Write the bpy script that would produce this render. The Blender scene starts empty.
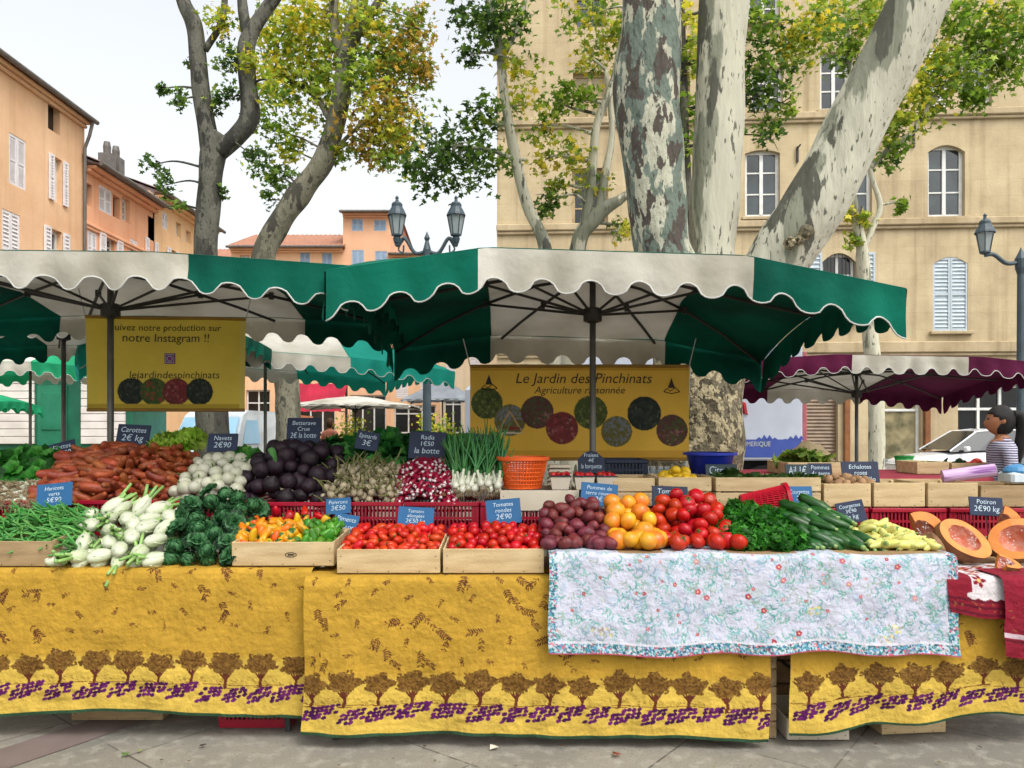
import bpy, math, random
import numpy as np
from mathutils import Vector, Matrix, Euler, noise

R = random.Random(11)
NR = np.random.default_rng(11)
SC = bpy.context.scene
COL = SC.collection
F, CX, HY, HC = 768.0, 512.0, 430.0, 1.5      # lens in pixels, principal column, horizon row, eye height

def X(px, Y): return (px - CX) / F * Y
def Z(py, Y): return HC - (py - HY) / F * Y
def P(px, py, Y): return Vector((X(px, Y), Y, Z(py, Y)))
rad = math.radians

def lin(h):
    h = h.lstrip('#')
    out = []
    for i in (0, 2, 4):
        c = int(h[i:i+2], 16) / 255
        out.append(c / 12.92 if c <= .04045 else ((c + .055) / 1.055) ** 2.4)
    return tuple(out)

# ------------------------------------------------------------------ materials
TONE = 1.0     # depth of tone for a family of colours
def mat(name, col, rough=.6, col2=None, scale=8., bump=0., bscale=40., rnd=0., metal=0., spec=.4,
        transl=0., attr=False, stretch=(1, 1, 1), coat=0., hue=0., emit=None, detail=4., sharp=None, alpha=1.):
    m = bpy.data.materials.new(name); m.use_nodes = True
    nt = m.node_tree; N = nt.nodes; L = nt.links
    b = N['Principled BSDF']; out = N['Material Output']
    c1 = tuple(v*TONE for v in lin(col)) + (1,)
    c2 = (tuple(v*TONE for v in lin(col2)) + (1,)) if col2 else tuple(v * .72 for v in c1[:3]) + (1,)
    tc = N.new('ShaderNodeTexCoord'); mp = N.new('ShaderNodeMapping'); mp.inputs['Scale'].default_value = stretch
    L.new(tc.outputs['Object'], mp.inputs['Vector'])
    nz = N.new('ShaderNodeTexNoise'); nz.inputs['Scale'].default_value = scale; nz.inputs['Detail'].default_value = detail
    L.new(mp.outputs[0], nz.inputs['Vector'])
    rp = N.new('ShaderNodeValToRGB')
    s = sharp if sharp else (.3, .7)
    rp.color_ramp.elements[0].position = s[0]; rp.color_ramp.elements[1].position = s[1]
    rp.color_ramp.elements[0].color = c2; rp.color_ramp.elements[1].color = c1
    L.new(nz.outputs['Fac'], rp.inputs['Fac'])
    colout = rp.outputs['Color']
    if attr:
        at = N.new('ShaderNodeAttribute'); at.attribute_name = 'Col'
        mx = N.new('ShaderNodeMix'); mx.data_type = 'RGBA'; mx.blend_type = 'MULTIPLY'; mx.inputs[0].default_value = 1.
        L.new(at.outputs['Color'], mx.inputs[6]); L.new(colout, mx.inputs[7]); colout = mx.outputs[2]
    if rnd or hue:
        oi = N.new('ShaderNodeObjectInfo'); hs = N.new('ShaderNodeHueSaturation')
        mr = N.new('ShaderNodeMapRange'); mr.inputs[3].default_value = 1 - rnd; mr.inputs[4].default_value = 1 + rnd
        L.new(oi.outputs['Random'], mr.inputs[0]); L.new(mr.outputs[0], hs.inputs['Value'])
        if hue:
            ml = N.new('ShaderNodeMath'); ml.operation = 'MULTIPLY'; ml.inputs[1].default_value = 7.31
            fr = N.new('ShaderNodeMath'); fr.operation = 'FRACT'
            m2 = N.new('ShaderNodeMapRange'); m2.inputs[3].default_value = .5 - hue; m2.inputs[4].default_value = .5 + hue
            L.new(oi.outputs['Random'], ml.inputs[0]); L.new(ml.outputs[0], fr.inputs[0]); L.new(fr.outputs[0], m2.inputs[0])
            L.new(m2.outputs[0], hs.inputs['Hue'])
        L.new(colout, hs.inputs['Color']); colout = hs.outputs['Color']
    L.new(colout, b.inputs['Base Color'])
    b.inputs['Roughness'].default_value = rough; b.inputs['Metallic'].default_value = metal
    b.inputs['Specular IOR Level'].default_value = spec; b.inputs['Coat Weight'].default_value = coat
    if emit:
        b.inputs['Emission Color'].default_value = lin(emit[0]) + (1,); b.inputs['Emission Strength'].default_value = emit[1]
    if bump:
        n2 = N.new('ShaderNodeTexNoise'); n2.inputs['Scale'].default_value = bscale; n2.inputs['Detail'].default_value = 5
        L.new(mp.outputs[0], n2.inputs['Vector'])
        bp = N.new('ShaderNodeBump'); bp.inputs['Strength'].default_value = bump; bp.inputs['Distance'].default_value = .02
        L.new(n2.outputs['Fac'], bp.inputs['Height']); L.new(bp.outputs[0], b.inputs['Normal'])
    if transl:
        tr = N.new('ShaderNodeBsdfTranslucent'); L.new(colout, tr.inputs['Color'])
        ms = N.new('ShaderNodeMixShader'); ms.inputs[0].default_value = transl
        L.new(b.outputs[0], ms.inputs[1]); L.new(tr.outputs[0], ms.inputs[2]); L.new(ms.outputs[0], out.inputs['Surface'])
    return m

def bark_mat(name, pale, mid, dark, scale=3.2, amount=.5, stretch=(1, 1, .45), bias=0., dark_off=.06):
    m = bpy.data.materials.new(name); m.use_nodes = True
    nt = m.node_tree; N = nt.nodes; L = nt.links; b = N['Principled BSDF']
    tc = N.new('ShaderNodeTexCoord'); mp = N.new('ShaderNodeMapping'); mp.inputs['Scale'].default_value = stretch
    L.new(tc.outputs['Object'], mp.inputs['Vector'])
    def thr(sc, lo, hi, off, det=6):
        a = N.new('ShaderNodeVectorMath'); a.operation = 'ADD'; a.inputs[1].default_value = off
        L.new(mp.outputs[0], a.inputs[0])
        n = N.new('ShaderNodeTexNoise'); n.inputs['Scale'].default_value = sc; n.inputs['Detail'].default_value = det
        n.inputs['Roughness'].default_value = .55
        L.new(a.outputs[0], n.inputs['Vector'])
        r = N.new('ShaderNodeMapRange'); r.inputs[1].default_value = lo; r.inputs[2].default_value = hi
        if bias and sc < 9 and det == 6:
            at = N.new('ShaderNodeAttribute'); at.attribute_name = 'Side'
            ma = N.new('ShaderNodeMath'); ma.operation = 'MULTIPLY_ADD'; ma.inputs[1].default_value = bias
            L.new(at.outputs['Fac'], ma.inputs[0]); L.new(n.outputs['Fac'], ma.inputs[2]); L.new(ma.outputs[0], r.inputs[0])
        else: L.new(n.outputs['Fac'], r.inputs[0])
        return r.outputs[0]
    def mix(f, a, c):
        x = N.new('ShaderNodeMix'); x.data_type = 'RGBA'; L.new(f, x.inputs[0])
        if isinstance(a, tuple): x.inputs[6].default_value = a
        else: L.new(a, x.inputs[6])
        x.inputs[7].default_value = c; return x.outputs[2]
    lo = .66 - amount * .3
    c = mix(thr(9, .35, .65, (3, 1, 2)), lin(pale) + (1,), tuple(v * .82 for v in lin(pale)) + (1,))
    c = mix(thr(scale, lo, lo + .02, (0, 0, 0)), c, lin(mid) + (1,))
    c = mix(thr(scale * 1.35, lo + dark_off, lo + dark_off + .015, (7, 3, 9)), c, lin(dark) + (1,))
    c = mix(thr(30, .62, .66, (1, 8, 4), 2), c, tuple(v * .55 for v in lin(mid)) + (1,))
    L.new(c, b.inputs['Base Color']); b.inputs['Roughness'].default_value = .85
    bp = N.new('ShaderNodeBump'); bp.inputs['Strength'].default_value = .8; bp.inputs['Distance'].default_value = .03
    L.new(thr(scale * 2.2, .3, .7, (0, 0, 0)), bp.inputs['Height']); L.new(bp.outputs[0], b.inputs['Normal'])
    return m

def stone_mat(name, col, col2, joint=None, bw=1.1, bh=.46, streak=.35):
    """limewashed masonry wall: blotchy colour, faint coursed joints, weather streaks running down"""
    m = bpy.data.materials.new(name); m.use_nodes = True
    nt = m.node_tree; N = nt.nodes; L = nt.links; b = N['Principled BSDF']
    tc = N.new('ShaderNodeTexCoord'); sp = N.new('ShaderNodeSeparateXYZ'); cb = N.new('ShaderNodeCombineXYZ')
    L.new(tc.outputs['Object'], sp.inputs[0])
    ad = N.new('ShaderNodeMath'); ad.operation = 'ADD'; L.new(sp.outputs['X'], ad.inputs[0]); L.new(sp.outputs['Y'], ad.inputs[1])
    L.new(ad.outputs[0], cb.inputs['X']); L.new(sp.outputs['Z'], cb.inputs['Y'])
    n1 = N.new('ShaderNodeTexNoise'); n1.inputs['Scale'].default_value = .55; n1.inputs['Detail'].default_value = 7; n1.inputs['Roughness'].default_value = .65
    L.new(tc.outputs['Object'], n1.inputs['Vector'])
    rp = N.new('ShaderNodeValToRGB'); rp.color_ramp.elements[0].position = .33; rp.color_ramp.elements[1].position = .66
    rp.color_ramp.elements[0].color = lin(col2) + (1,); rp.color_ramp.elements[1].color = lin(col) + (1,)
    L.new(n1.outputs['Fac'], rp.inputs[0]); c = rp.outputs[0]
    mp = N.new('ShaderNodeMapping'); mp.inputs['Scale'].default_value = (3.0, .12, 1); L.new(cb.outputs[0], mp.inputs[0])
    n2 = N.new('ShaderNodeTexNoise'); n2.inputs['Scale'].default_value = 1.2; n2.inputs['Detail'].default_value = 6
    L.new(mp.outputs[0], n2.inputs['Vector'])
    mr = N.new('ShaderNodeMapRange'); mr.inputs[1].default_value = .5; mr.inputs[2].default_value = .75; mr.inputs[4].default_value = streak
    L.new(n2.outputs['Fac'], mr.inputs[0])
    mx = N.new('ShaderNodeMix'); mx.data_type = 'RGBA'; mx.blend_type = 'MULTIPLY'; L.new(mr.outputs[0], mx.inputs[0])
    L.new(c, mx.inputs[6]); mx.inputs[7].default_value = (.55, .5, .45, 1); c = mx.outputs[2]
    n3 = N.new('ShaderNodeTexNoise'); n3.inputs['Scale'].default_value = 14; L.new(tc.outputs['Object'], n3.inputs['Vector'])
    h = n3.outputs['Fac']
    if joint:
        br = N.new('ShaderNodeTexBrick'); br.inputs['Scale'].default_value = 1; br.inputs['Mortar Size'].default_value = .012
        br.inputs['Brick Width'].default_value = bw; br.inputs['Row Height'].default_value = bh; br.inputs['Mortar Smooth'].default_value = .5
        br.inputs['Color1'].default_value = (1, 1, 1, 1); br.inputs['Color2'].default_value = (.86, .86, .84, 1); br.inputs['Mortar'].default_value = joint
        L.new(cb.outputs[0], br.inputs['Vector'])
        m2 = N.new('ShaderNodeMix'); m2.data_type = 'RGBA'; m2.blend_type = 'MULTIPLY'; m2.inputs[0].default_value = .55
        L.new(c, m2.inputs[6]); L.new(br.outputs['Color'], m2.inputs[7]); c = m2.outputs[2]
    L.new(c, b.inputs['Base Color']); b.inputs['Roughness'].default_value = .9
    bp = N.new('ShaderNodeBump'); bp.inputs['Strength'].default_value = .25; bp.inputs['Distance'].default_value = .03
    L.new(h, bp.inputs['Height']); L.new(bp.outputs[0], b.inputs['Normal'])
    return m

def stripe_mat(name, a, c, period, axis='Z', duty=.5, rough=.7):
    m = bpy.data.materials.new(name); m.use_nodes = True
    nt = m.node_tree; N = nt.nodes; L = nt.links; b = N['Principled BSDF']
    tc = N.new('ShaderNodeTexCoord'); sp = N.new('ShaderNodeSeparateXYZ'); L.new(tc.outputs['Object'], sp.inputs[0])
    n = N.new('ShaderNodeTexNoise'); n.inputs['Scale'].default_value = 9; L.new(tc.outputs['Object'], n.inputs['Vector'])
    ns = N.new('ShaderNodeMath'); ns.operation = 'MULTIPLY_ADD'; ns.inputs[1].default_value = period * .8
    L.new(n.outputs['Fac'], ns.inputs[0]); L.new(sp.outputs[axis], ns.inputs[2])
    d = N.new('ShaderNodeMath'); d.operation = 'DIVIDE'; d.inputs[1].default_value = period; L.new(ns.outputs[0], d.inputs[0])
    f = N.new('ShaderNodeMath'); f.operation = 'FRACT'; L.new(d.outputs[0], f.inputs[0])
    g = N.new('ShaderNodeMath'); g.operation = 'GREATER_THAN'; g.inputs[1].default_value = duty; L.new(f.outputs[0], g.inputs[0])
    x = N.new('ShaderNodeMix'); x.data_type = 'RGBA'; L.new(g.outputs[0], x.inputs[0])
    x.inputs[6].default_value = lin(a) + (1,); x.inputs[7].default_value = lin(c) + (1,)
    L.new(x.outputs[2], b.inputs['Base Color']); b.inputs['Roughness'].default_value = rough
    return m

# ------------------------------------------------------------------ mesh builder
class MB:
    def __init__(s): s.v = []; s.f = []; s.m = []
    def add(s, vs, fs, mi=0, M=None):
        o = len(s.v)
        s.v += [tuple(M @ Vector(p)) if M is not None else tuple(p) for p in vs]
        for f in fs: s.f.append(tuple(i + o for i in f)); s.m.append(mi)
        return s
    def box(s, c, d, mi=0, M=None, bev=0.):
        x, y, z = d[0] / 2, d[1] / 2, d[2] / 2
        if bev <= 0:
            vs = [(c[0] + a * x, c[1] + b * y, c[2] + e * z) for a in (-1, 1) for b in (-1, 1) for e in (-1, 1)]
            fs = [(0, 1, 3, 2), (4, 6, 7, 5), (0, 4, 5, 1), (2, 3, 7, 6), (0, 2, 6, 4), (1, 5, 7, 3)]
            return s.add(vs, fs, mi, M)
        q = min(bev, x * .9, y * .9, z * .9)
        vs = []; idx = {}
        for a in (-1, 1):
            for b in (-1, 1):
                for e in (-1, 1):
                    for k in range(3):
                        p = [a * x, b * y, e * z]
                        for j in range(3):
                            if j != k: p[j] -= (a, b, e)[j] * q
                        idx[a, b, e, k] = len(vs); vs.append((c[0] + p[0], c[1] + p[1], c[2] + p[2]))
        fs = []
        for k in range(3):
            i, j = [(1, 2), (2, 0), (0, 1)][k]
            for sg in (-1, 1):
                r = []
                for (p, t) in ((-1, -1), (1, -1), (1, 1), (-1, 1)):
                    w = [0, 0, 0]; w[k] = sg; w[i] = p; w[j] = t; r.append(idx[w[0], w[1], w[2], k])
                fs.append(tuple(r if sg > 0 else r[::-1]))
        for k in range(3):
            i, j = [(1, 2), (2, 0), (0, 1)][k]
            for p in (-1, 1):
                for t in (-1, 1):
                    r = []
                    for sg, kk in ((-1, i), (1, i), (1, j), (-1, j)):
                        w = [0, 0, 0]; w[k] = sg; w[i] = p; w[j] = t; r.append(idx[w[0], w[1], w[2], kk])
                    fs.append(tuple(r))
        for a in (-1, 1):
            for b in (-1, 1):
                for e in (-1, 1): fs.append((idx[a, b, e, 0], idx[a, b, e, 1], idx[a, b, e, 2]))
        return s.add(vs, fs, mi, M)
    def tube(s, pts, rr, seg=8, mi=0, M=None, cap=True, wob=0.):
        pts = [Vector(p) for p in pts]; n = len(pts)
        if not hasattr(rr, '__len__'): rr = [rr] * n
        vs = []; fs = []; up = None
        for i in range(n):
            t = (pts[min(i + 1, n - 1)] - pts[max(i - 1, 0)]).normalized()
            if up is None:
                up = Vector((0, 0, 1)) if abs(t.z) < .9 else Vector((1, 0, 0))
            a = (up - t * up.dot(t)).normalized(); b = t.cross(a); up = a
            for k in range(seg):
                w = 2 * math.pi * k / seg
                r = rr[i] * (1 + (noise.noise(Vector((pts[i].x * 2 + math.cos(w), pts[i].y * 2 + math.sin(w), pts[i].z * 2))) * wob if wob else 0))
                vs.append(pts[i] + (a * math.cos(w) + b * math.sin(w)) * r)
        for i in range(n - 1):
            for k in range(seg):
                fs.append((i * seg + k, i * seg + (k + 1) % seg, (i + 1) * seg + (k + 1) % seg, (i + 1) * seg + k))
        if cap: fs.append(tuple(range(seg))[::-1]); fs.append(tuple((n - 1) * seg + k for k in range(seg)))
        return s.add(vs, fs, mi, M)
    def lathe(s, prof, seg=16, mi=0, M=None, lobes=0, amp=0., ph=0.):
        """revolve (r,z) pairs about z; mi may be a list with one index per profile band"""
        vs = []; fs = []; mm = []
        n = len(prof)
        for i, (r, z) in enumerate(prof):
            for k in range(seg):
                w = 2 * math.pi * k / seg
                q = r * (1 + (amp * math.cos(lobes * w + ph) if lobes else 0))
                vs.append((q * math.cos(w), q * math.sin(w), z))
        for i in range(n - 1):
            for k in range(seg):
                fs.append((i * seg + k, i * seg + (k + 1) % seg, (i + 1) * seg + (k + 1) % seg, (i + 1) * seg + k))
                mm.append(mi[i] if isinstance(mi, list) else mi)
        o = len(s.v); s.v += [tuple(M @ Vector(p)) if M is not None else p for p in vs]
        for f, q in zip(fs, mm): s.f.append(tuple(i + o for i in f)); s.m.append(q)
        return s
    def mesh(s, name, mats, smooth=False):
        me = bpy.data.meshes.new(name); me.from_pydata(s.v, [], s.f)
        for m in (mats if isinstance(mats, (list, tuple)) else [mats]): me.materials.append(m)
        me.polygons.foreach_set('material_index', s.m)
        if smooth: me.polygons.foreach_set('use_smooth', [True] * len(s.f))
        me.update(); return me
    def build(s, name, mats, parent=None, smooth=False, loc=None, rot=None):
        return link(name, s.mesh(name, mats, smooth), parent, loc, rot)

def link(name, me, parent=None, loc=None, rot=None):
    o = bpy.data.objects.new(name, me); COL.objects.link(o)
    if parent: o.parent = parent
    if loc is not None: o.location = loc
    if rot is not None: o.rotation_euler = rot
    return o

def np_mesh(name, V, Fc, mats, colors=None, smooth=True):
    """V (n,3), Fc (m,k) equal-size faces, optional per-vertex linear colours"""
    me = bpy.data.meshes.new(name)
    V = np.asarray(V, np.float32); Fc = np.asarray(Fc, np.int32); m, k = Fc.shape
    me.vertices.add(len(V)); me.vertices.foreach_set('co', V.ravel())
    me.loops.add(m * k); me.loops.foreach_set('vertex_index', Fc.ravel())
    me.polygons.add(m); me.polygons.foreach_set('loop_start', np.arange(0, m * k, k, dtype=np.int32))
    me.polygons.foreach_set('loop_total', np.full(m, k, np.int32))
    me.polygons.foreach_set('use_smooth', np.full(m, smooth, bool))
    for x in (mats if isinstance(mats, (list, tuple)) else [mats]): me.materials.append(x)
    if colors is not None:
        a = me.color_attributes.new('Col', 'FLOAT_COLOR', 'POINT')
        c = np.ones((len(V), 4), np.float32); c[:, :3] = colors; a.data.foreach_set('color', c.ravel())
    me.update(); me.validate(); return me

def tag(o, label=None, cat=None, group=None, kind=None):
    if label: o['label'] = label
    if cat: o['category'] = cat
    if group: o['group'] = group
    if kind: o['kind'] = kind
    return o
def thing(name, label, cat, loc=(0, 0, 0), rot=(0, 0, 0), group=None):
    o = bpy.data.objects.new(name, None); COL.objects.link(o); o.empty_display_size = .1
    o.location = loc; o.rotation_euler = rot
    return tag(o, label, cat, group)
def dup(root, loc, rot, label=None, group=None):
    r = root.copy(); COL.objects.link(r); r.location = loc; r.rotation_euler = rot
    if label: r['label'] = label
    if group: r['group'] = group
    for ch in list(root.children):
        c = ch.copy(); COL.objects.link(c); c.parent = r
        for g in list(ch.children):
            d = g.copy(); COL.objects.link(d); d.parent = c
    return r

def spline(pts, n=6):
    pts = [Vector(p) for p in pts]; out = []
    Q = [pts[0] * 2 - pts[1]] + pts + [pts[-1] * 2 - pts[-2]]
    for i in range(1, len(Q) - 2):
        a, b, c, d = Q[i - 1:i + 3]
        for k in range(n):
            t = k / n
            out.append(.5 * ((2 * b) + (c - a) * t + (2 * a - 5 * b + 4 * c - d) * t * t + (3 * b - a - 3 * c + d) * t ** 3))
    out.append(pts[-1]); return out
def lerpl(v, n):
    out = []
    for i in range(len(v) - 1):
        for k in range(n): out.append(v[i] + (v[i + 1] - v[i]) * k / n)
    return out + [v[-1]]

def text_mesh(lines, w, h, mi_mat, name='lettering', shear=0., gap=1.25, sizes=None, dx=0., extr=.0006, align='CENTER'):
    """lines of writing fitted inside w x h, standing in the local XZ plane facing -Y, centred on the origin"""
    V = []; Fs = []
    n = len(lines); sizes = sizes or [1.] * n
    tot = sum(sizes) * gap
    z = h / 2
    for ln, sz in zip(lines, sizes):
        lh = h * sz * gap / tot
        cu = bpy.data.curves.new('writing', 'FONT'); cu.body = ln; cu.size = lh / gap * 1.25; cu.shear = shear; cu.align_x = align
        cu.resolution_u = 3
        ob = bpy.data.objects.new('writing', cu); COL.objects.link(ob)
        dg = bpy.context.evaluated_depsgraph_get(); me = bpy.data.meshes.new_from_object(ob.evaluated_get(dg))
        co = [v.co.copy() for v in me.vertices]; fc = [tuple(p.vertices) for p in me.polygons]
        bpy.data.objects.remove(ob); bpy.data.curves.remove(cu); bpy.data.meshes.remove(me)
        if co:
            x0 = min(c.x for c in co); x1 = max(c.x for c in co); k = min(1., w / max(1e-6, x1 - x0))
            xm = (x0 + x1) / 2 if align == 'CENTER' else 0
            off = len(V)
            for c in co: V.append(((c.x - xm) * k + dx, 0, z - lh * .72 + c.y))
            Fs += [tuple(i + off for i in f) for f in fc]
        z -= lh
    me = bpy.data.meshes.new(name); me.from_pydata(V, [], Fs); me.materials.append(mi_mat); me.update()
    return me
# ------------------------------------------------------------------ sky, sun, camera
w = bpy.data.worlds.new('World'); SC.world = w; w.use_nodes = True
nt = w.node_tree; bg = nt.nodes['Background']
sky = nt.nodes.new('ShaderNodeTexSky'); sky.sky_type = 'NISHITA'; sky.sun_disc = False
SUN_EL, SUN_AZ = 56, 145
sky.sun_elevation = rad(SUN_EL); sky.sun_rotation = rad(SUN_AZ); sky.air_density = 1.8; sky.dust_density = 5.0; sky.ozone_density = 1.0
hs = nt.nodes.new('ShaderNodeHueSaturation'); hs.inputs['Saturation'].default_value = .20
nt.links.new(sky.outputs[0], hs.inputs['Color']); nt.links.new(hs.outputs[0], bg.inputs['Color'])
bg.inputs['Strength'].default_value = .15
sl = bpy.data.lights.new('sun', 'SUN'); sl.energy = .5; sl.angle = rad(14); sl.color = (1., .93, .82)
so = bpy.data.objects.new('sun', sl); COL.objects.link(so)
_e, _a = rad(SUN_EL), rad(SUN_AZ)
sd = Vector((math.sin(_a) * math.cos(_e), math.cos(_a) * math.cos(_e), math.sin(_e)))
so.rotation_euler = sd.to_track_quat('Z', 'Y').to_euler(); so.location = (0, -5, 20)
SC.view_settings.view_transform = 'Standard'; SC.view_settings.look = 'None'
SC.view_settings.exposure = .92; SC.view_settings.gamma = 1.0
try: SC.view_settings.use_curve_mapping = False
except Exception: pass
cam = bpy.data.cameras.new('camera'); co = bpy.data.objects.new('camera', cam); COL.objects.link(co)
co.location = (0, 0, HC); co.rotation_euler = (rad(90), 0, 0)
cam.sensor_width = 36; cam.lens = 27; cam.shift_y = (HY - 384) / 1024; cam.clip_end = 2000; cam.clip_start = .05
SC.camera = co
SC.cycles.max_bounces = 8; SC.cycles.transparent_max_bounces = 4

# ------------------------------------------------------------------ ground
def paving_mat():
    m = bpy.data.materials.new('paving'); m.use_nodes = True
    nt = m.node_tree; N = nt.nodes; L = nt.links; b = N['Principled BSDF']
    tc = N.new('ShaderNodeTexCoord'); mp = N.new('ShaderNodeMapping'); mp.inputs['Rotation'].default_value = (0, 0, rad(38))
    mp.inputs['Location'].default_value = (.32, .1, 0)
    L.new(tc.outputs['Object'], mp.inputs[0])
    br = N.new('ShaderNodeTexBrick'); br.inputs['Scale'].default_value = 1.; br.inputs['Brick Width'].default_value = 1.3; br.inputs['Row Height'].default_value = .9
    br.inputs['Mortar Size'].default_value = .006; br.inputs['Mortar Smooth'].default_value = .3
    br.inputs['Color1'].default_value = lin('858075') + (1,); br.inputs['Color2'].default_value = lin('78746b') + (1,); br.inputs['Mortar'].default_value = lin('4c4842') + (1,)
    L.new(mp.outputs[0], br.inputs['Vector'])
    c = br.outputs['Color']
    for sc, lo, hi, colr, am in ((2.2, .42, .68, '6c6a63', .8), (14, .5, .72, 'a19e93', .6), (90, .55, .7, '5a564e', .7), (38, .66, .70, '4a4640', .7)):
        n = N.new('ShaderNodeTexNoise'); n.inputs['Scale'].default_value = sc; n.inputs['Detail'].default_value = 6; L.new(tc.outputs['Object'], n.inputs['Vector'])
        r = N.new('ShaderNodeMapRange'); r.inputs[1].default_value = lo; r.inputs[2].default_value = hi; r.inputs[4].default_value = am; L.new(n.outputs['Fac'], r.inputs[0])
        x = N.new('ShaderNodeMix'); x.data_type = 'RGBA'; L.new(r.outputs[0], x.inputs[0]); L.new(c, x.inputs[6]); x.inputs[7].default_value = lin(colr) + (1,); c = x.outputs[2]
    L.new(c, b.inputs['Base Color']); b.inputs['Roughness'].default_value = .7
    n = N.new('ShaderNodeTexNoise'); n.inputs['Scale'].default_value = 120; L.new(tc.outputs['Object'], n.inputs['Vector'])
    bp = N.new('ShaderNodeBump'); bp.inputs['Strength'].default_value = .3; bp.inputs['Distance'].default_value = .01; L.new(n.outputs['Fac'], bp.inputs['Height']); L.new(bp.outputs[0], b.inputs['Normal'])
    return m
PAVE = paving_mat()
g = MB().add([(-160, -60, 0), (160, -60, 0), (160, 220, 0), (-160, 220, 0)], [(0, 1, 2, 3)]).build('ground', PAVE); tag(g, kind='structure')
s0 = MB(); a0 = P(-40, 768, 3.32); 
s0.add([(-2.75, 3.05, .004), (-2.45, 3.05, .004), (-1.63, 4.35, .004), (-1.93, 4.35, .004)], [(0, 1, 2, 3)])
tag(s0.build('paving_strip', mat('strip', '6f625e', .8, '645853', 6, .2, 90)), kind='structure')
rd = MB().add([(-9.0, 16.5, .004), (60, 14.5, .004), (60, 20.8, .004), (-9.0, 22.6, .004)], [(0, 1, 2, 3)])
tag(rd.build('road', mat('asphalt', '4c4b4a', .85, '3e3d3c', 3, .3, 120)), kind='structure')
kb = MB().add([(-9, 22.6, .004), (60, 20.8, .004), (60, 20.8, .13), (-9, 22.6, .13)], [(0, 1, 2, 3)]).add([(-9, 22.6, .13), (60, 20.8, .13), (60, 26, .13), (-9, 26, .13)], [(0, 1, 2, 3)])
tag(kb.build('pavement', mat('kerbstone', '98948a', .8, '85827a', 2, .2, 60)), kind='structure')

# ------------------------------------------------------------------ buildings
M_FRAME = mat('white_joinery', 'dfe0dc', .5, 'c9cac6', 5)
M_GLASS = mat('window_glass', '0a0f11', .05, '333f44', 1.3, spec=.8)  # paler mottling in the colour stands for curtains and reflections
M_DARKG = mat('dark_glass', '16191b', .12, '24282a', .8, spec=.6)
M_LIMEF = mat('tan_joinery', 'b9a27a', .6, 'a08a66', 5)
M_SHUT = mat('pale_blue_shutter', 'b9c4cb', .6, 'a3b0b8', 4)
M_SHUTW = mat('white_shutter', 'e6e2e2', .6, 'd0cbcd', 4)
M_IRON = mat('iron', '2a2a2b', .5, '3b3936', 9)
M_TILE = mat('roof_tile', 'a9745a', .85, '8a6552', 3, .5, 30)
M_ZINC = mat('zinc', '6b6660', .5, '57534e', 4)
M_WOODP = mat('brown_pilaster', '8a5a34', .5, '6e4526', 4)
M_ROLL = mat('roller_shutter', '85705a', .5, '6f5c49', 4)

def shutter_mb(w, h, nsl=14, yo=0.):
    m = MB(); t = .05
    m.box((-w/2 + .03, yo, h/2), (.06, t, h)); m.box((w/2 - .03, yo, h/2), (.06, t, h))
    for z in (.04, h * .5, h - .04): m.box((0, yo, z), (w - .122, t, .08))
    m.box((0, yo + .012, h/2), (w - .13, .008, h - .1))
    for k in range(nsl):
        z = .1 + (h - .2) * (k + .5) / nsl
        if abs(z - h*.5) < .07: continue
        m.add([(-w/2+.062, yo-.02, z-.028), (w/2-.062, yo-.02, z-.028), (w/2-.062, yo+.006, z+.028), (-w/2+.062, yo+.006, z+.028)], [(0, 1, 2, 3)])
    return m

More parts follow.
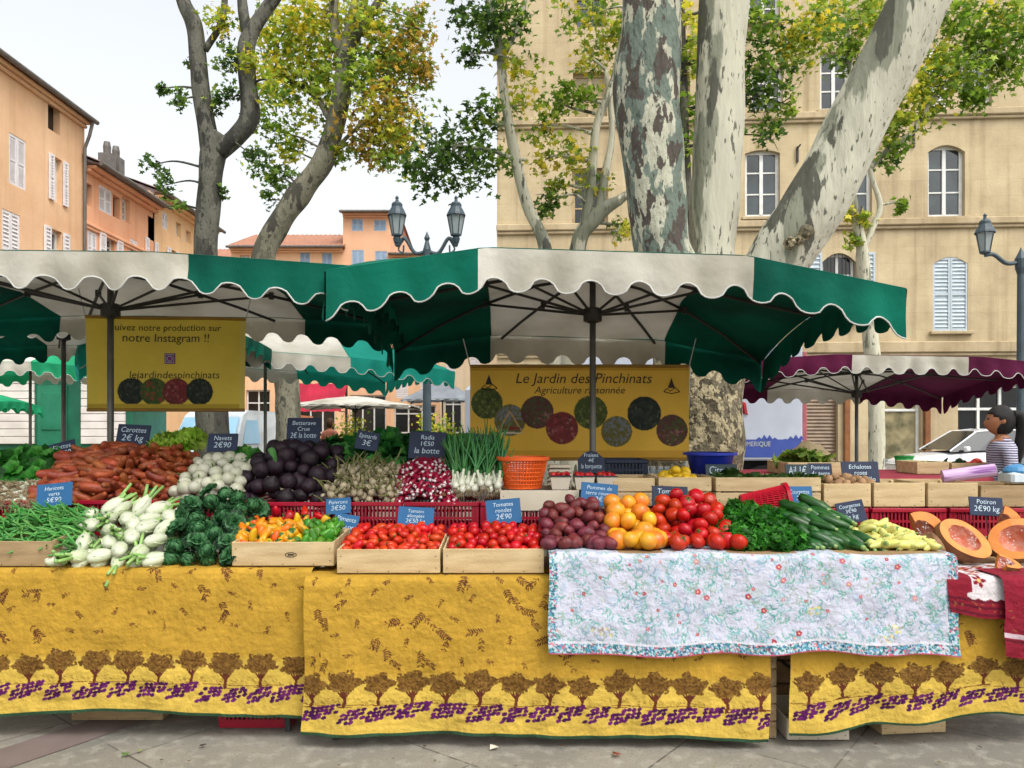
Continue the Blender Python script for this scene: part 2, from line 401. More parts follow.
def window_part(root, o, rec=.2):
    u0, u1, z0, z1 = o['r']; w = u1 - u0; h = z1 - z0; uc = (u0 + u1) / 2
    kind = o.get('k', 'casement'); fm = o.get('fm', M_FRAME); gm = o.get('gm', M_GLASS)
    if kind in ('casement', 'open', 'pane2', 'arch_iron'):
        m = MB(); t = .06
        m.box((u0 + .05, rec, z0 + h/2), (.1, t, h)); m.box((u1 - .05, rec, z0 + h/2), (.1, t, h))
        m.box((uc, rec, z0 + .06), (w - .202, t, .12)); m.box((uc, rec, z1 - .05), (w - .202, t, .1))
        m.box((uc, rec - .01, z0 + h/2), (.11, t, h - .222))
        for fr in ((.36, .68) if kind != 'pane2' else (.5,)):
            for sx in (-1, 1): m.box((uc + sx * (w/4 - .02), rec, z0 + h * fr), (w/2 - .161, t * .8, .045))
        f = m.build('window', fm, root)
        MB().add([(u0 + .1, rec + .012, z0 + .1), (u1 - .1, rec + .012, z0 + .1), (u1 - .1, rec + .012, z1 - .08), (u0 + .1, rec + .012, z1 - .08)], [(0, 1, 2, 3)]).build('pane', gm, f)
        if kind == 'arch_iron':
            k = MB()
            for i in range(9): k.tube([(u0 + w*(i+.5)/9, .04, z0 + .02), (u0 + w*(i+.5)/9, .04, z1 - .02)], .012, 5)
            for q in (.25, .6): k.box((uc, .04, z0 + h*q), (w, .02, .03))
            k.build('grille', M_IRON, f)
    if kind == 'open' or o.get('open'):
        for sx in (-1, 1):
            s = shutter_mb(w * .52, h); s.build('shutter', o.get('sm', M_SHUTW), root, loc=(uc + sx * (w/2 + w*.28), -.045, z0))
    if kind == 'closed':
        for sx in (-1, 1):
            shutter_mb(w/2 - .01, h, 18).build('shutter', o.get('sm', M_SHUT), root, loc=(uc + sx * w/4, .04, z0))
    if kind == 'dark':
        MB().add([(u0, rec + .012, z0), (u1, rec + .012, z0), (u1, rec + .012, z1), (u0, rec + .012, z1)], [(0, 1, 2, 3)]).build('pane', M_DARKG, root)
    if kind == 'shop':
        m = MB(); n = o.get('n', 3)
        for i in range(n + 1): m.box((u0 + .04 + (w - .08) * i / n, rec, z0 + h/2), (.08, .08, h))
        for q in (z0 + .2, z0 + h * .72, z1 - .04): 
            for i in range(n): m.box((u0 + .04 + (w - .08) * (i + .5) / n, rec, q), ((w - .08) / n - .082, .07, .08))
        f = m.build('shopfront', fm, root)
        MB().add([(u0, rec + .03, z0), (u1, rec + .03, z0), (u1, rec + .03, z1), (u0, rec + .03, z1)], [(0, 1, 2, 3)]).build('pane', gm, f)
    if kind == 'roller':
        m = MB(); n = int(h / .11)
        for i in range(n):
            z = z0 + h * i / n; d = h / n
            m.add([(u0, rec, z), (u1, rec, z), (u1, rec - .03, z + d*.5), (u0, rec - .03, z + d*.5), (u1, rec, z + d), (u0, rec, z + d)], [(0, 1, 2, 3), (3, 2, 4, 5)])
        m.build('roller_shutter', M_ROLL, root)
    if o.get('sill'):
        MB().box((uc, -.06, z0 - .06), (w + .24, .18, .1), bev=.015).build('sill', o.get('sillm', o['wm']), root)

def facade(name, label, cat, origin, rz, W, H, D, ops, wm, bands=(), roof=None, group=None, trim=None, pipe=None, roofm=None):
    root = thing(name, label, cat, origin, (0, 0, rz), group)
    us = sorted({0., W} | {round(v, 4) for o in ops for v in o['r'][:2]}); zs = sorted({0., H} | {round(v, 4) for o in ops for v in o['r'][2:]})
    m = MB()
    for i in range(len(us) - 1):
        for j in range(len(zs) - 1):
            uc, zc = (us[i] + us[i+1]) / 2, (zs[j] + zs[j+1]) / 2
            if any(o['r'][0] < uc < o['r'][1] and o['r'][2] < zc < o['r'][3] for o in ops): continue
            m.add([(us[i], 0, zs[j]), (us[i+1], 0, zs[j]), (us[i+1], 0, zs[j+1]), (us[i], 0, zs[j+1])], [(0, 1, 2, 3)])
    for o in ops:
        a, b, c, d = o['r']; q = .24
        m.add([(a, 0, c), (a, q, c), (a, q, d), (a, 0, d)], [(0, 1, 2, 3)]); m.add([(b, 0, c), (b, 0, d), (b, q, d), (b, q, c)], [(0, 1, 2, 3)])
        m.add([(a, 0, c), (b, 0, c), (b, q, c), (a, q, c)], [(0, 1, 2, 3)]); m.add([(a, 0, d), (a, q, d), (b, q, d), (b, 0, d)], [(0, 1, 2, 3)])
        ar = o.get('arch', 0)
        if ar:
            n = 10
            for i in range(n):
                f = lambda t: d - ar * (2*t - 1) ** 2
                t0, t1 = i / n, (i + 1) / n; ua, ub = a + (b-a)*t0, a + (b-a)*t1
                m.add([(ua, .002, f(t0)), (ub, .002, f(t1)), (ub, .002, d), (ua, .002, d)], [(0, 1, 2, 3)])
                m.add([(ua, .002, f(t0)), (ua, q, f(t0)), (ub, q, f(t1)), (ub, .002, f(t1))], [(0, 1, 2, 3)])
    m.add([(0, 0, 0), (0, 0, H), (0, D, H), (0, D, 0)], [(0, 1, 2, 3)]); m.add([(W, 0, 0), (W, D, 0), (W, D, H), (W, 0, H)], [(0, 1, 2, 3)])
    m.add([(0, D, 0), (0, D, H), (W, D, H), (W, D, 0)], [(0, 1, 2, 3)]); m.add([(0, 0, H), (W, 0, H), (W, D, H), (0, D, H)], [(0, 1, 2, 3)])
    m.build('wall', wm, root)
    for o in ops: o['wm'] = trim or wm; window_part(root, o)
    for (z, hh, dp) in bands:
        c = MB(); c.box((W/2, -dp/2, z + hh/2), (W + .02, dp, hh), bev=.03); c.box((W/2, -dp*.3, z - .05), (W, dp*.6, .1), bev=.02)
        c.build('cornice', trim or wm, root)
    if roof:
        ov, rise = roof
        r = MB(); rows = 9; cols = max(8, int(W / .28))
        vs = []; fs = []
        for i in range(rows + 1):
            for j in range(cols * 2 + 1):
                t = i / rows; y = -ov + t * (D/2 + ov); z = H + .08 + t * rise
                vs.append(((W + .3) * j / (cols*2) - .15, y, z + (.05 if j % 2 else 0) + noise.noise(Vector((j*.7, i*1.3, 1))) * .015))
        n = cols*2 + 1
        for i in range(rows):
            for j in range(n - 1): fs.append((i*n+j, i*n+j+1, (i+1)*n+j+1, (i+1)*n+j))
        r.add(vs, fs)
        r.add([(-.15, D/2, H + .08 + rise), (W+.15, D/2, H + .08 + rise), (W+.15, D + ov, H + .08), (-.15, D + ov, H + .08)], [(0, 1, 2, 3)])
        r.add([(-.15, -ov, H + .02), (W+.15, -ov, H + .02), (W+.15, 0, H + .06), (-.15, 0, H + .06)], [(3, 2, 1, 0)])
        for xx in (-.02, W + .02): r.add([(xx, -ov, H), (xx, D/2, H + .06 + rise), (xx, D + ov, H)], [(0, 1, 2)])
        r.build('roof', roofm or M_TILE, root)
        gt = MB(); gt.tube([(-.1, -ov - .06, H + .02), (W + .1, -ov - .06, H + .02)], .075, 8); gt.build('gutter', M_ZINC, root)
        ev = MB()
        for k in range(2): ev.box((W/2, -ov*(.36 - k*.18), H - .05 - .12*k), (W, ov*(.7 - k*.36), .11), bev=.03)
        ev.build('eaves', trim or wm, root)
    if pipe is not None:
        p = MB(); p.tube([(pipe, -roof[0] - .05, H), (pipe, -.25, H - .5), (pipe, -.1, H - .9), (pipe, -.1, .1)], .055, 8); p.build('downpipe', M_ZINC, root)
    return root

# --- right hand building, pale stone, facade nearly square to the view
FL = Vector((-.49, 25.0)); FA = math.atan2(-1.0, 16.49)
def fu(px):
    k = (px - CX) / F; return (k * FL.y - FL.x) / (math.cos(FA) - k * math.sin(FA))
def fz(px, py): return Z(py, FL.y + fu(px) * math.sin(FA))
def fo(x0, y0, x1, y1, **kw):
    xm = (x0 + x1) / 2; d = dict(r=(fu(x0), fu(x1), fz(xm, y1), fz(xm, y0))); d.update(kw); return d
WS = stone_mat('limestone_wall', 'c9b894', 'a99778', joint=(.82, .79, .74, 1), bw=1.5, bh=.52, streak=.65)
WT = stone_mat('stone_trim', 'bfae8e', '9c8a6a', streak=.6)
ops = [fo(745, 150, 780, 217, sill=1, arch=.1), fo(928, 145, 965, 217, sill=1, arch=.22), fo(837, 148, 872, 217, sill=1, arch=.1),
       fo(751, 67, 783, 111, sill=1), fo(820, 52, 850, 110, sill=1, open=0), fo(928, 48, 946, 107, k='closed', sm=M_SHUTW), fo(962, 46, 992, 107, k='casement', sill=1),
       fo(748, -22, 780, 22, sill=1),
       fo(573, 72, 607, 119, k='pane2', fm=M_LIMEF, gm=mat('curtained_glass', '9c8a62', .15, '7d7654', .9)), fo(572, 168, 608, 229, fm=M_LIMEF, gm=M_DARKG), fo(574, -6, 606, 28, fm=M_LIMEF),
       fo(655, 72, 690, 118, fm=M_LIMEF), fo(655, 168, 690, 229),
       fo(933, 257, 968, 331, k='closed', arch=.22, sill=1), fo(822, 253, 856, 320, k='arch_iron', open=1, sm=M_SHUT, arch=.3, sill=1, gm=M_DARKG), fo(575, 262, 608, 335, k='closed'), fo(660, 262, 695, 335, k='closed'), fo(742, 262, 776, 333, k='closed'),
       fo(803, 385, 838, 474, k='roller'), fo(884, 385, 921, 474, k='shop', n=1, gm=mat('glass_painted_lit', 'b9ab84', .1, '5d5a44', 2.0)), fo(958, 385, 1048, 470, k='shop', n=4, gm=M_DARKG), fo(1075, 385, 1160, 470, k='shop', n=3, gm=M_DARKG),  # tan pane colour stands for a lit shop interior
       fo(540, 385, 600, 470, k='shop', n=2, gm=M_DARKG), fo(650, 385, 730, 470, k='roller')]
BF = facade('stone_building', 'pale beige stone building with tall white casement windows behind the plane trees', 'building', (FL.x, FL.y, 0), FA, 24., 19., 12.,
            ops, WS, bands=[(fz(900, 353), .35, .16), (fz(900, 226), .22, .16), (fz(900, 118), .22, .16)], roof=(.6, 2.), trim=WT)
# wooden pilasters of the shopfronts
for px in (846, 926):
    u = fu(px); pm = MB(); pm.box((u, -.07, 1.55), (.18, .14, 3.1), bev=.02); pm.box((u, -.08, .2), (.24, .17, .4), bev=.02); pm.box((u, -.08, 2.98), (.24, .17, .16), bev=.02)
    pm.build('pilaster', M_WOODP, BF)
# small wall lamp brackets and cable clamps on the stone wall
for px, py in ((797, 155), (913, 140), (886, 300)):
    b = MB(); b.box((fu(px), -.05, fz(px, py)), (.05, .1, .5)); b.box((fu(px), -.2, fz(px, py) + .2), (.04, .3, .04)); b.build('wall_bracket', M_IRON, BF)

# --- left hand row, facing the square
ORX = -14.25
def lo_(Ya, Yb, pya, pyb, **kw):
    """opening on a wall along x=ORX between two depths, rows given at its middle"""
    ym = (Ya + Yb) / 2; return [Ya, Yb, Z(pyb, ym), Z(pya, ym), kw]
def yat(px): return ORX * F / (px - CX)
def side_row(name, label, Y0, Y1, H, ops, wm, roof, pipe=None, roofm=None, trim=None, bands=()):
    oo = []
    for (a, b, py1, py0, kw) in ops:
        ya, yb = yat(a), yat(b); ym = (ya + yb) / 2
        d = dict(r=(ya - Y0, yb - Y0, Z(py1, ym), Z(py0, ym))); d.update(kw); oo.append(d)
    return facade(name, label, 'building', (ORX, Y0, 0), rad(90), Y1 - Y0, H, 10., oo, wm, roof=roof, pipe=pipe, roofm=roofm, trim=trim, bands=bands)
W1 = stone_mat('ochre_render', 'e6bf98', 'd4a880', streak=.3); W2 = stone_mat('orange_render', 'e8b08a', 'da9c76', streak=.25); W3 = stone_mat('yellow_render', 'ecc596', 'e0b384', streak=.2)
yB0, yB1, yC1, yD1 = 13.5, 25.6, 30.6, 36.5
side_row('town_house', 'tall ochre rendered house with white shutters at the left edge', yB0, yB1, 11.75,
         [(9, 26, 187, 137, dict(k='closed', sm=M_SHUTW)), (48, 60, 132, 104, dict(k='dark')), (53, 62, 203, 158, dict(k='open', sm=M_SHUTW)), (2, 20, 290, 212, dict(k='closed', sm=M_SHUTW)), (50, 62, 290, 230, dict(k='open', sm=M_SHUTW)),
          (-60, -38, 170, 105, dict(k='closed', sm=M_SHUTW)), (-60, -38, 280, 205, dict(k='closed', sm=M_SHUTW))],
         W1, (.32, 1.6), pipe=yB1 - yB0 - .15)
M_GREENW = mat('green_shopfront', '1f6b50', .45, '185843', 3)
M_WSHUT = mat('white_boards', 'e9e2dc', .6, 'd6cdc8', 3)
side_row('row_house', 'bright orange rendered house with a top floor loggia', yB1, yC1, 10.35,
         [(83, 92, 205, 183, dict(k='dark')), (99, 112, 213, 188, dict(k='closed', sm=M_SHUTW)), (113, 120, 218, 196, dict(k='dark')), (122, 130, 222, 198, dict(k='casement')), (88, 97, 262, 232, dict(k='closed', sm=M_SHUTW)), (105, 116, 268, 237, dict(k='open', sm=M_SHUTW)), (130, 138, 268, 240, dict(k='closed', sm=M_SHUTW))],
         W2, (.55, 2.2), roofm=mat('weathered_tile', '9a8f92', .85, '8a6f62', 3, .5, 30), bands=[(8.35, .12, .1)])
side_row('row_house', 'yellow rendered house with grey chimneys, farthest of the left hand row', yC1, yD1, 10.9,
         [(148, 153, 217, 203, dict(k='closed', sm=M_SHUTW)), (162, 168, 229, 213, dict(k='closed', sm=M_SHUTW)), (176, 181, 237, 223, dict(k='casement')), (186, 191, 243, 231, dict(k='casement')), (148, 154, 262, 240, dict(k='open', sm=M_SHUTW)), (170, 176, 268, 250, dict(k='open', sm=M_SHUTW))],
         W3, (.5, 2.0), roofm=bpy.data.materials['weathered_tile'])
hs_ = COL.objects[-1]
for o in list(COL.objects):
    if o.get('label', '').startswith('yellow rendered house'):
        for yy, hh in ((.6, 1.6), (1.3, 1.75), (4.9, .9)):
            c = MB(); c.box((yy, 2.2, 10.9 + 1.0), (.45, .5, hh)); c.lathe([(.14, 0), (.16, .3), (.12, .5)], 8, M=Matrix.Translation((yy, 2.2, 11.9 + hh/2)))
            c.build('chimney', M_ZINC, o)
# green timber shop hut at the foot of the row
hut = thing('market_hut', 'green timber kiosk with white boarded shutters behind the left stall', 'kiosk', (-10.9, 17.2, 0))
m = MB(); m.box((0, 0, 1.6), (5.6, 1.6, 3.1)); m.build('wall', M_GREENW, hut)
for x0, x1 in ((-2.5, .72), (1.72, 2.66)):
    s = MB(); n = 9
    for i in range(n): s.box(((x0+x1)/2, -.83, 1.2 + 1.45*(i+.5)/n), (x1 - x0, .05, 1.45/n - .012), bev=.006)
    s.build('shutter', M_WSHUT, hut)
d = MB(); d.box((1.1, -.83, 1.25), (.62, .05, 2.4), bev=.01); d.box((1.1, -.86, 1.9), (.42, .03, .8), bev=.01); d.box((1.1, -.86, .75), (.42, .03, .9), bev=.01); dd = d.build('door', mat('green_door', '2a7d60', .4, '1f6b50', 4), hut)
MB().box((.86, -.9, 1.1), (.03, .06, .14)).build('handle', M_IRON, dd)
m = MB(); m.box((0, -.1, 3.22), (6.0, 2.2, .14), bev=.03); m.build('roof', M_GREENW, hut)

# --- far side of the square
W4 = stone_mat('terracotta_render', 'e6b896', 'dcaa86', streak=.15); W5 = stone_mat('apricot_render', 'ecc39c', 'e0b088', streak=.2)
def fr(Y, x0, y0, x1, y1, X0, **kw):
    d = dict(r=(X(x0, Y) - X0, X(x1, Y) - X0, max(0, Z(y1, Y)), Z(y0, Y))); d.update(kw); return d
Ye = 46.
def far(name, label, px0, px1, pytop, ops, wm, roof, D=9., Yf=Ye):
    X0 = X(px0, Yf)
    return facade(name, label, 'building', (X0, Yf, 0), 0, X(px1, Yf) - X0, Z(pytop, Yf), D, [fr(Yf, o[0], o[2], o[1], o[3], X0, **o[4]) for o in ops], wm, roof=roof)
MSB = mat('blue_shutter', '9fb6cc', .6, '8aa3bb', 4)
far('town_house', 'narrow terracotta tower house rising above the far roofs', 343, 391, 214,
    [(352, 363, 219, 231, dict(k='closed', sm=MSB)), (374, 386, 220, 231, dict(k='closed', sm=MSB)), (352, 364, 250, 266, dict(k='closed', sm=MSB)), (375, 387, 251, 266, dict(k='closed', sm=MSB)),
     (352, 364, 285, 305, dict(k='casement')), (375, 387, 285, 305, dict(k='casement')), (350, 386, 395, 436, dict(k='shop', n=3, gm=M_DARKG))], W4, (.5, .6))
far('row_house', 'low apricot house with a long red tiled roof left of the tower house', 231, 343, 249,
    [(262, 274, 253, 268, dict(k='casement')), (300, 310, 252, 268, dict(k='closed', sm=MSB)), (322, 332, 253, 268, dict(k='closed', sm=MSB)), (240, 250, 255, 270, dict(k='casement')),
     (246, 270, 390, 436, dict(k='shop', n=2, gm=M_DARKG)), (285, 335, 392, 436, dict(k='shop', n=4, gm=M_DARKG))], W5, (.5, 1.9))
far('row_house', 'small apricot house with a low tiled roof right of the tower house', 391, 440, 256,
    [(396, 404, 262, 274, dict(k='casement')), (418, 428, 262, 276, dict(k='casement')), (396, 408, 362, 398, dict(k='closed', sm=M_SHUTW)), (420, 432, 362, 398, dict(k='closed', sm=M_SHUTW)), (394, 436, 405, 436, dict(k='shop', n=3, gm=M_DARKG))], W5, (.5, 1.0))
far('row_house', 'pale cream house with dark windows beside the stone building', 440, 512, 300,
    [(446, 456, 345, 372, dict(k='closed', sm=M_SHUTW)), (470, 480, 345, 372, dict(k='closed', sm=M_SHUTW)), (444, 462, 392, 436, dict(k='shop', n=2, gm=M_DARKG)), (468, 490, 392, 436, dict(k='shop', n=2, gm=M_DARKG))],
    stone_mat('cream_render', 'e6d2b4', 'd6bf9c', streak=.2), (.4, 1.0))
far('row_house', 'pinkish house with a red tiled roof between the left row and the low house', 120, 231, 262,
    [(130, 142, 300, 330, dict(k='casement')), (165, 177, 300, 330, dict(k='casement')), (140, 170, 395, 436, dict(k='shop', n=3, gm=M_DARKG)), (185, 215, 395, 436, dict(k='shop', n=3))], stone_mat('pink_render', 'e8c0a0', 'd8ab8a', streak=.2), (.4, 1.8), Yf=50.)
# ------------------------------------------------------------------ parasols
def cloth_mat(name, col, transl, col2=None):
    return mat(name, col, .8, col2, 1.6, .3, 18, transl=transl, spec=.12, sharp=(.36, .62), detail=7.)
M_GREEN = cloth_mat('green_canvas', '066350', .0, '034236'); M_TEAL = cloth_mat('teal_canvas', '2aa090', .25, '1f9080')
M_WHITEC = cloth_mat('white_canvas', 'd6d3ca', .10, 'aaa698'); M_PURPLE = cloth_mat('plum_canvas', '5a1a3c', .08, '481430')
M_BRIGHT = cloth_mat('bright_green_canvas', '2fb07c', .3); M_GREYC = cloth_mat('grey_canvas', '8d949c', .2)
M_TRIM = mat('white_piping', 'c4c6c2', .6)
M_POLE = mat('grey_pole', '6b6a64', .45, '54534e', 6, metal=.4); M_RIB = mat('dark_rib', '3e3c38', .5, '2f2d2a', 9, metal=.3)

def parasol(name, label, cx, cy, ze, hw, hd, rise, cA, cB, split, tilt=0., roll=0., droop=.08, rz=0., vd=.15, amp=.035, per=.245, seed=0, frame=True, flat=False, group='market parasols', polez=None):
    rr = random.Random(seed)
    root = thing(name, label, 'parasol', (cx, cy, 0), (0, 0, rz), group)
    def z(u, v):
        m = max(abs(u), abs(v))
        q = max(0, (abs(u) - .45) / .55) * abs(v) ** 2
        sag = -.03 * (math.cos(u * math.pi * 3) * .5 + .5) * (1 - m) * m * 4
        return ze + rise * (1 - m ** 1.25) - tilt * v - roll * u - droop * q + sag * .6
    us = np.concatenate([np.linspace(-1, -split, 14)[:-1], np.linspace(-split, split, 21)[:-1], np.linspace(split, 1, 14)])
    vs_ = np.linspace(-1, 1, 31)
    mi_of = lambda u: 1 if abs(u) < split else 0
    m = MB(); n = len(us)
    V = [(hw*u, hd*v, z(u, v) + noise.noise(Vector((u*4, v*4, seed))) * .008) for v in vs_ for u in us]
    for j in range(len(vs_) - 1):
        for i in range(n - 1):
            m.f.append((j*n+i, j*n+i+1, (j+1)*n+i+1, (j+1)*n+i)); m.m.append(mi_of((us[i] + us[i+1]) / 2))
    m.v = V
    can = m.build('canopy', [cA, cB], root, smooth=True)
    # hanging scalloped valance
    va = MB(); hem = MB()
    def side(fn, length, colf, ph, piped=False):
        k = max(24, int(length / .02)); rows = 5; o = len(va.v); low = []
        nper = max(2, round(length / per))
        for i in range(k + 1):
            s = i / k; (x, y, zz), (ox, oy) = fn(s)
            c = math.cos(2 * math.pi * s * nper)
            d = vd + (abs(2*s - 1)**4)*.035 + amp * (1 if c > 0 else -1) * abs(c) ** .55
            for r in range(rows + 1):
                t = r / rows; wv = (noise.noise(Vector((x*2.2 + ph, y*2.2, t + seed))) * .035 + .018 * math.sin(s*nper*2*math.pi + ph)) * t
                va.v.append((x + ox * (.012 + wv), y + oy * (.012 + wv), zz - d * t))
            low.append(va.v[-1])
        for i in range(k):
            for r in range(rows):
                a = o + i*(rows+1) + r
                va.f.append((a, a+1, a+rows+2, a+rows+1)); va.m.append(colf((i + .5) / k))
        if piped: hem.tube(low, .0045, 5)
    u_ = lambda s: 2*s - 1
    side(lambda s: ((hw*u_(s), -hd, z(u_(s), -1)), (0, -1)), 2*hw, lambda s: mi_of(u_(s)), 0, True)
    side(lambda s: ((hw*u_(s), hd, z(u_(s), 1)), (0, 1)), 2*hw, lambda s: mi_of(u_(s)), 2)
    side(lambda s: ((hw, hd*u_(s), z(1, u_(s))), (1, 0)), 2*hd, lambda s: 0, 4)
    side(lambda s: ((-hw, hd*u_(s), z(-1, u_(s))), (-1, 0)), 2*hd, lambda s: 0, 6)
    sm = MB()
    for q in (-1, 1):
        sm.tube([(hw*u, q*(hd + .006), z(u, q) + .002) for u in us], .0045, 4); sm.tube([(q*(hw + .006), hd*v, z(q, v) + .002) for v in vs_], .0045, 4)
        sm.tube([(q*hw*split, hd*v, z(q*split, v) + .004) for v in vs_], .004, 4)
    sm.build('seam', cA, can)
    vo = va.build('valance', [cA, cB], can, smooth=True)
    hem.build('hem_piping', M_TRIM, can, smooth=True)
    top = z(0, 0)
    MB().tube([(0, 0, .05), (0, 0, 1.2), (0, 0, top - .02)], [.021, .021, .020], 12).build('pole', M_POLE, root, smooth=True)
    MB().lathe([(.0, 0), (.22, 0), (.22, .03), (.05, .06), (.04, .25), (.0, .25)], 16).build('base_plate', M_POLE, root)
    hubz = top - .33
    MB().lathe([(.03, -.05), (.06, -.04), (.06, .04), (.03, .05)], 12).build('slider', M_RIB, root, loc=(0, 0, hubz))
    MB().lathe([(.028, -.04), (.055, -.03), (.055, .03), (.028, .04)], 12).build('hub', M_RIB, root, loc=(0, 0, top - .08))
    dirs = [(-1, -1), (-.42, -1), (.42, -1), (1, -1), (1, 0), (1, 1), (.42, 1), (-.42, 1), (-1, 1), (-1, 0)]
    for (u, v) in dirs:
        e = Vector((hw*u*.985, hd*v*.985, z(u*.985, v*.985) - .025)); h = Vector((0, 0, top - .08))
        pts = [h]
        for t in (.25, .5, .75, 1): pts.append(Vector((hw*u*.985*t, hd*v*.985*t, z(u*.985*t, v*.985*t) - .035)))
        rb = MB().tube(pts, .011, 6).build('rib', M_RIB, root)
        mid = pts[2]
        MB().tube([Vector((0, 0, hubz)), mid], .009, 6).build('strut', M_RIB, rb)
        MB().box(tuple(mid), (.03, .03, .05)).build('bracket', M_RIB, rb)
    return root

parasol('market_parasol', 'green parasol with a white middle sheltering the centre of the vegetable stall', .52, 4.95, 2.31, 1.45, 1.1, .26, M_GREEN, M_WHITEC, .47, tilt=.08, roll=.045, droop=.14, vd=.18, seed=1)
parasol('market_parasol', 'white and green parasol over the left end of the stall, beside the hanging yellow banner', -2.64, 5.05, 2.415, 1.80, 1.1, .20, M_GREEN, M_WHITEC, .54, tilt=.005, roll=.02, droop=.06, vd=.158, seed=2)
parasol('market_parasol', 'dark green parasol standing behind the left stall on a slim grey post', -4.32, 7.4, 2.44, 1.65, 1.1, .3, M_GREEN, M_WHITEC, .5, seed=3, droop=.05)
parasol('market_parasol', 'pale white and teal parasol turned at an angle in the middle of the square', -3.1, 9.65, 2.36, 2.05, 1.2, .60, M_TEAL, M_WHITEC, .34, rz=rad(30), tilt=0, roll=.05, seed=4)
parasol('market_parasol', 'plum and white parasol over the neighbouring stall on the right', 4.15, 9.25, 2.165, 1.80, 1.1, .10, M_PURPLE, M_WHITEC, .36, tilt=.12, rz=rad(4), roll=.02, seed=5, vd=.16)
parasol('market_parasol', 'white and bright green parasol half out of the left edge of the picture', -7.15, 11.4, 2.42, 1.5, 1.0, .35, M_BRIGHT, M_WHITEC, .42, seed=6)
parasol('market_parasol', 'small bright green parasol low at the left edge near the green kiosk', -10.5, 14.4, 2.03, 1.15, .9, .3, M_BRIGHT, M_BRIGHT, .4, seed=7)
parasol('cafe_parasol', 'flat plain white parasol far across the square', -3.55, 17.4, 2.05, 1.35, 1.2, .22, M_WHITEC, M_WHITEC, .4, seed=8, vd=.03, amp=.005, droop=.02)
parasol('cafe_parasol', 'grey parasol far across the square beside the lamp post', -1.9, 21.0, 2.32, 1.0, .9, .5, M_GREYC, M_GREYC, .4, seed=9, vd=.03, amp=.005, droop=.02)

# ------------------------------------------------------------------ colour painting on fine grids
class Paint:
    def __init__(s, w, h, res, base):
        s.w, s.h, s.r = w, h, res; s.nx, s.ny = int(w/res) + 1, int(h/res) + 1
        s.c = np.zeros((s.ny, s.nx, 3), np.float32); s.c[:] = lin(base)
        s.u = np.linspace(0, w, s.nx); s.t = np.linspace(0, h, s.ny)
    def ell(s, cx, cy, rx, ry, col, ang=0., a=1.):
        q = max(rx, ry); i0, i1 = int((cx-q)/s.r), int((cx+q)/s.r) + 2; j0, j1 = int((cy-q)/s.r), int((cy+q)/s.r) + 2
        i0, j0 = max(0, i0), max(0, j0); i1, j1 = min(s.nx, i1), min(s.ny, j1)
        if i0 >= i1 or j0 >= j1: return
        U, T = np.meshgrid(s.u[i0:i1] - cx, s.t[j0:j1] - cy); ca, sa = math.cos(ang), math.sin(ang)
        mk = (((U*ca + T*sa)/rx)**2 + ((-U*sa + T*ca)/ry)**2) < 1
        s.c[j0:j1, i0:i1][mk] = s.c[j0:j1, i0:i1][mk] * (1-a) + np.array(lin(col) if isinstance(col, str) else col) * a
    def line(s, pts, wd, col):
        for (a, b), (c, d) in zip(pts[:-1], pts[1:]):
            L_ = math.hypot(c-a, d-b); s.ell((a+c)/2, (b+d)/2, L_/2 + wd*.5, wd/2, col, math.atan2(d-b, c-a))
    def rect(s, x0, y0, x1, y1, col):
        i0, i1 = max(0, int(x0/s.r)), min(s.nx, int(x1/s.r) + 1); j0, j1 = max(0, int(y0/s.r)), min(s.ny, int(y1/s.r) + 1)
        if i0 < i1 and j0 < j1: s.c[j0:j1, i0:i1] = lin(col)
    def speckle(s, amt, seed):
        s.c *= (1 + np.random.default_rng(seed).normal(0, amt, s.c.shape[:2]))[..., None].clip(.5, 1.5)
    def grid_faces(s):
        idx = np.arange(s.nx*s.ny).reshape(s.ny, s.nx)
        return np.stack([idx[:-1, :-1], idx[:-1, 1:], idx[1:, 1:], idx[1:, :-1]], -1).reshape(-1, 4)

def photo_disc(p, cx, cy, r, kind, rr):
    base = {'leaf': ['4d5a2a', '6b7a38', '39431f', '8a8f52'], 'fruit': ['5a3a34', '7c4a48', '4a5a2e', '9a7468'], 'red': ['7a2f2f', '944044', '4e2a28', 'a8706c'], 'frisee': ['4a5828', '66742f', '38421e', '88905c'], 'dark': ['1f2a24', '2c3a2a', '3a3f3c', '4f5648'], 'veg': ['3e5a2a', '4f7030', 'a04038', '2b3d1c'], 'field': ['6c6a3c', '7a6a44', '7d8690', '5a4a34']}[kind]
    p.ell(cx, cy, r, r, base[0])
    for k in range(170):
        a = rr.random()*6.28; d = r*math.sqrt(rr.random())*.95; q = r*(.05 + .08*rr.random())
        if d + q > r: continue
        x, y = cx + d*math.cos(a), cy + d*math.sin(a)
        c = base[rr.choice((0, 0, 0, 1, 1, 2, 2, 2, 3))]
        if kind in ('fruit', 'field') and y < cy: c = base[rr.choice((0, 2))] if kind == 'fruit' else base[2]
        p.ell(x, y, q, q*(.5 + .5*rr.random()), c, rr.random()*3, .65)

M_PRINT = mat('printed_cloth', 'ffffff', .8, 'e2e2e2', 7, .55, 34, attr=True, spec=.2)
M_VINYL = mat('printed_vinyl', 'ffffff', .5, 'eeeeee', 3, .1, 20, attr=True, spec=.3, transl=.42)
M_INK = mat('dark_ink', '2f2514', .6)

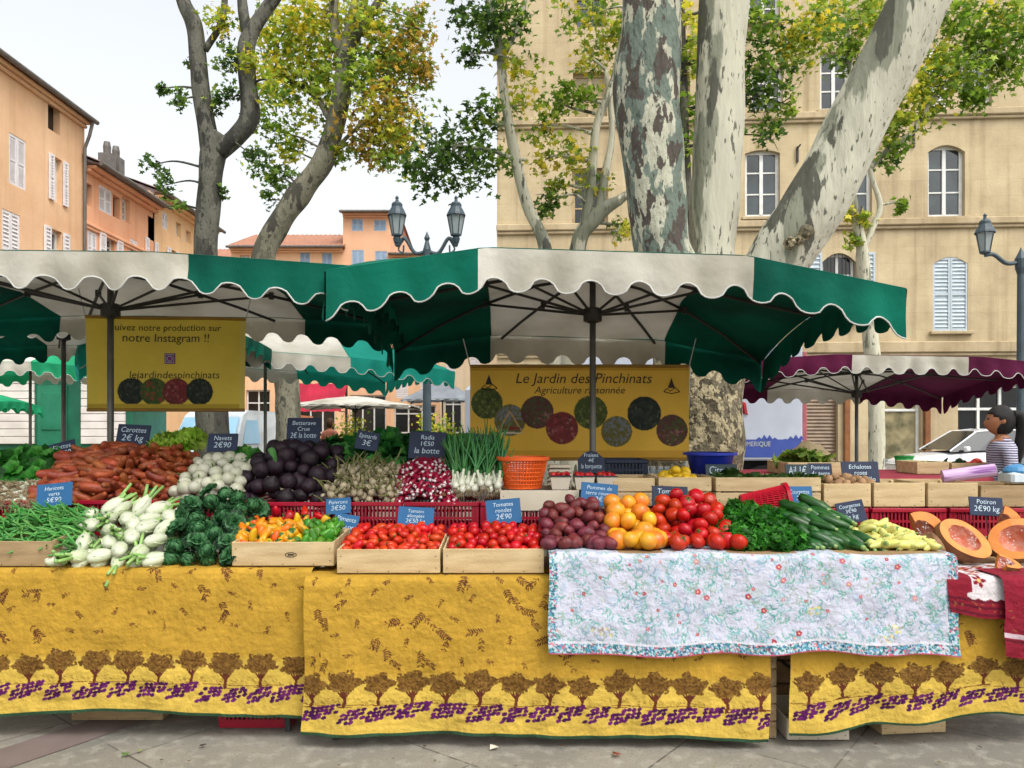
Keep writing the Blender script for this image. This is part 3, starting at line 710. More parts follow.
def emblem(cx, cz, s):
    """drawn mark of the banner: a little figure in a pointed hat over a curved line"""
    m = MB()
    m.add([(cx - .25*s, 0, cz - .1*s), (cx + .2*s, 0, cz - .1*s), (cx - .02*s, 0, cz + .55*s)], [(0, 1, 2)])
    m.tube([(cx - .5*s, 0, cz - .34*s), (cx, 0, cz - .46*s), (cx + .5*s, 0, cz - .34*s)], .03*s, 4)
    m.tube([(cx - .5*s, 0, cz - .34*s), (cx - .3*s, 0, cz - .12*s), (cx - .1*s, 0, cz - .3*s), (cx + .22*s, 0, cz - .08*s), (cx + .5*s, 0, cz - .34*s)], .03*s, 4)
    return m

def banner(name, label, c0, w, h, rz, paintfn, texts, seed, extra=None):
    root = thing(name, label, 'banner', c0, (0, 0, rz))
    p = Paint(w, h, .005, 'f0c24a'); rr = random.Random(seed); paintfn(p, rr); p.speckle(.02, seed)
    wave = lambda x, z: noise.noise(Vector((x*1.6 + seed, z*.6, seed))) * .03 + .012 * math.sin(x*9 + z*4)
    U, T = np.meshgrid(p.u - w/2, h - p.t); V = np.zeros((p.ny*p.nx, 3)); V[:, 0] = U.ravel(); V[:, 2] = T.ravel()
    V[:, 1] = [wave(a, b) for a, b in zip(V[:, 0], V[:, 2])]
    link('sheet', np_mesh('sheet', V, p.grid_faces(), M_VINYL, p.c.reshape(-1, 3)), root)
    for (lines, tw, th, x, z, shear, mt, sizes) in texts:
        me = text_mesh(lines, tw, th, mt, shear=shear, sizes=sizes)
        for v in me.vertices:
            vx, vz = v.co.x + x, v.co.z + z; v.co = (vx, wave(vx, vz) - .004, vz)
        link('lettering', me, root)
    if extra:
        for (nm, m, mt) in extra:
            m.v = [(a, b + wave(a, c) - .004, c) for a, b, c in m.v]; m.build(nm, mt, root)
    hm = MB()
    for z_ in (h, 0): hm.tube([(-w/2 + w*i/20, wave(-w/2 + w*i/20, z_), z_) for i in range(21)], .012, 6)
    hm.build('hem_rod', mat('ochre_rod', '9a7420', .5), root)
    rp = MB()
    for sx in (-1, 1): rp.tube([(sx*w/2, wave(sx*w/2, h), h), (sx*(w/2 + .05), .0, h + .2)], .004, 4)
    rp.build('rope', M_TRIM, root)
    return root

Yb = 5.6; bw = 219/F*Yb; bz0 = Z(459, Yb); bh = Z(366, Yb) - bz0
def pb(p, rr):
    p.rect(0, 0, p.w, .03, 'd6a63c'); p.rect(0, p.h - .06, p.w, p.h, 'dcab3e')
    S = p.w/970
    for (px, py, r, k) in ((75, 165, 72, 'leaf'), (177, 240, 72, 'field'), (298, 205, 75, 'fruit'), (408, 275, 74, 'red'), (535, 205, 76, 'frisee'), (650, 290, 70, 'field'), (772, 210, 78, 'dark'), (895, 285, 72, 'fruit')):
        photo_disc(p, px*S, py*S, r*S*.97, k, rr)
    cx, cy = 177*S, 255*S
    p.line([(cx, cy - 55*S), (cx - 55*S, cy + 40*S)], 7*S, 'c9a06a'); p.line([(cx, cy - 55*S), (cx + 55*S, cy + 40*S)], 7*S, 'c9a06a'); p.line([(cx - 50*S, cy + 42*S), (cx + 50*S, cy + 42*S)], 9*S, 'd8cdb8'); p.line([(cx - 40*S, cy + 20*S), (cx + 40*S, cy + 20*S)], 14*S, '8a3a2a')
bx = bw/970
banner('stall_banner', 'yellow banner with a row of round photographs hung behind the centre parasol pole', ((X(470, Yb) + X(689, Yb))/2, Yb, bz0), bw, bh, 0, pb,
       [(['Le Jardin des Pinchinats'], 620*bx, .105, 20*bx, bh - 62*bx, .22, M_INK, None), (['Agriculture raisonnée'], 410*bx, .075, 0*bx, bh - 112*bx, .22, M_INK, None)], 3,
       extra=[('emblem', emblem(-400*bx, bh - 75*bx, 70*bx), M_INK), ('emblem', emblem(410*bx, bh - 90*bx, 70*bx), M_INK)])
bp_ = MB().tube([(X(680, 5.62), 5.66, Z(462, 5.62) - 1.25), (X(690, 5.62), 5.66, Z(365, 5.62))], .014, 8)
tag(bp_.build('banner_pole', M_TRIM), 'slim white pole propped at the right edge of the banner with the round photographs', 'pole')
Yl = 5.45; lw = 153/F*Yl; lz0 = Z(410, Yl); lh = Z(318, Yl) - lz0
M_INSTA = mat('violet_badge', '8a3f86', .5, '6a2f86', 3)
def pl_(p, rr):
    p.c[:] = lin('ead052')
    for (x, k) in ((.28, 'dark'), (.42, 'veg'), (.56, 'red'), (.71, 'dark')):
        photo_disc(p, x*p.w, p.h*.80, p.w*.088, k, rr)
    p.rect(0, p.h*.94, p.w, p.h, 'c4aa3c'); p.rect(p.w*.97, 0, p.w, p.h, 'e6d068')
ib = MB(); ib.box((.02, 0, lh*.56), (.075, .002, .075), bev=.012)
ir = MB()
for r_ in (.026,): ir.tube([(.02 + r_*.7*math.cos(a*math.pi/8), -.004, lh*.56 + r_*.7*math.sin(a*math.pi/8)) for a in range(17)], .003, 4)
ir.tube([(.02 + a, -.004, lh*.56 + b) for a, b in ((-.028, -.028), (.028, -.028), (.028, .028), (-.028, .028), (-.028, -.028))], .003, 4)
banner('stall_banner', 'olive yellow banner with a violet badge hanging under the left parasol', ((X(90, Yl) + X(243, Yl))/2, Yl, lz0), lw, lh, rad(6), pl_,
       [(['Suivez notre production sur', 'notre Instagram !!'], lw*.78, .15, .0, lh*.82, .05, M_INK, [.8, 1]), (['lejardindespinchinats'], lw*.78, .075, 0.06, lh*.37, .1, M_INK, None)], 5,
       extra=[('badge', ib, M_INSTA), ('badge_outline', ir, M_TRIM)])

# ------------------------------------------------------------------ lamps
M_LAMP = mat('lamp_paint', '3c4e58', .45, '2f3f48', 6); M_LGREY = mat('lamp_grey_paint', '46555e', .5, '3a4850', 6); M_LGLASS = mat('lamp_glass', 'cdd6d8', .1, 'b8c4c8', 3, transl=.5)
def lantern(root, loc, s, pm):
    body = MB()
    for k in range(6):
        a = k*math.pi/3; body.tube([(.11*s*math.cos(a), .11*s*math.sin(a), 0), (.19*s*math.cos(a), .19*s*math.sin(a), .42*s)], .012*s, 5)
    body.lathe([(0, -.06*s), (.06*s, -.05*s), (.12*s, -.02*s), (.12*s, .01*s)], 6)
    la = body.build('lantern', pm, root, loc=loc)
    MB().lathe([(.1*s, .005*s), (.175*s, .41*s)], 6).build('glass', M_LGLASS, la)
    MB().lathe([(.21*s, .41*s), (.2*s, .45*s), (.15*s, .55*s), (.12*s, .6*s), (.12*s, .66*s), (.09*s, .70*s), (.04*s, .72*s), (.03*s, .78*s), (.045*s, .80*s), (0, .86*s)], 12).build('cap', pm, la)
Yl2 = 13.0
L1 = thing('street_lamp', 'dark twin lantern street lamp with curled arms standing before the sky', 'street lamp', (X(427, Yl2), Yl2, 0))
zt = Z(250, Yl2)
MB().lathe([(.0, 0), (.22, 0), (.22, .12), (.14, .2), (.12, .9), (.16, .95), (.10, 1.05), (.075, 1.3), (.06, zt - .35), (.09, zt - .3), (.05, zt - .2), (.07, zt), (.03, zt + .15), (.05, zt + .2), (0, zt + .32)], 12).build('post', M_LGREY, L1)
for sx, px in ((-1, 397), (1, 456)):
    x = X(px, Yl2) - X(427, Yl2); zb = Z(236, Yl2)
    pts = spline([(0, 0, zt - .02), (x*.4, 0, zt - .05), (x*.75, 0, zt + .2), (x, 0, zb - .16), (x*1.02, 0, zb)], 6)
    am = MB().tube(pts, .032, 7); am.lathe([(0, -.1), (.05, -.08), (.07, 0), (.04, .04), (0, .05)], 8, M=Matrix.Translation((x, 0, zb - .04))); am.tube(spline([(x*.75, 0, zt + .2), (x*.95, 0, zt + .02), (x*.8, 0, zt - .04), (x*.78, 0, zt + .08)], 4), .016, 5)
    am.build('arm', M_LAMP, L1); lantern(L1, (x, 0, zb + .02), .78, M_LAMP)
Yr = 12.5
L2 = thing('street_lamp', 'grey blue street lamp with one hanging arm at the right edge of the picture', 'street lamp', (X(1021, Yr), Yr, 0))
zt = Z(262, Yr)
MB().lathe([(.0, 0), (.2, 0), (.2, .12), (.13, .2), (.11, .9), (.15, .95), (.09, 1.05), (.07, 1.3), (.055, zt - .2), (.085, zt - .1), (.09, zt + .05), (.04, zt + .15), (0, zt + .25)], 12).build('post', M_LGREY, L2)
x = X(985, Yr) - X(1021, Yr); zb = Z(252, Yr)
MB().tube(spline([(0, 0, zt), (x*.4, 0, zt - .02), (x*.75, 0, zt + .12), (x, 0, zb - .05)], 6), .035, 7).build('arm', M_LGREY, L2); lantern(L2, (x, 0, zb), .74, M_LGREY)

# ------------------------------------------------------------------ vehicles
M_CARW = mat('white_car_paint', 'e8eaec', .25, 'dddfe2', 2, coat=.6); M_TYRE = mat('tyre', '1b1b1c', .8); M_RIM = mat('rim', 'a8abae', .35, metal=.7); M_CGLASS = mat('car_glass', '14181b', .05, '1d2428', 1, spec=.8)
def wheel(root, loc, r=.31):
    wo = MB().lathe([(r*.62, -.1), (r*.95, -.1), (r, -.06), (r, .06), (r*.95, .1), (r*.62, .1)], 20, M=Matrix.Rotation(rad(90), 4, 'X')).build('wheel', M_TYRE, root, loc=loc)
    m = MB().lathe([(0, .04), (r*.2, .05), (r*.62, .09)], 14, M=Matrix.Rotation(rad(90), 4, 'X'))
    for k in range(7): m.box((0, 0, r*.38), (.05, .19, r*.5), M=Matrix.Rotation(k*2*math.pi/7, 4, 'Y'))
    m.build('rim', M_RIM, wo)
def car(label, loc, rz):
    root = thing('parked_car', label, 'car', loc, (0, 0, rz))
    st = [(-1.95, .45, .62, .70), (-1.9, .28, .74, .76), (-1.5, .22, .86, .82), (-.85, .2, .96, .84), (-.1, .2, 1.0, .85), (.9, .2, 1.02, .85), (1.6, .22, 1.03, .82), (1.9, .3, .98, .74), (1.98, .45, .7, .68)]
    m = MB()
    for (x, zb, zt_, hw_) in st:
        m.v += [(x, -hw_*.86, zb), (x, -hw_, zb + .15), (x, -hw_, zt_ - .1), (x, -hw_*.92, zt_), (x, hw_*.92, zt_), (x, hw_, zt_ - .1), (x, hw_, zb + .15), (x, hw_*.86, zb)]
    for i in range(len(st) - 1):
        for k in range(8): m.f.append((i*8+k, i*8+(k+1)%8, (i+1)*8+(k+1)%8, (i+1)*8+k)); m.m.append(0)
    m.f += [tuple(range(8)), tuple(range(64, 72))[::-1]]; m.m += [0, 0]
    body = m.build('body', M_CARW, root, smooth=True)
    md = body.modifiers.new('b', 'SUBSURF'); md.levels = 1; md.render_levels = 2
    c = MB(); cs = [(-.95, .97, .80), (-.25, 1.44, .62), (.3, 1.5, .62), (1.1, 1.46, .6), (1.8, 1.02, .74)]
    low = [(-.95, .97), (-.25, .99), (.3, 1.0), (1.1, 1.01), (1.8, 1.0)]
    for (x, z_, q), (lx, lz) in zip(cs, low): c.v += [(lx, -.79, lz), (x, -q, z_ - .02), (x, -q*.85, z_ + .03), (x, q*.85, z_ + .03), (x, q, z_ - .02), (lx, .79, lz)]
    for i in range(4):
        for k in range(5):
            c.f.append((i*6+k, i*6+k+1, (i+1)*6+k+1, (i+1)*6+k)); c.m.append(1 if (k in (0, 4)) or (i in (0, 3)) else 0)
    c.build('cabin', [M_CARW, M_CGLASS], root)
    pil = MB()
    for sx in (-1, 1):
        pil.tube([(-.95, sx*.79, .98), (-.25, sx*.63, 1.45), (.3, sx*.63, 1.51), (1.1, sx*.61, 1.47), (1.8, sx*.76, 1.02)], .022, 6); pil.tube([(.4, sx*.80, 1.0), (.4, sx*.64, 1.5)], .03, 6)
    pil.build('window_frame', M_CARW, root)
    for sx in (-1, 1):
        MB().box((-.62, sx*.93, 1.03), (.12, .16, .13), bev=.03).build('mirror', M_CARW, root); MB().box((-1.86, sx*.6, .66), (.12, .26, .14), bev=.04).build('headlight', M_LGLASS, root)
        for x_ in (-1.25, 1.25): wheel(root, (x_, sx*.76, .31))
        MB().box((.15, sx*.86, .86), (.18, .03, .03), bev=.01).build('door_handle', M_RIM, root)
    return root
car('white hatchback parked behind the woman in the striped top', (11.75, 19.6, .004), rad(-3))
# white lorry box with blue lettering
van = thing('box_lorry', 'white box lorry with a blue lettered stripe parked behind the plane tree', 'lorry', (X(735, 14.6) , 14.6, 0))
wv = X(803, 14.6) - X(735, 14.6); x0, x1 = -3.3, wv
MB().box(((x0+x1)/2, 1.1, 2.02), (x1 - x0, 2.2, 2.2), bev=.03).build('body', mat('lorry_white', 'bcc2d0', .35, 'b0b6c4', 2), van)
MB().box(((x0+x1)/2, -.006, 1.15), (x1 - x0 - .06, .012, .34)).build('stripe', mat('lorry_blue', '3f56a0', .4, '37499a', 3), van)
pf = MB()
for i in range(9): pf.add([(x1 - .9 + i*.1, -.016, 1.318), (x1 - .84 + i*.1, -.016, 1.318 + .05 + .05*math.sin(i*1.1)), (x1 - .78 + i*.1, -.016, 1.318)], [(0, 1, 2)])
pf.build('skyline_mark', bpy.data.materials['lorry_blue'], van)
link('lettering', text_mesh(['NUMERIQUE'], .62, .13, M_TRIM), van, loc=(.36, -.02, 1.22))
MB().box((.62 + .3, -.02, 2.52), (.36, .008, .3)).build('notice', mat('grey_notice', '9fb0c6', .5), van)
rm = MB(); rm.tube([(.07, -.02, 2.0), (.12, -.02, 1.85), (.2, -.02, 1.8), (.16, -.02, 2.0), (.07, -.02, 2.02)], .045, 6); rm.build('red_mark', mat('red_mark', 'b02838', .5), van)
MB().box((x1 + .05, 1.1, 1.95), (.1, 2.1, 2.1), bev=.02).build('door', mat('lorry_red', 'b06068', .4), van)
MB().box(((x0+x1)/2, 1.1, .78), (x1 - x0 - .2, 1.6, .24)).build('chassis', M_TYRE, van)
for xx in (-2.4, -1.2): wheel(van, (xx, .2, .42), .42)
wheel(van, (.6, .2, .42), .42); wheel(van, (.6, 2.0, .42), .42)
MB().box((x0 - .95, 1.1, 1.5), (1.8, 2.1, 1.9), bev=.18).build('cab', bpy.data.materials['lorry_white'], van); wheel(van, (x0 - .9, .2, .42), .42)
# food trucks on the far left side of the square
def small_van(name, label, cat, loc, rz, col, glass):
    r = thing(name, label, cat, loc, (0, 0, rz)); pm = mat(name + '_paint', col, .35, None, 2)
    m = MB(); pr = [(-2.0, .35), (-2.05, .95), (-1.75, 1.05), (-1.2, 1.85), (-.9, 2.0), (2.0, 2.0), (2.05, .35)]
    n = len(pr)
    for y, q in ((-.85, 1), (.85, 1)): m.v += [(x, y*(.9 if z > 1.5 else 1), z) for x, z in pr]
    m.f = [tuple(range(n))[::-1], tuple(range(n, 2*n))] + [(i, (i+1) % n, n + (i+1) % n, n + i) for i in range(n)]; m.m = [0]*len(m.f)
    m.build('body', pm, r)
    g = MB(); g.add([(-1.78, -.78, 1.08), (-1.78, .78, 1.08), (-1.25, .72, 1.8), (-1.25, -.72, 1.8)], [(0, 1, 2, 3)]); g.v = [(a - .03, b, c + .02) for a, b, c in g.v]; g.build('windscreen', glass, r)
    for sx in (-1, 1):
        s = MB(); s.add([(-1.4, sx*.86, 1.15), (-.4, sx*.86, 1.15), (-.4, sx*.79, 1.75), (-1.05, sx*.79, 1.75)], [(0, 1, 2, 3)]); s.build('side_window', glass, r)
        for x_ in (-1.3, 1.3): wheel(r, (x_, sx*.78, .33), .33)
        MB().box((-2.02, sx*.6, .82), (.1, .24, .16), bev=.03).build('headlight', M_LGLASS, r)
    return r
small_van('delivery_van', 'pale blue van facing the camera behind the left banner and carrots', 'van', (X(214, 19), 20.5, 0), rad(84), 'dfe9ee', mat('sky_glass', '8fc4e6', .08, 'aad4ee', 1, spec=.8))
small_van('delivery_van', 'orange van with a blue windscreen farther back beside the grey tree trunk', 'van', (X(268, 25), 26.5, 0), rad(96), 'e08a5a', bpy.data.materials['sky_glass'])
# red awning on posts and shop counters on the far side
aw = thing('shop_awning', 'red canvas awning hanging over the far shop window', 'awning', (X(322, 30), 30, 0))
m = MB(); wq = 2.0
for i in range(13):
    for j in range(5): m.v.append((-wq/2 + wq*i/12, -j*.3, 3.3 - j*.28 + (.03 if i % 2 else 0)))
for i in range(12):
    for j in range(4): m.f.append((i*5+j, i*5+j+1, (i+1)*5+j+1, (i+1)*5+j)); m.m.append(0)
m.build('canvas', cloth_mat('red_canvas', 'c23850', .3), aw)
fm_ = MB()
for sx in (-1, 1): fm_.tube([(sx*.95, 0, 0), (sx*.95, 0, 3.28)], .05, 6); fm_.tube([(sx*.95, 0, 2.2), (sx*.95, -1.2, 2.2)], .02, 5)
fm_.build('frame', M_IRON, aw)
# ------------------------------------------------------------------ plane trees
M_BARK = bark_mat('plane_bark', 'c9c8b4', '717e74', '544c46', 6.0, .62)
M_BARKP = bark_mat('plane_bark_pale', 'c6c3ae', '7f8170', '53524a', 2.5, .40, stretch=(1, 1, .24))
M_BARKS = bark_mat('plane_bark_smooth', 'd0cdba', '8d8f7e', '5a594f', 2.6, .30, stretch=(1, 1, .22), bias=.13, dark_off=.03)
M_BARKF = bark_mat('plane_bark_far', '5c5b50', '3f3e36', '2c2a25', 3.4, .55)  # bark colours darkened to hold the left tree's backlit shade
M_BARKB = bark_mat('plane_bark_base', 'b8ab88', '6f6752', '48412f', 11.0, .55, stretch=(1, 1, .8))
M_BARKT = bark_mat('plane_bark_grey', '7d7a68', '5d5c4d', '434138', 3.0, .5)
M_LEAF = mat('plane_leaf', 'ffffff', .5, 'd8d8d0', 5, attr=True, transl=.5, spec=.35)

def leaf_proto():
    # five lobed plane leaf, 10 outline points round a centre, slightly folded
    out = []
    rr = [1.0, .48, .92, .42, .70, .22, .70, .42, .92, .48]
    for k in range(10):
        a = math.pi/2 + k*2*math.pi/10; out.append((rr[k]*math.cos(a)*.55, rr[k]*math.sin(a)*.55, -.10*abs(math.cos(a))*rr[k]))
    V = np.array([(0, 0, .02)] + out, np.float32)
    Fc = np.array([(0, 1+k, 1+(k+1) % 10) for k in range(10)], np.int32)
    return V, Fc
LV, LF = leaf_proto()
SV = np.array([(0, -.5, 0), (.4, -.15, -.08), (.5, .2, -.1), (.15, .25, .03), (0, .6, 0), (-.15, .25, .03), (-.5, .2, -.1), (-.4, -.15, -.08)], np.float32)
PAL = {'g': ['587826', '6c8c2a', '86a034', '5c7a28', '9cae44'], 'y': ['a3ac34', 'c4ba38', 'b4b840', '8c9a30', 'd0bc3c'], 'd': ['3a5826', '486628', '567632', '324a22', '6a8836'],
       'o': ['a8862c', '8f7a30', 'b08f38', '8a8a34', '6f7a2c'], 'b': ['7a5a2c', '5c4a26']}
def leaves(name, clusters, parent, size=.14, seed=0):
    """clusters: (centre, rx, ry, rz, n, palette mix)"""
    g = np.random.default_rng(seed); Pn = []; Cn = []
    for (c, rx, ry, rz, n, mix) in clusters:
        # sub-tufts make an uneven outline with gaps
        k = max(4, n // 8); d = g.normal(0, 1, (k, 3)); d /= np.linalg.norm(d, axis=1)[:, None]
        tuft = d * (g.random(k)**.45)[:, None] * np.array([rx, ry, rz]) + np.array(c)
        n = int(n*2.9); which = g.integers(0, k, n); Pn.append(tuft[which] + g.normal(0, .42, (n, 3)) * min(rx, rz) * .95)
        pal = [np.array(lin(x)) for m_ in mix for x in PAL[m_]]
        tc = g.integers(0, len(pal), k)
        Cn.append(np.array([pal[tc[w]] if g.random() < .6 else pal[g.integers(0, len(pal))] for w in which]) * g.uniform(1.05, 1.75, (n, 1)))  # leaf colours brightened for a sunlit look, varied per leaf
    Pn = np.concatenate(Pn); Cn = np.concatenate(Cn); n = len(Pn)
    nrm = g.normal(0, 1, (n, 3)) + np.array([0, -.2, 1.1]); nrm /= np.linalg.norm(nrm, axis=1)[:, None]
    t = g.normal(0, 1, (n, 3)) + np.array([0, 0, -.6]); t -= (t*nrm).sum(1)[:, None]*nrm; t /= np.linalg.norm(t, axis=1)[:, None]
    b = np.cross(t, nrm); s = size * .72 * g.uniform(.6, 1.35, (n, 1, 1))
    V = (LV[None, :, 0:1]*b[:, None] + LV[None, :, 1:2]*t[:, None] + LV[None, :, 2:3]*nrm[:, None]) * s + Pn[:, None]
    k = len(LV); Fc = (LF[None] + (np.arange(n)*k)[:, None, None]).reshape(-1, 3)
    return link(name, np_mesh(name, V.reshape(-1, 3), Fc, M_LEAF, np.repeat(Cn, k, 0), smooth=False), parent)

def limb(m, pts, rr, seg=10, wob=.18, n=6, mi=0):
    m.tube(spline(pts, n), lerpl(rr, n), seg, mi, wob=wob)
def px(pts, Y, dy=None):
    return [P(a, b, Y + (dy[i] if dy else 0)) for i, (a, b) in enumerate(pts)]
def tree(label, trunks, clusters, bark, Y, size=.14, seed=0, twig_r=.012, name='plane_tree', group='plane trees of the square'):
    """trunks: list of (points, radii); clusters in picture places and real depths; twigs join each cluster to the nearest limb"""
    base = trunks[0][0][0]
    root = thing(name, label, 'tree', (base[0], base[1], 0), group=group)
    inv = Vector((-base[0], -base[1], 0)); rr = random.Random(seed)
    tm = MB(); nodes = []
    for q, (pts, r_) in enumerate(trunks):
        pts = [Vector(p) + inv for p in pts]
        limb(tm, pts, r_, 16 if r_[0] > .12 else 8)
        nodes += spline(pts, 6)[3:]
    tr = tm.build('trunk', bark, root, smooth=True)
    tw = MB(); cl = []
    for (c, rx, ry, rz, n, mix) in clusters:
        c = Vector(c) + inv
        near = min(nodes, key=lambda p: (p - c).length + max(0, p.z - c.z) * .5)
        mid = (near + c) / 2 + Vector((rr.uniform(-.15, .15), rr.uniform(-.15, .15), .12 * (near - c).length))
        tw.tube(spline([near, mid, c], 5), lerpl([twig_r*2.2, twig_r*1.4, twig_r*.6], 5), 5)
        for k in range(max(2, n // 60)):
            e = c + Vector((rr.gauss(0, rx*.55), rr.gauss(0, ry*.55), rr.gauss(0, rz*.55))); tw.tube(spline([c + (mid - c)*.3*rr.random(), (c + e)/2 + Vector((0, 0, .04)), e], 3), lerpl([twig_r*.8, twig_r*.6, twig_r*.3], 3), 4)
        cl.append((c, rx, ry, rz, n, mix))
    if cl:
        cr = leaves('crown', cl, root, size, seed); tw.build('twigs', bark, cr, smooth=True)
    return root
def cpx(x, y, rpx, Y, n, mix='g', rv=None):
    r = rpx/F*Y; return (P(x, y, Y), r, r*1.1, (rv or rpx)/F*Y, n, mix)

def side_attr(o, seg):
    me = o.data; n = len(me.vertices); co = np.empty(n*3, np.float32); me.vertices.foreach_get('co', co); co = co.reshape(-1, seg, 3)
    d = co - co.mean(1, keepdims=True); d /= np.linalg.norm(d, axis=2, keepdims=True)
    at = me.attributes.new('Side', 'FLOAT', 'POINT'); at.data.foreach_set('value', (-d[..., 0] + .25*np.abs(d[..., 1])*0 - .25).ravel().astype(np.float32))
Y1 = 7.2
base = P(697, 430, Y1)
trunk_pts = [Vector((base.x, Y1, -.05)), Vector((base.x, Y1, .25)), Vector((base.x, Y1, 1.0)), P(697, 400, Y1), P(697, 350, Y1), P(694, 300, Y1)]
rW = lambda w: w/F*Y1/2
t1 = thing('plane_tree', 'huge three stemmed plane tree with blotched bark behind the centre parasol', 'tree', (base.x, Y1, 0), group='plane trees of the square')
iv = Vector((-base.x, -Y1, 0)); m = MB()
m.tube(spline([p + iv for p in trunk_pts], 8), lerpl([.60, .50, .43, .425, .43, .40], 8), 28, wob=.16)
m.build('trunk', M_BARKB, t1, smooth=True)
m = MB(); m.tube(spline([p + iv for p in [P(688, 335, Y1), P(676, 290, Y1), P(663, 250, Y1), P(658, 203, Y1), P(647, 100, Y1), P(652, 0, Y1), P(640, -130, Y1 + .2), P(610, -300, Y1 + .6)]], 10), lerpl([.30, .29, rW(54), rW(60), rW(64), rW(60), .2, .1], 10), 24, wob=.14)
m.build('stem', M_BARK, t1, smooth=True)
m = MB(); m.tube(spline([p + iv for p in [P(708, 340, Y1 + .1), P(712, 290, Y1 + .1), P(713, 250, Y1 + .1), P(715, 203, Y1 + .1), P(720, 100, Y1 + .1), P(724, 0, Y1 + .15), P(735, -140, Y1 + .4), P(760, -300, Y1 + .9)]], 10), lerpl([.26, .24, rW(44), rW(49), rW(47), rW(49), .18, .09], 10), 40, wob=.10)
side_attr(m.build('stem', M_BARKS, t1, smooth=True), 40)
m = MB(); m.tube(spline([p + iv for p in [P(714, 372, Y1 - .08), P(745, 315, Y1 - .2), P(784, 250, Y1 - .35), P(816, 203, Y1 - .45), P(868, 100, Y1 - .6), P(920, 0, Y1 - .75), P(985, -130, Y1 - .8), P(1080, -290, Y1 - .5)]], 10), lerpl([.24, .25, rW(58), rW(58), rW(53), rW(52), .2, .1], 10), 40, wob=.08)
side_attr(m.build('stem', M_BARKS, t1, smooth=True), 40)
kn = MB()
for (a, b, d, q) in ((806, 232, -.72, .07), (790, 243, -.68, .06), (800, 240, -.7, .05)):
    kn.lathe([(0, q), (q*.7, q*.6), (q, 0), (q*.6, -q*.7), (0, -q)], 12, M=Matrix.Translation(P(a, b, Y1 + d) + iv))
kn.build('knot', M_BARKB, t1, smooth=True)
cl = [(Vector((x, y, z)) + iv, 1.5, 1.5, .7, 260, 'gy') for x, y, z in ((-3.6, 4.2, 8.2), (-1.6, 3.2, 8.6), (-.2, 5.4, 8.9), (1.6, 3.4, 8.4), (3.4, 4.6, 8.8), (5.2, 3.2, 8.2), (6.6, 5.6, 8.6), (-2.2, 6.4, 9.4), (1.2, 7.4, 9.8), (3.6, 7.0, 9.9), (5.6, 7.6, 9.6), (.2, 1.6, 8.3), (3.2, 1.4, 8.0), (-2.6, 1.4, 8.2))]  # unseen overhead crown, enlarged to shade the stall and parasols
lm = MB()
for (c, *_r) in cl:
    st_ = min((P(640, -130, Y1 + .2), P(735, -140, Y1 + .4), P(985, -130, Y1 - .8)), key=lambda q: (q + iv - c).length) + iv
    lm.tube(spline([st_, (st_ + c)/2 + Vector((0, 0, .5)), c], 6), lerpl([.11, .07, .03], 6), 8)
lm.build('limb', M_BARKP, t1, smooth=True)
leaves('crown', cl, t1, .17, 5)

tree('slim plane tree with a pale curving stem at the corner of the stone building',
     [([Vector((X(552, 9), 9, 0)), P(552, 330, 9), P(545, 248, 9), P(527, 205, 9), P(514, 150, 9), P(505, 100, 9), P(500, 55, 9), P(490, 0, 9.1), P(480, -60, 9.2)], [.10, .085, .075, .07, .06, .055, .05, .04, .03]),
      ([P(501, 60, 9), P(520, 20, 9.1), P(535, -40, 9.2)], [.04, .03, .02]), ([P(516, 160, 9), P(490, 150, 8.9), P(455, 145, 8.8)], [.03, .02, .012])],
     [cpx(440, 150, 32, 8.9, 170, 'd'), cpx(470, 165, 26, 8.9, 110, 'd'), cpx(425, 178, 16, 8.9, 45, 'd'), cpx(485, 120, 22, 9, 70, 'dg'), cpx(478, 25, 24, 9, 110, 'd'), cpx(505, 12, 28, 9, 130, 'dg'), cpx(520, 62, 18, 9, 50, 'gy'), cpx(465, 55, 10, 9, 25, 'd'),
      cpx(525, 105, 16, 9.1, 35, 'gy'), cpx(512, 160, 12, 9, 25, 'g'), cpx(408, 168, 10, 8.9, 18, 'd')], M_BARKP, 9, .13, 21)
tree('slim plane tree with a forked pale stem left of the huge plane tree',
     [([Vector((X(570, 9.6), 9.6, 0)), P(570, 330, 9.6), P(578, 246, 9.6), P(592, 222, 9.6), P(605, 208, 9.6), P(622, 198, 9.6), P(640, 180, 9.7), P(660, 120, 9.8)], [.12, .11, .10, .095, .085, .06, .045, .03]),
      ([P(583, 236, 9.6), P(590, 190, 9.6), P(594, 150, 9.6), P(598, 120, 9.6), P(612, 85, 9.6), P(622, 40, 9.7), P(635, -40, 9.8)], [.06, .06, .055, .05, .045, .04, .03]), ([P(598, 214, 9.6), P(606, 170, 9.65), P(612, 130, 9.7), P(606, 70, 9.7)], [.06, .05, .04, .025])],
     [cpx(590, 15, 24, 9.8, 100, 'gy'), cpx(612, 38, 18, 9.8, 70, 'gy'), cpx(590, 62, 16, 9.8, 50, 'gy'), cpx(560, 103, 16, 9.6, 55, 'g'), cpx(583, 97, 12, 9.6, 40, 'g'), cpx(542, 128, 16, 9.6, 50, 'gy'), cpx(570, 158, 20, 9.6, 60, 'gy'), cpx(592, 178, 16, 9.6, 40, 'gy'), cpx(548, 200, 14, 9.6, 45, 'gd'),
      cpx(618, 232, 14, 9.6, 30, 'gy'), cpx(545, 160, 12, 9.6, 30, 'y'), cpx(640, 14, 12, 9.8, 40, 'gy'), cpx(555, 185, 10, 9.6, 25, 'yg')], M_BARKP, 9.6, .13, 22)
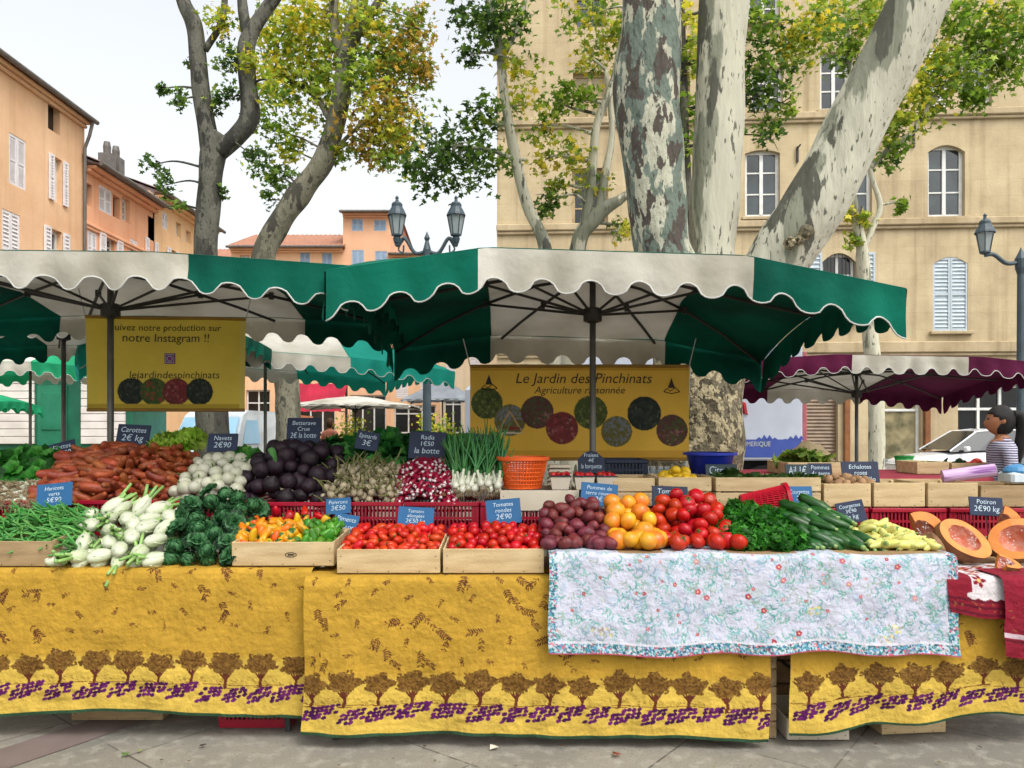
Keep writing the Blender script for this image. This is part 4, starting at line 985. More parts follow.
tree('leafy plane tree behind the two upright stems of the huge plane tree',
     [([Vector((X(689, 11), 11, 0)), P(689, 300, 11), P(686, 200, 11), P(683, 90, 11), P(680, -60, 11)], [.12, .11, .09, .07, .04])],
     [cpx(682, 20, 22, 11, 110, 'y'), cpx(684, 60, 20, 11, 90, 'yg'), cpx(682, 105, 20, 11, 80, 'g'), cpx(684, 150, 14, 11, 40, 'g'), cpx(755, 20, 22, 11, 110, 'g'), cpx(770, 62, 30, 11, 170, 'dg'), cpx(755, 100, 20, 11, 90, 'dg'), cpx(765, 135, 14, 11, 40, 'dg'), cpx(792, 48, 18, 11, 90, 'y'), cpx(815, 22, 24, 11, 120, 'gy'), cpx(790, 105, 12, 11, 30, 'g')], M_BARKF, 11, .15, 23)
tree('thin young plane tree with dark twigs left of the one armed lamp',
     [([Vector((X(876, 12), 12, 0)), P(876, 400, 12), P(866, 300, 12), P(862, 250, 12), P(856, 215, 12), P(852, 190, 12)], [.13, .12, .11, .09, .07, .05]),
      ([P(862, 252, 12), P(874, 225, 12), P(880, 205, 12), P(872, 178, 12), P(868, 160, 12), P(858, 110, 12), P(850, 60, 12), P(846, 0, 12)], [.06, .05, .045, .04, .04, .035, .03, .02]),
      ([P(870, 168, 12), P(890, 148, 11.9), P(912, 132, 11.8), P(930, 102, 11.8), P(950, 80, 11.8), P(985, 45, 11.7)], [.05, .045, .04, .035, .03, .015]),
      ([P(856, 90, 12), P(846, 40, 12), P(850, -10, 12)], [.03, .025, .02])],
     [cpx(838, 28, 26, 12, 130, 'g'), cpx(865, 18, 20, 12, 80, 'gy'), cpx(852, 60, 16, 12, 60, 'g'), cpx(896, 128, 20, 11.9, 110, 'gy'), cpx(925, 100, 24, 11.8, 130, 'gy'), cpx(955, 75, 26, 11.8, 150, 'g'), cpx(985, 50, 26, 11.8, 150, 'g'), cpx(1008, 68, 18, 11.8, 90, 'g'), cpx(1000, 15, 26, 11.8, 150, 'gy'), cpx(955, 25, 22, 11.8, 90, 'g'),
      cpx(975, 95, 14, 11.8, 60, 'g'), cpx(895, 155, 12, 11.9, 40, 'gd'), cpx(848, 205, 10, 12, 30, 'y'), cpx(860, 218, 10, 12, 30, 'yg'), cpx(900, 205, 8, 12, 18, 'g'), cpx(855, 240, 8, 12, 18, 'gy'), cpx(1018, 40, 16, 11.8, 60, 'g'), cpx(940, 55, 14, 11.8, 50, 'y')], M_BARKP, 12, .17, 24)
tree('backlit toned plane tree forking into two heavy limbs against the sky on the left',
     [([Vector((X(213, 13), 13, 0)), P(213, 430, 13), P(209, 330, 13), P(206, 250, 13), P(209, 195, 13), P(214, 150, 13), P(222, 135, 13)], [.36, .27, .235, .2, .2, .2, .16]),
      ([P(212, 158, 13), P(205, 115, 13), P(199, 65, 13), P(194, 25, 13), P(183, 0, 13), P(165, -60, 13.2)], [.16, .15, .14, .13, .11, .06]),
      ([P(218, 152, 13), P(238, 135, 13), P(250, 115, 13), P(247, 70, 13), P(248, 40, 13), P(262, 15, 13), P(284, -15, 13), P(310, -60, 13)], [.15, .16, .16, .15, .14, .11, .09, .05]),
      ([P(249, 42, 13), P(243, 10, 13), P(240, -40, 13)], [.10, .09, .06]), ([P(205, 50, 13), P(222, 20, 13.1), P(226, -30, 13.2)], [.06, .06, .04])],
     [cpx(217, 22, 14, 13, 40, 'gy'), cpx(232, 62, 14, 13, 45, 'gd'), cpx(210, 100, 10, 13, 25, 'dg'), cpx(232, 100, 12, 13, 30, 'd'), cpx(182, 100, 10, 13, 22, 'd'), cpx(163, 88, 7, 13, 14, 'd'), cpx(155, 164, 8, 13, 18, 'd'), cpx(165, 185, 10, 13, 22, 'd'), cpx(178, 205, 6, 13, 10, 'd'), cpx(252, 155, 10, 13, 22, 'd'), cpx(258, 70, 18, 13, 50, 'y'), cpx(275, 85, 14, 13, 40, 'yg'), cpx(222, 192, 6, 13, 8, 'd'), cpx(190, 60, 6, 13, 10, 'd')], M_BARKF, 13, .17, 25)
tree('curving pale plane tree with a yellow green crown behind the left parasol',
     [([Vector((X(290, 15), 15, 0)), P(289, 420, 15), P(282, 350, 15), P(266, 290, 15), P(264, 255, 15), P(278, 225, 15), P(298, 196, 15), P(322, 163, 15), P(334, 130, 15), P(341, 98, 15), P(349, 45, 15), P(360, 0, 15), P(372, -60, 15.3)], [.30, .24, .24, .24, .23, .225, .225, .21, .195, .18, .165, .15, .1]),
      ([P(334, 128, 15), P(318, 100, 15.2), P(300, 85, 15.4), P(270, 75, 15.4)], [.07, .06, .05, .03]), ([P(345, 60, 15), P(335, 30, 15), P(333, -30, 15)], [.12, .1, .07]), ([P(350, 45, 15), P(372, 12, 14.8), P(392, -20, 14.8)], [.1, .09, .06]), ([P(327, 158, 15), P(355, 130, 14.8), P(385, 110, 14.7)], [.05, .035, .02])],
     [cpx(322, 18, 34, 15.2, 230, 'y'), cpx(298, 60, 28, 15.3, 170, 'yg'), cpx(275, 90, 20, 15.4, 90, 'gy'), cpx(310, 95, 24, 15.2, 120, 'yg'), cpx(285, 30, 18, 15.3, 70, 'yg'), cpx(375, 20, 26, 14.9, 160, 'gy'), cpx(405, 55, 26, 14.8, 180, 'og'), cpx(382, 62, 22, 14.8, 110, 'g'), cpx(415, 20, 18, 14.8, 80, 'go'), cpx(380, 118, 30, 14.7, 230, 'oy'), cpx(400, 132, 20, 14.7, 110, 'oy'), cpx(365, 140, 20, 14.8, 90, 'o'), cpx(385, 160, 14, 14.7, 50, 'og'),
      cpx(340, 150, 12, 15, 40, 'yg'), cpx(275, 135, 20, 15.3, 60, 'g'), cpx(262, 165, 16, 15.3, 40, 'gd'), cpx(280, 180, 16, 15.3, 45, 'gd'), cpx(295, 150, 16, 15.3, 45, 'gy'), cpx(425, 68, 12, 14.8, 50, 'o'), cpx(256, 120, 12, 15.4, 30, 'gd'), cpx(272, 200, 10, 15.3, 18, 'd'), cpx(330, 60, 30, 15.4, 160, 'yg'), cpx(355, 90, 26, 14.9, 120, 'g'), cpx(300, 20, 30, 15.5, 150, 'y'), cpx(260, 45, 18, 15.4, 60, 'yg'), cpx(395, 90, 20, 14.8, 90, 'og')], M_BARKT, 15, .2, 26)
# small bushes in tubs far across the square
for (x_, yb_, Yy, h_, lab) in ((437, 440, 15.5, 1.7, 'bushy green shrub in a tub beside the far lamp post'), (353, 440, 19, 1.5, 'yellow green shrub in a tub under the flat white parasol')):
    c0 = Vector((X(x_, Yy), Yy, 0)); sh = thing('tub_shrub', lab, 'shrub', c0)
    MB().lathe([(0, 0), (.24, 0), (.32, .5), (.28, .5), (.27, .42), (0, .42)], 16).build('tub', mat('terracotta', 'a06a4a', .8), sh)
    leaves('foliage', [((0, 0, .5 + h_*.4), .38, .38, h_*.45, 420, 'yg')], sh, .13, int(x_))
# ------------------------------------------------------------------ wood, plastic, cloth for the stall
M_CRATE = mat('pale_poplar', 'd2bc92', .7, 'b0966c', 4, .3, 60, stretch=(1, 6, 6), rnd=.1)
M_CRATED = mat('aged_poplar', 'b59a74', .75, '8d7654', 4, .3, 60, stretch=(1, 6, 6), rnd=.12)
M_WHITECR = mat('white_board_crate', 'cbc3b2', .6, 'b9ae9a', 5, rnd=.05)
M_REDPL = mat('red_plastic', 'a30f2c', .4, '8a0c26', 4, rnd=.12); M_REDB = mat('red_basket_plastic', 'b8102a', .35, 'a20d24', 5); M_ORPL = mat('orange_plastic', 'ee6a2c', .4, 'd95c22', 5)
M_BLUEPL = mat('blue_plastic', '2338b8', .35, '1d2f9a', 5); M_NAVYPL = mat('navy_plastic', '1a2740', .4, '141e32', 5)
M_STEEL = mat('table_steel', '4a4b4d', .5, '3a3b3d', 6, metal=.4); M_PLY = mat('table_ply', '9a7d58', .7, '7e6546', 3)
M_SLATE = mat('navy_slate', '121d36', .6, '1c2b48', 9, rnd=.12); M_SLATEB = mat('blue_slate', '1a5583', .6, '215f90', 9, rnd=.1); M_SLATEG = mat('green_black_slate', '1f3038', .55, '2a3c42', 9)
M_CHALK = mat('chalk', 'c8d6e0', .9, '9fb6c6', 60); M_STAKE = mat('stake', '2b2b2b', .5)

def table(label, x0, x1, yf, yb, zt, name='trestle_table', group='trestle tables of the vegetable stall'):
    r = thing(name, label, 'table', ((x0+x1)/2, (yf+yb)/2, 0), group=group); w, d = x1-x0, yb-yf
    MB().box((0, 0, zt - .015), (w, d, .03), bev=.005).build('tabletop', M_PLY, r)
    for sx in (-1, 1):
        for sy in (-1, 1): MB().tube([(sx*(w/2 - .12), sy*(d/2 - .06), 0), (sx*(w/2 - .15), sy*(d/2 - .06), zt - .03)], .016, 8).build('leg', M_STEEL, r)
        MB().tube([(sx*(w/2 - .13), -d/2 + .06, .25), (sx*(w/2 - .13), d/2 - .06, .25)], .01, 6).build('stretcher', M_STEEL, r)
    return r
ZA, ZB = .814, .793
XA1 = X(308, 3.75); XB1 = X(767, 3.66); XC0 = X(787, 3.66)
table('front trestle table under the left yellow cloth', -3.05, XA1, 3.77, 4.32, ZA)
table('front trestle table under the middle yellow cloth', XA1 + .02, XB1 - .06, 3.67, 4.30, ZB)
table('front trestle table under the right yellow cloth', XC0 + .02, 2.95, 3.67, 4.30, ZB)
table('rear trestle table behind the left half of the stall', -3.05, .2, 4.34, 5.0, .90)
table('rear trestle table behind the right half of the stall', .22, 2.95, 4.34, 5.0, .90)

# ------------------------------------------------------------------ cloths
def drape(name, label, x0, x1, yf, zt, drop, flange, res, paintfn, base, seed, fold=.03, hem=None, ztf=None, edge=None, sides=0.):
    w = x1 - x0; p = Paint(w, flange + drop, res, base); rr = random.Random(seed); paintfn(p, rr); p.speckle(.035, seed)
    U, T = np.meshgrid(p.u, p.t); U = U.ravel(); T = T.ravel(); rc = .03
    V = np.zeros((len(U), 3)); s = T - flange
    hs = np.array([hem(u/w) if hem else 1. for u in p.u]); H_ = np.tile(hs, p.ny)
    zz = np.array([ztf(u/w) if ztf else 0. for u in p.u]); ZZ = np.tile(zz, p.ny)
    top = s < 0; d = np.clip(s, 0, None)
    V[:, 0] = x0 + U
    V[:, 1] = np.where(top, yf - s, yf); V[:, 2] = zt + ZZ
    a = np.clip(d/rc, 0, 1)*math.pi/2
    V[:, 1] -= np.where(top, 0, np.sin(a)*rc*.6); V[:, 2] -= np.where(top, 0, (1 - np.cos(a))*rc*.6) + np.clip(d - rc, 0, None)*H_
    dn = d/drop
    f = np.zeros(len(U)); gx = np.arange(0, w + .06, .03); 
    gt = np.arange(0, drop + .06, .03)
    G = np.array([[noise.noise(Vector((x*3.2 + seed, z*.9, seed)))*.6 + noise.noise(Vector((x*7 + seed, z*2.2, seed + 3)))*.3 + noise.noise(Vector((x*3, z*8, seed + 9)))*.16 + abs(noise.noise(Vector((x*5 + z*4, z*3, seed + 5))))*.55 + abs(noise.noise(Vector((x*4 - z*7, z*5 + x*3, seed + 7))))*.3 for x in gx] for z in gt])
    iu = np.clip(U/.03, 0, len(gx) - 1.001); it = np.clip(d/.03, 0, len(gt) - 1.001); i0 = iu.astype(int); j0 = it.astype(int); fu_, ft = iu - i0, it - j0
    sm = lambda q: q*q*(3 - 2*q)
    fu_, ft = sm(fu_), sm(ft)
    f = (G[j0, i0]*(1-fu_) + G[j0, i0+1]*fu_)*(1-ft) + (G[j0+1, i0]*(1-fu_) + G[j0+1, i0+1]*fu_)*ft
    V[:, 1] -= np.where(top, 0, fold*(f + .7)*(.35 + dn)*np.clip(d/.05, 0, 1) + .03*dn**2*sides)
    V[:, 2] += np.where(top, .004, 0)
    V[:, 0] += np.where(top, 0, .01*np.sin(d*9 + seed)*dn*np.where(U < .05, 1, np.where(U > w - .05, 1, 0)))
    o = link(name, np_mesh(name, V, p.grid_faces(), M_PRINT, p.c.reshape(-1, 3))); return tag(o, label, 'tablecloth')

def olive_tree(p, cx, cy, s, rr):
    tc = '5a2a1a'; by = cy + .088*s
    p.line([(cx - .004, by), (cx + rr.uniform(-.006, .006), cy + .07*s), (cx + rr.uniform(-.004, .008), cy + .03*s)], .014*s, tc)
    for dx in (-.045, -.022, .02, .042): p.line([(cx, cy + .06*s), (cx + dx*.6*s, cy + .025*s), (cx + dx*s, cy - .005*s)], .007*s, tc)
    p.line([(cx - .03*s, by + .004), (cx + .03*s, by + .002)], .006, tc)
    for k in range(16):
        a = k*2.4; q = math.sqrt(k/16)*.85; p.ell(cx + .062*s*q*math.cos(a), cy - .006 + .036*s*q*math.sin(a), .020*s, .014*s, rr.choice(['785a26', '6c5022', '82642c']))
    for k in range(300):
        a = rr.random()*6.283; q = math.sqrt(rr.random())*(.85 + .22*math.sin(a*5 + cx*40)); x, y = cx + .070*s*q*math.cos(a), cy - .004 + .047*s*q*math.sin(a)*(1.1 if math.sin(a) < 0 else .75)
        p.ell(x, y, .0068, .0042, rr.choice(['63431a', '72501f', '543714', '7c5a24']), rr.uniform(-.6, .6) - .8*math.cos(a))
def lavender(p, x0, x1, y, rr, ph):
    x = x0
    while x < x1:
        n = rr.choice((5, 6, 7)); sl = rr.uniform(.002, .0045)
        for i in range(n):
            for j in range(4):
                if (j == 3 and i > n - 3) or (j == 0 and i < 1): continue
                
                if rr.random() < .03: continue
                xx = x + i*.023 - j*.006 + rr.uniform(-.005, .005); yy = y + j*.0178 - i*sl + .008*math.sin(x*9 + ph)
                p.ell(xx, yy + .006*rr.random(), rr.uniform(.0115, .0148), rr.uniform(.0074, .0096), rr.choice(['470b4a', '561453', '3c0840', '60195a']), -.4)
        x += n*.023 + .006
def sprig(p, x, y, s, ang, rr):
    ca, sa = math.cos(ang), math.sin(ang); L_ = .07*s
    p.line([(x - ca*L_/2, y - sa*L_/2), (x + ca*L_/2, y + sa*L_/2)], .003, '7a4a20')
    for k in range(7):
        t = -.5 + k/6; 
        for sd in (-1, 1):
            if rr.random() < .25: continue
            a = ang + sd*.9; cx, cy = x + ca*L_*t + math.cos(a)*.013*s, y + sa*L_*t + math.sin(a)*.013*s
            p.ell(cx, cy, .011*s, .0036*s, rr.choice(['57301a', '653c20', '4a2818']), a)
def olive_cloth(p, rr, fl, off):
    D = p.h - fl
    # lower band paler
    U, T = np.meshgrid(p.u, p.t - fl)
    k = np.clip((T - (D - .30))/.06, 0, 1)[..., None]; n = (np.random.default_rng(int(off*100)).random((p.ny//8 + 1, p.nx//8 + 1)))
    n = np.repeat(np.repeat(n, 8, 0), 8, 1)[:p.ny, :p.nx][..., None]
    p.c = p.c*(1-k) + (np.array(lin('c5a648')) )*k
    p.c *= .95 + .1*n
    yb = fl + D - .250
    x = -.05 + off
    i = 0
    while x < p.w + .1:
        cy = yb + (.012 if i % 4 == 0 else -.006 if i % 4 == 1 else .004)
        for q in range(14): p.ell(x + rr.uniform(-.085, .085), cy + .078 + rr.uniform(-.01, .012), .008, .003, rr.choice(['b09038', '8f7a30', 'a5853a']), rr.random())
        olive_tree(p, x, cy, rr.uniform(1.05, 1.28), rr); x += rr.uniform(.150, .176); i += 1
    p.line([(q*.05, yb + .100 + .004*math.sin(q)) for q in range(int(p.w/.05) + 2)], .004, '6a3a1c')
    lavender(p, off*.3, p.w, yb + .118, rr, off)
    yy = fl - .3; r = 0
    while yy < fl + D - .36:
        xx = (.03 if r % 2 else .11) + off*.5
        while xx < p.w:
            q = rr.random(); sprig(p, xx + rr.uniform(-.03, .03), yy + rr.uniform(-.03, .03), 1.0 if q > .65 else .55, rr.uniform(0, 3.1), rr)
            if q > .6: sprig(p, xx + .025, yy + .03, .8, rr.uniform(.5, 2.5), rr)
            xx += .165
        yy += .10; r += 1
    p.rect(0, p.h - .012, p.w, p.h, '27452f')
drape('tablecloth', 'mustard cloth printed with olive trees and lavender on the left table', -2.95, XA1 + .02, 3.765, ZA + .004, .715, .25, .0032, lambda p, r: olive_cloth(p, r, .25, .03), 'b28c30', 3, hem=lambda u: .985 + .02*math.sin(u*9) + .02*(u > .93)*(u - .93)/.07)
drape('tablecloth', 'mustard cloth printed with olive trees and lavender on the middle table', XA1 + .012, XB1, 3.665, ZB + .004, .775, .25, .0032, lambda p, r: olive_cloth(p, r, .25, .09), 'b28c30', 4, hem=lambda u: .955 + .035*u + .010*math.sin(u*14))
drape('tablecloth', 'mustard cloth printed with olive trees and lavender on the right table', XC0, 2.9, 3.665, ZB + .004, .745, .25, .0032, lambda p, r: olive_cloth(p, r, .25, .14), 'b28c30', 5, hem=lambda u: 1.0 - .14*min(1, u*1.6) + .015*math.sin(u*20))
def floral(p, rr):
    for k in range(int(p.w*90)): p.ell(rr.random()*p.w, .3 + rr.random()*(p.h - .3), rr.uniform(.012, .04), rr.uniform(.008, .022), rr.choice(['86b4b2', '92b0c6', '9fb4a8', 'a6a9bc']), rr.random()*3, .4)
    for k in range(int(p.w*700)):
        x, y = rr.random()*p.w, rr.random()*p.h; c = rr.choice(['7aa8ac', '629c98', '86b4ae', '6ea596', '98acc4', '9ca89c', '8a9cae'])
        a = rr.uniform(0, 3.1); 
        for j in range(4): p.ell(x + j*.011*math.cos(a + j*.35), y + j*.011*math.sin(a + j*.35), .009, .0032, c, a + j*.35 + rr.uniform(-.6, .6))
        p.line([(x, y), (x + .03*math.cos(a), y + .03*math.sin(a)), (x + .05*math.cos(a + .5), y + .05*math.sin(a + .5))], .0022, '86a6a6')
    for k in range(int(p.w*70)):
        x, y = rr.random()*p.w, rr.random()*p.h; s = rr.choice((.5, .65, .95)); c = rr.choice(['b0485c', 'b8687c', 'a03a4e', 'c08c98'])
        for j in range(5): p.ell(x + .0095*s*math.cos(j*1.257), y + .0095*s*math.sin(j*1.257), .0065*s, .0065*s, c)
        p.ell(x, y, .004*s, .004*s, 'e8d08a')
    for k in range(int(p.w*7)):
        x, y = rr.random()*p.w, rr.random()*p.h
        for j in range(9): p.ell(x + rr.uniform(-.03, .03), y + rr.uniform(-.018, .018), .01, .004, rr.choice(['a5a09a', 'c9c07a', '9a8f86']), rr.random()*3)
    def band(x0, y0, x1, y1):
        p.rect(x0, y0, x1, y1, '9fc0cc')
        for k in range(int((x1-x0)*(y1-y0)*26000)):
            p.ell(rr.uniform(x0, x1), rr.uniform(y0, y1), rr.uniform(.003, .009), .004, rr.choice(['2f6a74', '4f96a0', 'b8c2ca', '3f7f74', 'c86070', '5a8fb4', 'c4c4cc', '2b4f6a']), rr.random()*3)
    band(0, p.h - .055, p.w, p.h); band(0, 0, .035, p.h); band(p.w - .045, 0, p.w, p.h)
    p.rect(.035, p.h - .058, p.w - .045, p.h - .052, 'c8c8d2'); p.rect(0, p.h - .006, p.w, p.h, 'a84a60')
x0f, x1f = X(549, 3.62), X(955, 3.62); ZF = .918
drape('tablecloth', 'pale lilac cotton cloth sprigged with small red flowers over the middle and right tables', x0f, x1f, 3.625, ZF, .475, .5, .0036, floral, 'bec0d0', 8, fold=.02, hem=lambda u: .99 + .012*math.sin(u*26) + .02*math.sin(u*7), ztf=lambda u: -.012*u + .006*math.sin(u*21), sides=.4)
def redcloth(p, rr):
    fl = .32
    for k in range(3): p.rect(0, p.h - .02 - k*.03, p.w, p.h - .012 - k*.03, '5d0c22')
    for k in range(int(p.w*90)): p.ell(rr.random()*p.w, p.h - rr.uniform(.02, .085), .008, .003, rr.choice(['7d5a2a', '6a1f28', '8a4a30']), rr.random()*3)
    p.rect(.12, .0, p.w, fl + .12, 'cdc6c8')
    for x in np.arange(.12, p.w, .05): p.ell(x, fl + .121, .027, .016, 'cdc6c8')
    for k in range(40):
        x, y = rr.uniform(.14, p.w - .02), rr.uniform(.06, fl + .10); c = rr.choice(['7d1022', '8f1830', '5a1018'])
        for j in range(5): p.ell(x + .02*math.cos(j*1.257), y + .02*math.sin(j*1.257), .014, .009, c, j*1.257)
        p.ell(x, y, .009, .009, 'd8b070')
    for k in range(60): p.ell(rr.uniform(.13, p.w), rr.uniform(0, fl + .05), .012, .003, '8f9aa0', rr.random()*3)
drape('tablecloth', 'crimson cloth with a white flowered panel under the pumpkin pieces', X(940, 3.65), X(940, 3.65) + .62, 3.62, ZB + .014, .20, .34, .004, redcloth, '7d1226', 12, fold=.02, hem=lambda u: .95 + .1*u, ztf=lambda u: .05*max(0, .25 - u)*4*.5)
def redcloth2(p, rr):
    p.rect(0, p.h - .12, p.w, p.h - .10, 'c8b0ba'); p.rect(0, p.h - .085, p.w, p.h - .08, '5a0c1e')
    for k in range(50): p.ell(rr.random()*p.w, rr.uniform(0, p.h - .14), .01, .003, rr.choice(['6a1f28', '8a4a30', '5d0c22']), rr.random()*3)
drape('tablecloth', 'folded crimson cloth hanging lowest at the right edge of the stall', X(1000, 3.58), X(1000, 3.58) + .38, 3.585, ZB + .022, .42, .2, .004, redcloth2, '82142a', 14, fold=.03, hem=lambda u: .86 + .22*u)

# shelf that lifts the produce over the flowered cloth
sh = thing('display_shelf', 'low plank shelf under the flowered cloth', 'shelf', ((x0f + x1f)/2, 3.95, ZB + .008))
MB().box((0, 0, .105), (x1f - x0f - .05, .60, .022)).build('plank', M_PLY, sh)
for q in (-.9, -.3, .3, .82): MB().box((q, .05, .046), (.04, .45, .09)).build('batten', M_PLY, sh)

# ------------------------------------------------------------------ crates and baskets
CN = {}
def wood_crate(label, x0, x1, y0, d, z0, h, rx=0., rz=0., mt=None, slats=1, group='wooden crates on the stall', stamp=False, low_back=1.):
    mt = mt or M_CRATE; w = x1 - x0
    r = thing('wooden_crate', label, 'crate', ((x0+x1)/2, y0, z0), (rx, 0, rz), group); q = .008
    def panel(nm, cx, cy, ww, hh, along, n):
        m = MB(); g = .008 if n > 1 else 0; sh_ = (hh - g*(n-1))/n
        for i in range(n):
            z = .004 + i*(sh_ + g) + sh_/2
            m.box((cx, cy, z), (ww, q, sh_) if along == 'x' else (q, ww, sh_), bev=.002)
        m.build(nm, mt, r)
    panel('front_panel', 0, q/2, w, h, 'x', slats); panel('back_panel', 0, d - q/2, w, h*low_back, 'x', slats)
    panel('side_panel', -w/2 + q/2, d/2, d - 2.2*q, h, 'y', slats); panel('side_panel', w/2 - q/2, d/2, d - 2.2*q, h, 'y', slats)
    m = MB()
    for i in range(4): m.box((0, q + (d - 2*q)*(i + .5)/4, .002), (w - .02, (d - 2*q)/4 - .008, .005))
    m.build('base', mt, r)
    for sx in (-1, 1):
        for yy in (.02, d - .02): MB().box((sx*(w/2 - .02), yy, h/2), (.022, .022, h - .006), bev=.003).build('corner_post', mt, r)
    m = MB()
    for sx in (-1, 1):
        for z in (h*.25, h*.75): m.lathe([(.0, .0015), (.003, 0)], 6, M=Matrix.Translation((sx*(w/2 - .02), -.0012, z)) @ Matrix.Rotation(rad(90), 4, 'X'))
    for sx in (-.3, 0, .3): m.lathe([(.0, .0015), (.003, 0)], 6, M=Matrix.Translation((sx*w, -.0012, .012)) @ Matrix.Rotation(rad(90), 4, 'X'))
    m.build('nails', M_IRON, r)
    if stamp:
        s_ = MB().tube([(.028*math.cos(a*.524)+.04, -.001, h*.5 + .011*math.sin(a*.524)) for a in range(13)], .0018, 4); s_.box((.04, -.001, h*.5), (.03, .001, .008)); s_.build('stamp', M_INK, r)
    return r
def plastic_crate(label, x0, x1, y0, d, z0, h, mt, group='red plastic crates on the stall', rx=0., rz=0., name='plastic_crate'):
    w = x1 - x0; r = thing(name, label, 'crate', ((x0+x1)/2, y0, z0), (rx, 0, rz), group)
    def wall(L_, M):
        m = MB(); m.box((0, .006, .02), (L_, .012, .04), M=M); m.box((0, .004, h - .012), (L_ + .004, .022, .024), bev=.004, M=M); m.box((0, .006, h*.52), (L_*.98, .008, .014), M=M)
        n = max(5, int(L_/.022))
        for i in range(n + 1):
            x = -L_/2 + .006 + (L_ - .012)*i/n; solid = i < 2 or i > n - 2
            m.box((x, .006, h/2), (.019 if solid else .009, .010, h - .05), M=M)
        return m
    for nm, L_, M in (('wall', w, Matrix.Identity(4)), ('wall', w, Matrix.Translation((0, d, 0)) @ Matrix.Rotation(rad(180), 4, 'Z')),
                      ('wall', d - .03, Matrix.Translation((-w/2, d/2, 0)) @ Matrix.Rotation(rad(-90), 4, 'Z')), ('wall', d - .03, Matrix.Translation((w/2, d/2, 0)) @ Matrix.Rotation(rad(90), 4, 'Z'))):
        wall(L_, M).build(nm, mt, r)
    m = MB()
    for i in range(8): m.box((0, .02 + (d - .04)*(i + .5)/8, .01), (w - .02, (d - .04)/8*.7, .008))
    m.build('base', mt, r)
    return r
def round_basket(name, label, cat, loc, r0, r1, h, mt, rot=(0, 0, 0), handles=False, ex=1.):
    """tapered plastic basket of rings and uprights"""
    t = thing(name, label, cat, loc, rot); m = MB(); S = Matrix.Scale(ex, 4, (1, 0, 0))
    n = 44; rows = 8
    for k in range(n):
        a = 2*math.pi*k/n; m.tube([(r0*math.cos(a), r0*math.sin(a), .005), (r1*math.cos(a), r1*math.sin(a), h)], .0042, 4, M=S)
    for i in range(rows):
        z = h*i/rows; rr_ = r0 + (r1 - r0)*z/h; m.tube([(rr_*math.cos(q*2*math.pi/n), rr_*math.sin(q*2*math.pi/n), z + .003) for q in range(n + 1)], .0045, 4, M=S)
    m.build('mesh_wall', mt, t)
    rm = MB().lathe([(r1 - .008, h - .02), (r1 + .012, h - .018), (r1 + .014, h + .002), (r1 - .006, h + .002), (r1 - .008, h - .02)], 44, M=S); rm.build('rim', mt, t, smooth=False)
    MB().lathe([(0, .004), (r0, .004), (r0 + .004, .018), (r0 - .004, .02), (0, .012)], 44, M=S).build('base', mt, t)
    if handles:
        hm = MB()
        for sx in (-1, 1): hm.tube([(sx*(r1 + .0)*ex, -.05, h), (sx*(r1 + .03)*ex, -.03, h + .02), (sx*(r1 + .03)*ex, .03, h + .02), (sx*r1*ex, .05, h)], .006, 6)
        hm.build('handle', mt, t)
    return t

fy = 3.79
wood_crate('wooden crate of green beans at the left end of the stall', X(-48, fy), X(52, fy), fy, .34, ZA + .01, .125, rx=rad(6), mt=M_CRATED)
wood_crate('wooden crate with a stamp holding orange and green peppers', X(232, fy), X(334, fy), fy, .38, ZA + .012, .118, rx=rad(3), stamp=True)
wood_crate('wooden crate of long plum tomatoes', X(337, fy - .08), X(440, fy - .08), fy - .08, .40, ZB + .012, .115, rx=rad(3.5))
wood_crate('wooden crate of round cherry red tomatoes', X(443, fy - .08), X(544, fy - .08), fy - .08, .40, ZB + .012, .118, rx=rad(3.5))
# rear row
ry = 4.345
for i, (a, b, lab) in enumerate(((-22, 54, 'under the pale leeks'), (57, 134, 'under the left half of the carrots'), (137, 180, 'under the right half of the carrots'), (183, 252, 'under the white turnips'),
                                 (256, 330, 'under the beetroot'), (333, 402, 'under the garlic'), (405, 478, 'under the radishes'), (481, 548, 'under the spring onions'))):
    plastic_crate('red plastic crate ' + lab, X(a, ry), X(b, ry), ry, .42, .902, .19 if a > 250 else .20, M_REDPL)
for a, b, lab in ((552, 628, 'below the strawberries'), (632, 708, 'below the lemons'), (712, 788, 'behind the tilted red basket'), (792, 868, 'behind the courgettes'), (872, 946, 'behind the pale peppers'), (950, 1026, 'behind the pumpkin pieces')):
    plastic_crate('red plastic crate carrying a wooden crate ' + lab, X(a, ry), X(b, ry), ry, .42, .902, .155, M_REDPL)
cz = 1.062
wood_crate('white board crate under the orange basket', X(500, ry), X(579, ry), ry - .01, .40, 1.10 - .06, .115, mt=M_WHITECR)
wood_crate('white board crate under the strawberry punnets', X(582, ry), X(612, ry), ry + .02, .36, cz - .02, .11, mt=M_WHITECR)
wood_crate('slatted wooden crate left of the lemons, behind a blue slate', X(580 + 34, ry), X(656, ry), ry + .03, .36, cz, .16, slats=2)
wood_crate('slatted wooden crate heaped with lemons', X(659, ry), X(712, ry), ry + .01, .38, cz, .165, slats=2)
wood_crate('long slatted wooden crate behind the tilted red basket', X(716, ry), X(821, ry), ry, .36, cz, .165, slats=2)
wood_crate('wooden crate of small brown potatoes', X(824, ry), X(871, ry), ry, .36, cz, .13, slats=1)
wood_crate('plain wooden crate with a pale round mark, beside the brown potatoes', X(874, ry), X(925, ry), ry, .36, cz, .135, mt=M_CRATE)
wood_crate('plain wooden crate under the violet roll', X(928, ry), X(978, ry), ry, .36, cz, .135, mt=M_CRATE)
wood_crate('wooden crate at the right end of the rear row', X(981, ry), X(1050, ry), ry, .36, cz, .12, mt=M_CRATED)
